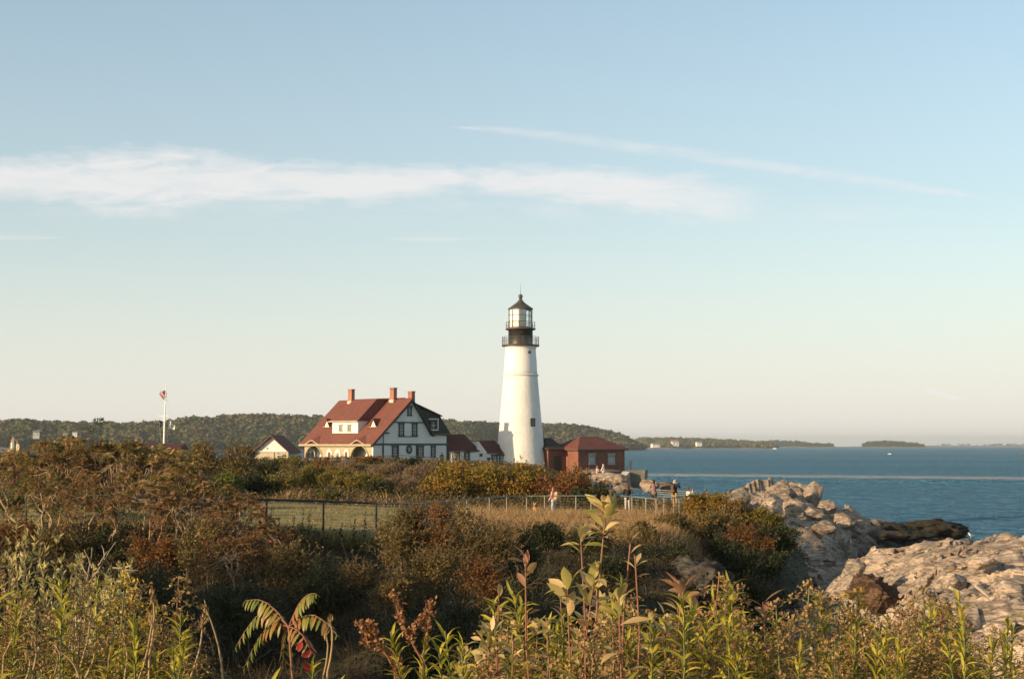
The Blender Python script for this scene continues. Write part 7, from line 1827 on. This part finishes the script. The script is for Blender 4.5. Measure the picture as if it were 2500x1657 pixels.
    bd_ = remeshed('body', body, vox * s, skin_m, root)
    fz = []
    for i in (0, 1): fz += [(sh[i], el_[i], f(.066), f(.056)), (el_[i], el_[i].lerp(wr[i], .88), f(.056), f(.044))]
    remeshed('jacket' if hood else 'top', [(V3(0, 0, up_ + .02), waist, f(.155), f(.135)), (waist, chest, f(.135), f(.155)), (sh[0], sh[1], f(.078), f(.078)), (chest, V3(0, 0, up_ + .51), f(.14), f(.08)), (V3(-.1, 0, up_ + .03), V3(.1, 0, up_ + .03), f(.11), f(.11))] + fz + ([(V3(0, -.07, up_ + .52), V3(0, -.10, up_ + .47), f(.09), f(.07))] if hood else []), vox * 1.3 * s, top, root)
    tr = []
    for i in (0, 1): tr += [(hip[i], knee[i], f(.105), f(.075)), (knee[i], ank[i], f(.074), f(.062))]
    if skirt: tr += [(V3(0, 0, hipz), V3(0, .05, .55), f(.16), f(.2)), (V3(0, .05, .55), V3(0, .03, .30), f(.2), f(.2))]
    remeshed('trousers' if not skirt else 'skirt', tr + [(hip[0], hip[1], f(.125), f(.125)), (V3(0, 0, hipz), V3(0, 0, hipz + .1), f(.13), f(.125))], vox * 1.3 * s, legs, root)
    sm_ = cloth('shoe leather', shoes)
    for i in (0, 1): remeshed('shoe', [(ank[i] - V3(0, .04, .035), toe[i], f(.05), f(.042)), (ank[i] - V3(0, .02, .03), ank[i] + V3(0, 0, .03), f(.05), f(.048))], vox * s, sm_, root)
    hc = [(V3(0, -.005, up_ + .72), V3(0, .025, up_ + .78), f(.098), f(.088)), (V3(0, -.04, up_ + .68), V3(0, -.03, up_ + .74), f(.082), f(.085))]
    if hair_len: hc += [(V3(0, -.05, up_ + .68), V3(0, -.075, up_ + .68 - hair_len), f(.078), f(.055)), (V3(-.06, -.02, up_ + .68), V3(-.075, -.03, up_ + .66 - hair_len * .7), f(.045), f(.035)), (V3(.06, -.02, up_ + .68), V3(.075, -.03, up_ + .66 - hair_len * .7), f(.045), f(.035))]
    remeshed('hair', hc, vox * s, hair, root)
    if cap_m: remeshed('cap', [(V3(0, 0, up_ + .76), V3(0, .02, up_ + .79), f(.105), f(.095)), (V3(0, .08, up_ + .755), V3(0, .16, up_ + .745), f(.07), f(.05))], vox * s, cap_m, root)
    for e in extras: remeshed(e[0], [(V3(*a), V3(*b), f(r0), f(r1)) for a, b, r0, r1 in e[1]], vox * s, e[2], root)
    # eyes and mouth
    m = MB()
    for sg in (-1, 1): m.capsule(V3(.033 * sg, .100, up_ + .695), V3(.034 * sg, .104, up_ + .695), f(.010), f(.010), 6)
    o_ = m.build('eye', paint('dark eye', (.03, .02, .02), .3), None); o_.parent = root; o_['kind'] = 'stuff'
    o_ = MB().capsule(V3(-.02, .098, up_ + .622), V3(.02, .098, up_ + .622), f(.007), f(.007), 6).build('mouth', paint('lip', (.35, .12, .10), .5), None); o_.parent = root
    return root
hair_dark = cloth('dark brown hair', (.025, .016, .012)); hair_red = cloth('auburn hair', (.10, .04, .022)); hair_grey = cloth('grey hair', (.38, .34, .30)); hair_blond = cloth('light brown hair', (.20, .12, .06))
denim = cloth('pale blue denim', (.36, .42, .48)); pink = cloth('pink cotton', (.62, .30, .27)); black = cloth('black cotton', (.012, .013, .013)); grey_l = cloth('pale grey cotton', (.42, .39, .37)); mauve = cloth('mauve brown cloth', (.20, .125, .115)); dark_blue = cloth('dark trousers', (.02, .028, .032)); khaki = cloth('tan khaki', (.34, .22, .08)); white_c = cloth('white cotton', (.62, .60, .57)); canvas = cloth('cream canvas', (.45, .32, .17)); brown_l = cloth('brown leather', (.10, .055, .03)); olive_c = cloth('olive cloth', (.05, .05, .028))
pack = lambda m: ('backpack', [((0, -.19, 1.02), (0, -.2, 1.34), .13, .115), ((-.06, -.2, 1.05), (.06, -.2, 1.05), .12, .12)], m)
cam_x = lambda m: ('camera', [((-.045, .33, 1.53), (.045, .33, 1.53), .035, .035), ((0, .33, 1.53), (0, .44, 1.53), .034, .036)], m)
WF = 1259.7
w_ = person('woman in pink top and pale jeans with a cream backpack, holding a leash', 1352, WF, 82, 1.68, R(55), pink, denim, hair_red, 'leash', .16, extras=(pack(canvas),), shoes=(.5, .48, .45))
person('person with bobbed auburn hair in a black top, seen from behind', 1532, 1251, 84, 1.62, R(8), black, grey_l, hair_red, 'phone', .04)
person('dark haired person in olive behind the tall sapling leaves', 1493, 1250, 85, 1.6, R(-50), olive_c, black, hair_dark, 'phone', .06)
person('man in a mauve brown hooded jacket and dark trousers facing the sea', 1597, 1240, 90, 1.76, R(-20), mauve, dark_blue, hair_dark, 'camera', 0, hood=True)
person('grey haired photographer in a black jacket and khaki trousers aiming a camera', 1648, 1240, 90, 1.76, R(-48), black, khaki, hair_grey, 'camera', .03, extras=(pack(brown_l), cam_x(black)), hood=True)
person('person in a white top with a brown shoulder strap photographing the sea', 1681, 1253, 88, 1.6, R(-60), white_c, dark_blue, hair_red, 'camera', .05, extras=(('strap', [((-.13, -.10, 1.44), (.10, -.16, 1.05), .022, .022)], brown_l), cam_x(black)))
person('person in a pink top seated on the pale rock by the brick building', 1458, 1166, 151, 1.7, R(-70), pink, black, hair_blond, 'phone', .1, sit=True, vox=.018)
person('person in white and black seated beside the one in pink', 1473, 1165, 151, 1.85, R(60), white_c, black, hair_grey, 'lap', .0, sit=True, vox=.018, extras=(('bag', [((.02, .2, .62), (.05, .22, .7), .12, .1)], white_c),))
person('small figure in a white shirt in front of the brick wall', 1400, 1170, 165, 1.55, R(-80), white_c, dark_blue, hair_dark, 'down', .05, vox=.018)
person('person in pale pink walking the crest path by the passage', 1104, 1141, 166, 1.7, R(70), cloth('pale pink shirt', (.62, .42, .38)), white_c, hair_blond, 'down', .1, vox=.018)
person('dark silhouetted person at the railing below the house corner', 1078, 1137, 180, 1.7, R(20), black, dark_blue, hair_dark, 'down', .05, vox=.02)
person('dark figure at the railing left of the porch, farthest left', 728, 1140, 176, 1.7, R(10), black, dark_blue, hair_dark, 'down', 0, vox=.02)
person('dark figure looking through the left porch arch, left of a pair', 751, 1132, 182, 1.7, R(0), black, dark_blue, hair_dark, 'down', 0, vox=.02)
person('dark figure looking through the left porch arch, right of a pair', 762, 1133, 182, 1.65, R(30), dark_blue, black, hair_dark, 'down', .1, vox=.02)
person('visitor in a white shirt and red cap at the far left slab', 29, 1118, 130, 1.7, R(120), white_c, khaki, hair_dark, 'down', 0, vox=.018, cap_m=cloth('red cap', (.45, .06, .06)))
person('visitor in a cream shirt standing right of the red cap', 42, 1120, 130, 1.6, R(150), cloth('cream shirt', (.55, .48, .38)), khaki, hair_blond, 'down', .1, vox=.018)
# ---- the tan dog sitting at the rail, and its leash
dg_p = P(1307, 1257, 82); dog = empty('dog', tuple(dg_p), R(165)); tag(dog, 'tan dog with pricked ears sitting in the dry grass by the railing', 'dog')
V3 = lambda x, y, z: Vector((x, y, z))
fur = paint('tan fur', (.50, .29, .13), .9, .15, 14)
caps = [(V3(0, -.14, .16), V3(0, .06, .40), .135, .105), (V3(0, .06, .40), V3(0, .10, .50), .10, .075), (V3(0, .10, .50), V3(0, .13, .60), .075, .08), (V3(0, .15, .585), V3(0, .27, .56), .052, .034),
        (V3(-.10, -.10, .12), V3(-.13, .06, .09), .085, .05), (V3(.10, -.10, .12), V3(.13, .06, .09), .085, .05), (V3(-.13, .06, .09), V3(-.12, -.02, .03), .04, .028), (V3(.13, .06, .09), V3(.12, -.02, .03), .04, .028), (V3(-.12, -.02, .03), V3(-.12, .10, .025), .028, .03), (V3(.12, -.02, .03), V3(.12, .10, .025), .028, .03),
        (V3(-.065, .08, .36), V3(-.07, .12, .18), .05, .034), (V3(.065, .08, .36), V3(.07, .12, .18), .05, .034), (V3(-.07, .12, .18), V3(-.07, .11, .03), .032, .026), (V3(.07, .12, .18), V3(.07, .11, .03), .032, .026), (V3(-.07, .11, .025), V3(-.07, .17, .02), .026, .026), (V3(.07, .11, .025), V3(.07, .17, .02), .026, .026),
        (V3(-.055, .12, .65), V3(-.075, .12, .755), .036, .010), (V3(.055, .12, .65), V3(.075, .12, .755), .036, .010), (V3(0, -.24, .10), V3(.12, -.34, .06), .035, .03), (V3(.12, -.34, .06), V3(.2, -.26, .07), .03, .018)]
remeshed('body', caps, .009, fur, dog)
o_ = MB().capsule(V3(0, .28, .57), V3(0, .295, .57), .016, .014, 8).build('nose', black, None); o_.parent = dog
for sg in (-1, 1): 
    o_ = MB().capsule(V3(.035 * sg, .195, .625), V3(.036 * sg, .2, .625), .011, .011, 6).build('eye', black, None); o_.parent = dog
o_ = MB().tube([V3(.085 * math.cos(a), .115 + .085 * math.sin(a), .50) for a in np.linspace(0, 2 * math.pi, 17)], .012, 5).build('collar', brown_l, None); o_.parent = dog
hand = P(1347, 1229, 81.7); neck = dg_p + Vector((.03, -.12, .48))
pts = [hand.lerp(neck, t) - Vector((0, 0, .22 * math.sin(math.pi * t))) for t in np.linspace(0, 1, 12)]
o_ = MB().tube(pts, .010, 5).build('leash', canvas); tag(o_, 'thin tan leash from the woman in pink to the dog', 'leash')
# ---- gull on the near ledge
gp = P(2370, 1312, 61); gull = empty('gull', tuple(gp), R(100)); gull.scale = (.6, .6, .6); tag(gull, 'white gull standing on the skyline of the near ledge', 'gull')
remeshed('body', [(V3(0, -.12, .17), V3(0, .06, .21), .05, .075), (V3(0, .08, .23), V3(0, .13, .32), .05, .04), (V3(0, .13, .32), V3(0, .15, .33), .045, .042), (V3(0, -.12, .17), V3(0, -.26, .15), .04, .015), (V3(0, .17, .33), V3(0, .24, .315), .016, .008), (V3(.03, 0, .15), V3(.03, .01, 0), .010, .009), (V3(-.03, 0, .15), V3(-.03, .01, 0), .010, .009)], .008, cloth('white feathers', (.75, .74, .72)), gull)
remeshed('wing', [(V3(.065, .04, .22), V3(.04, -.26, .18), .05, .015), (V3(-.065, .04, .22), V3(-.04, -.26, .18), .05, .015)], .008, cloth('grey feathers', (.35, .36, .37)), gull)
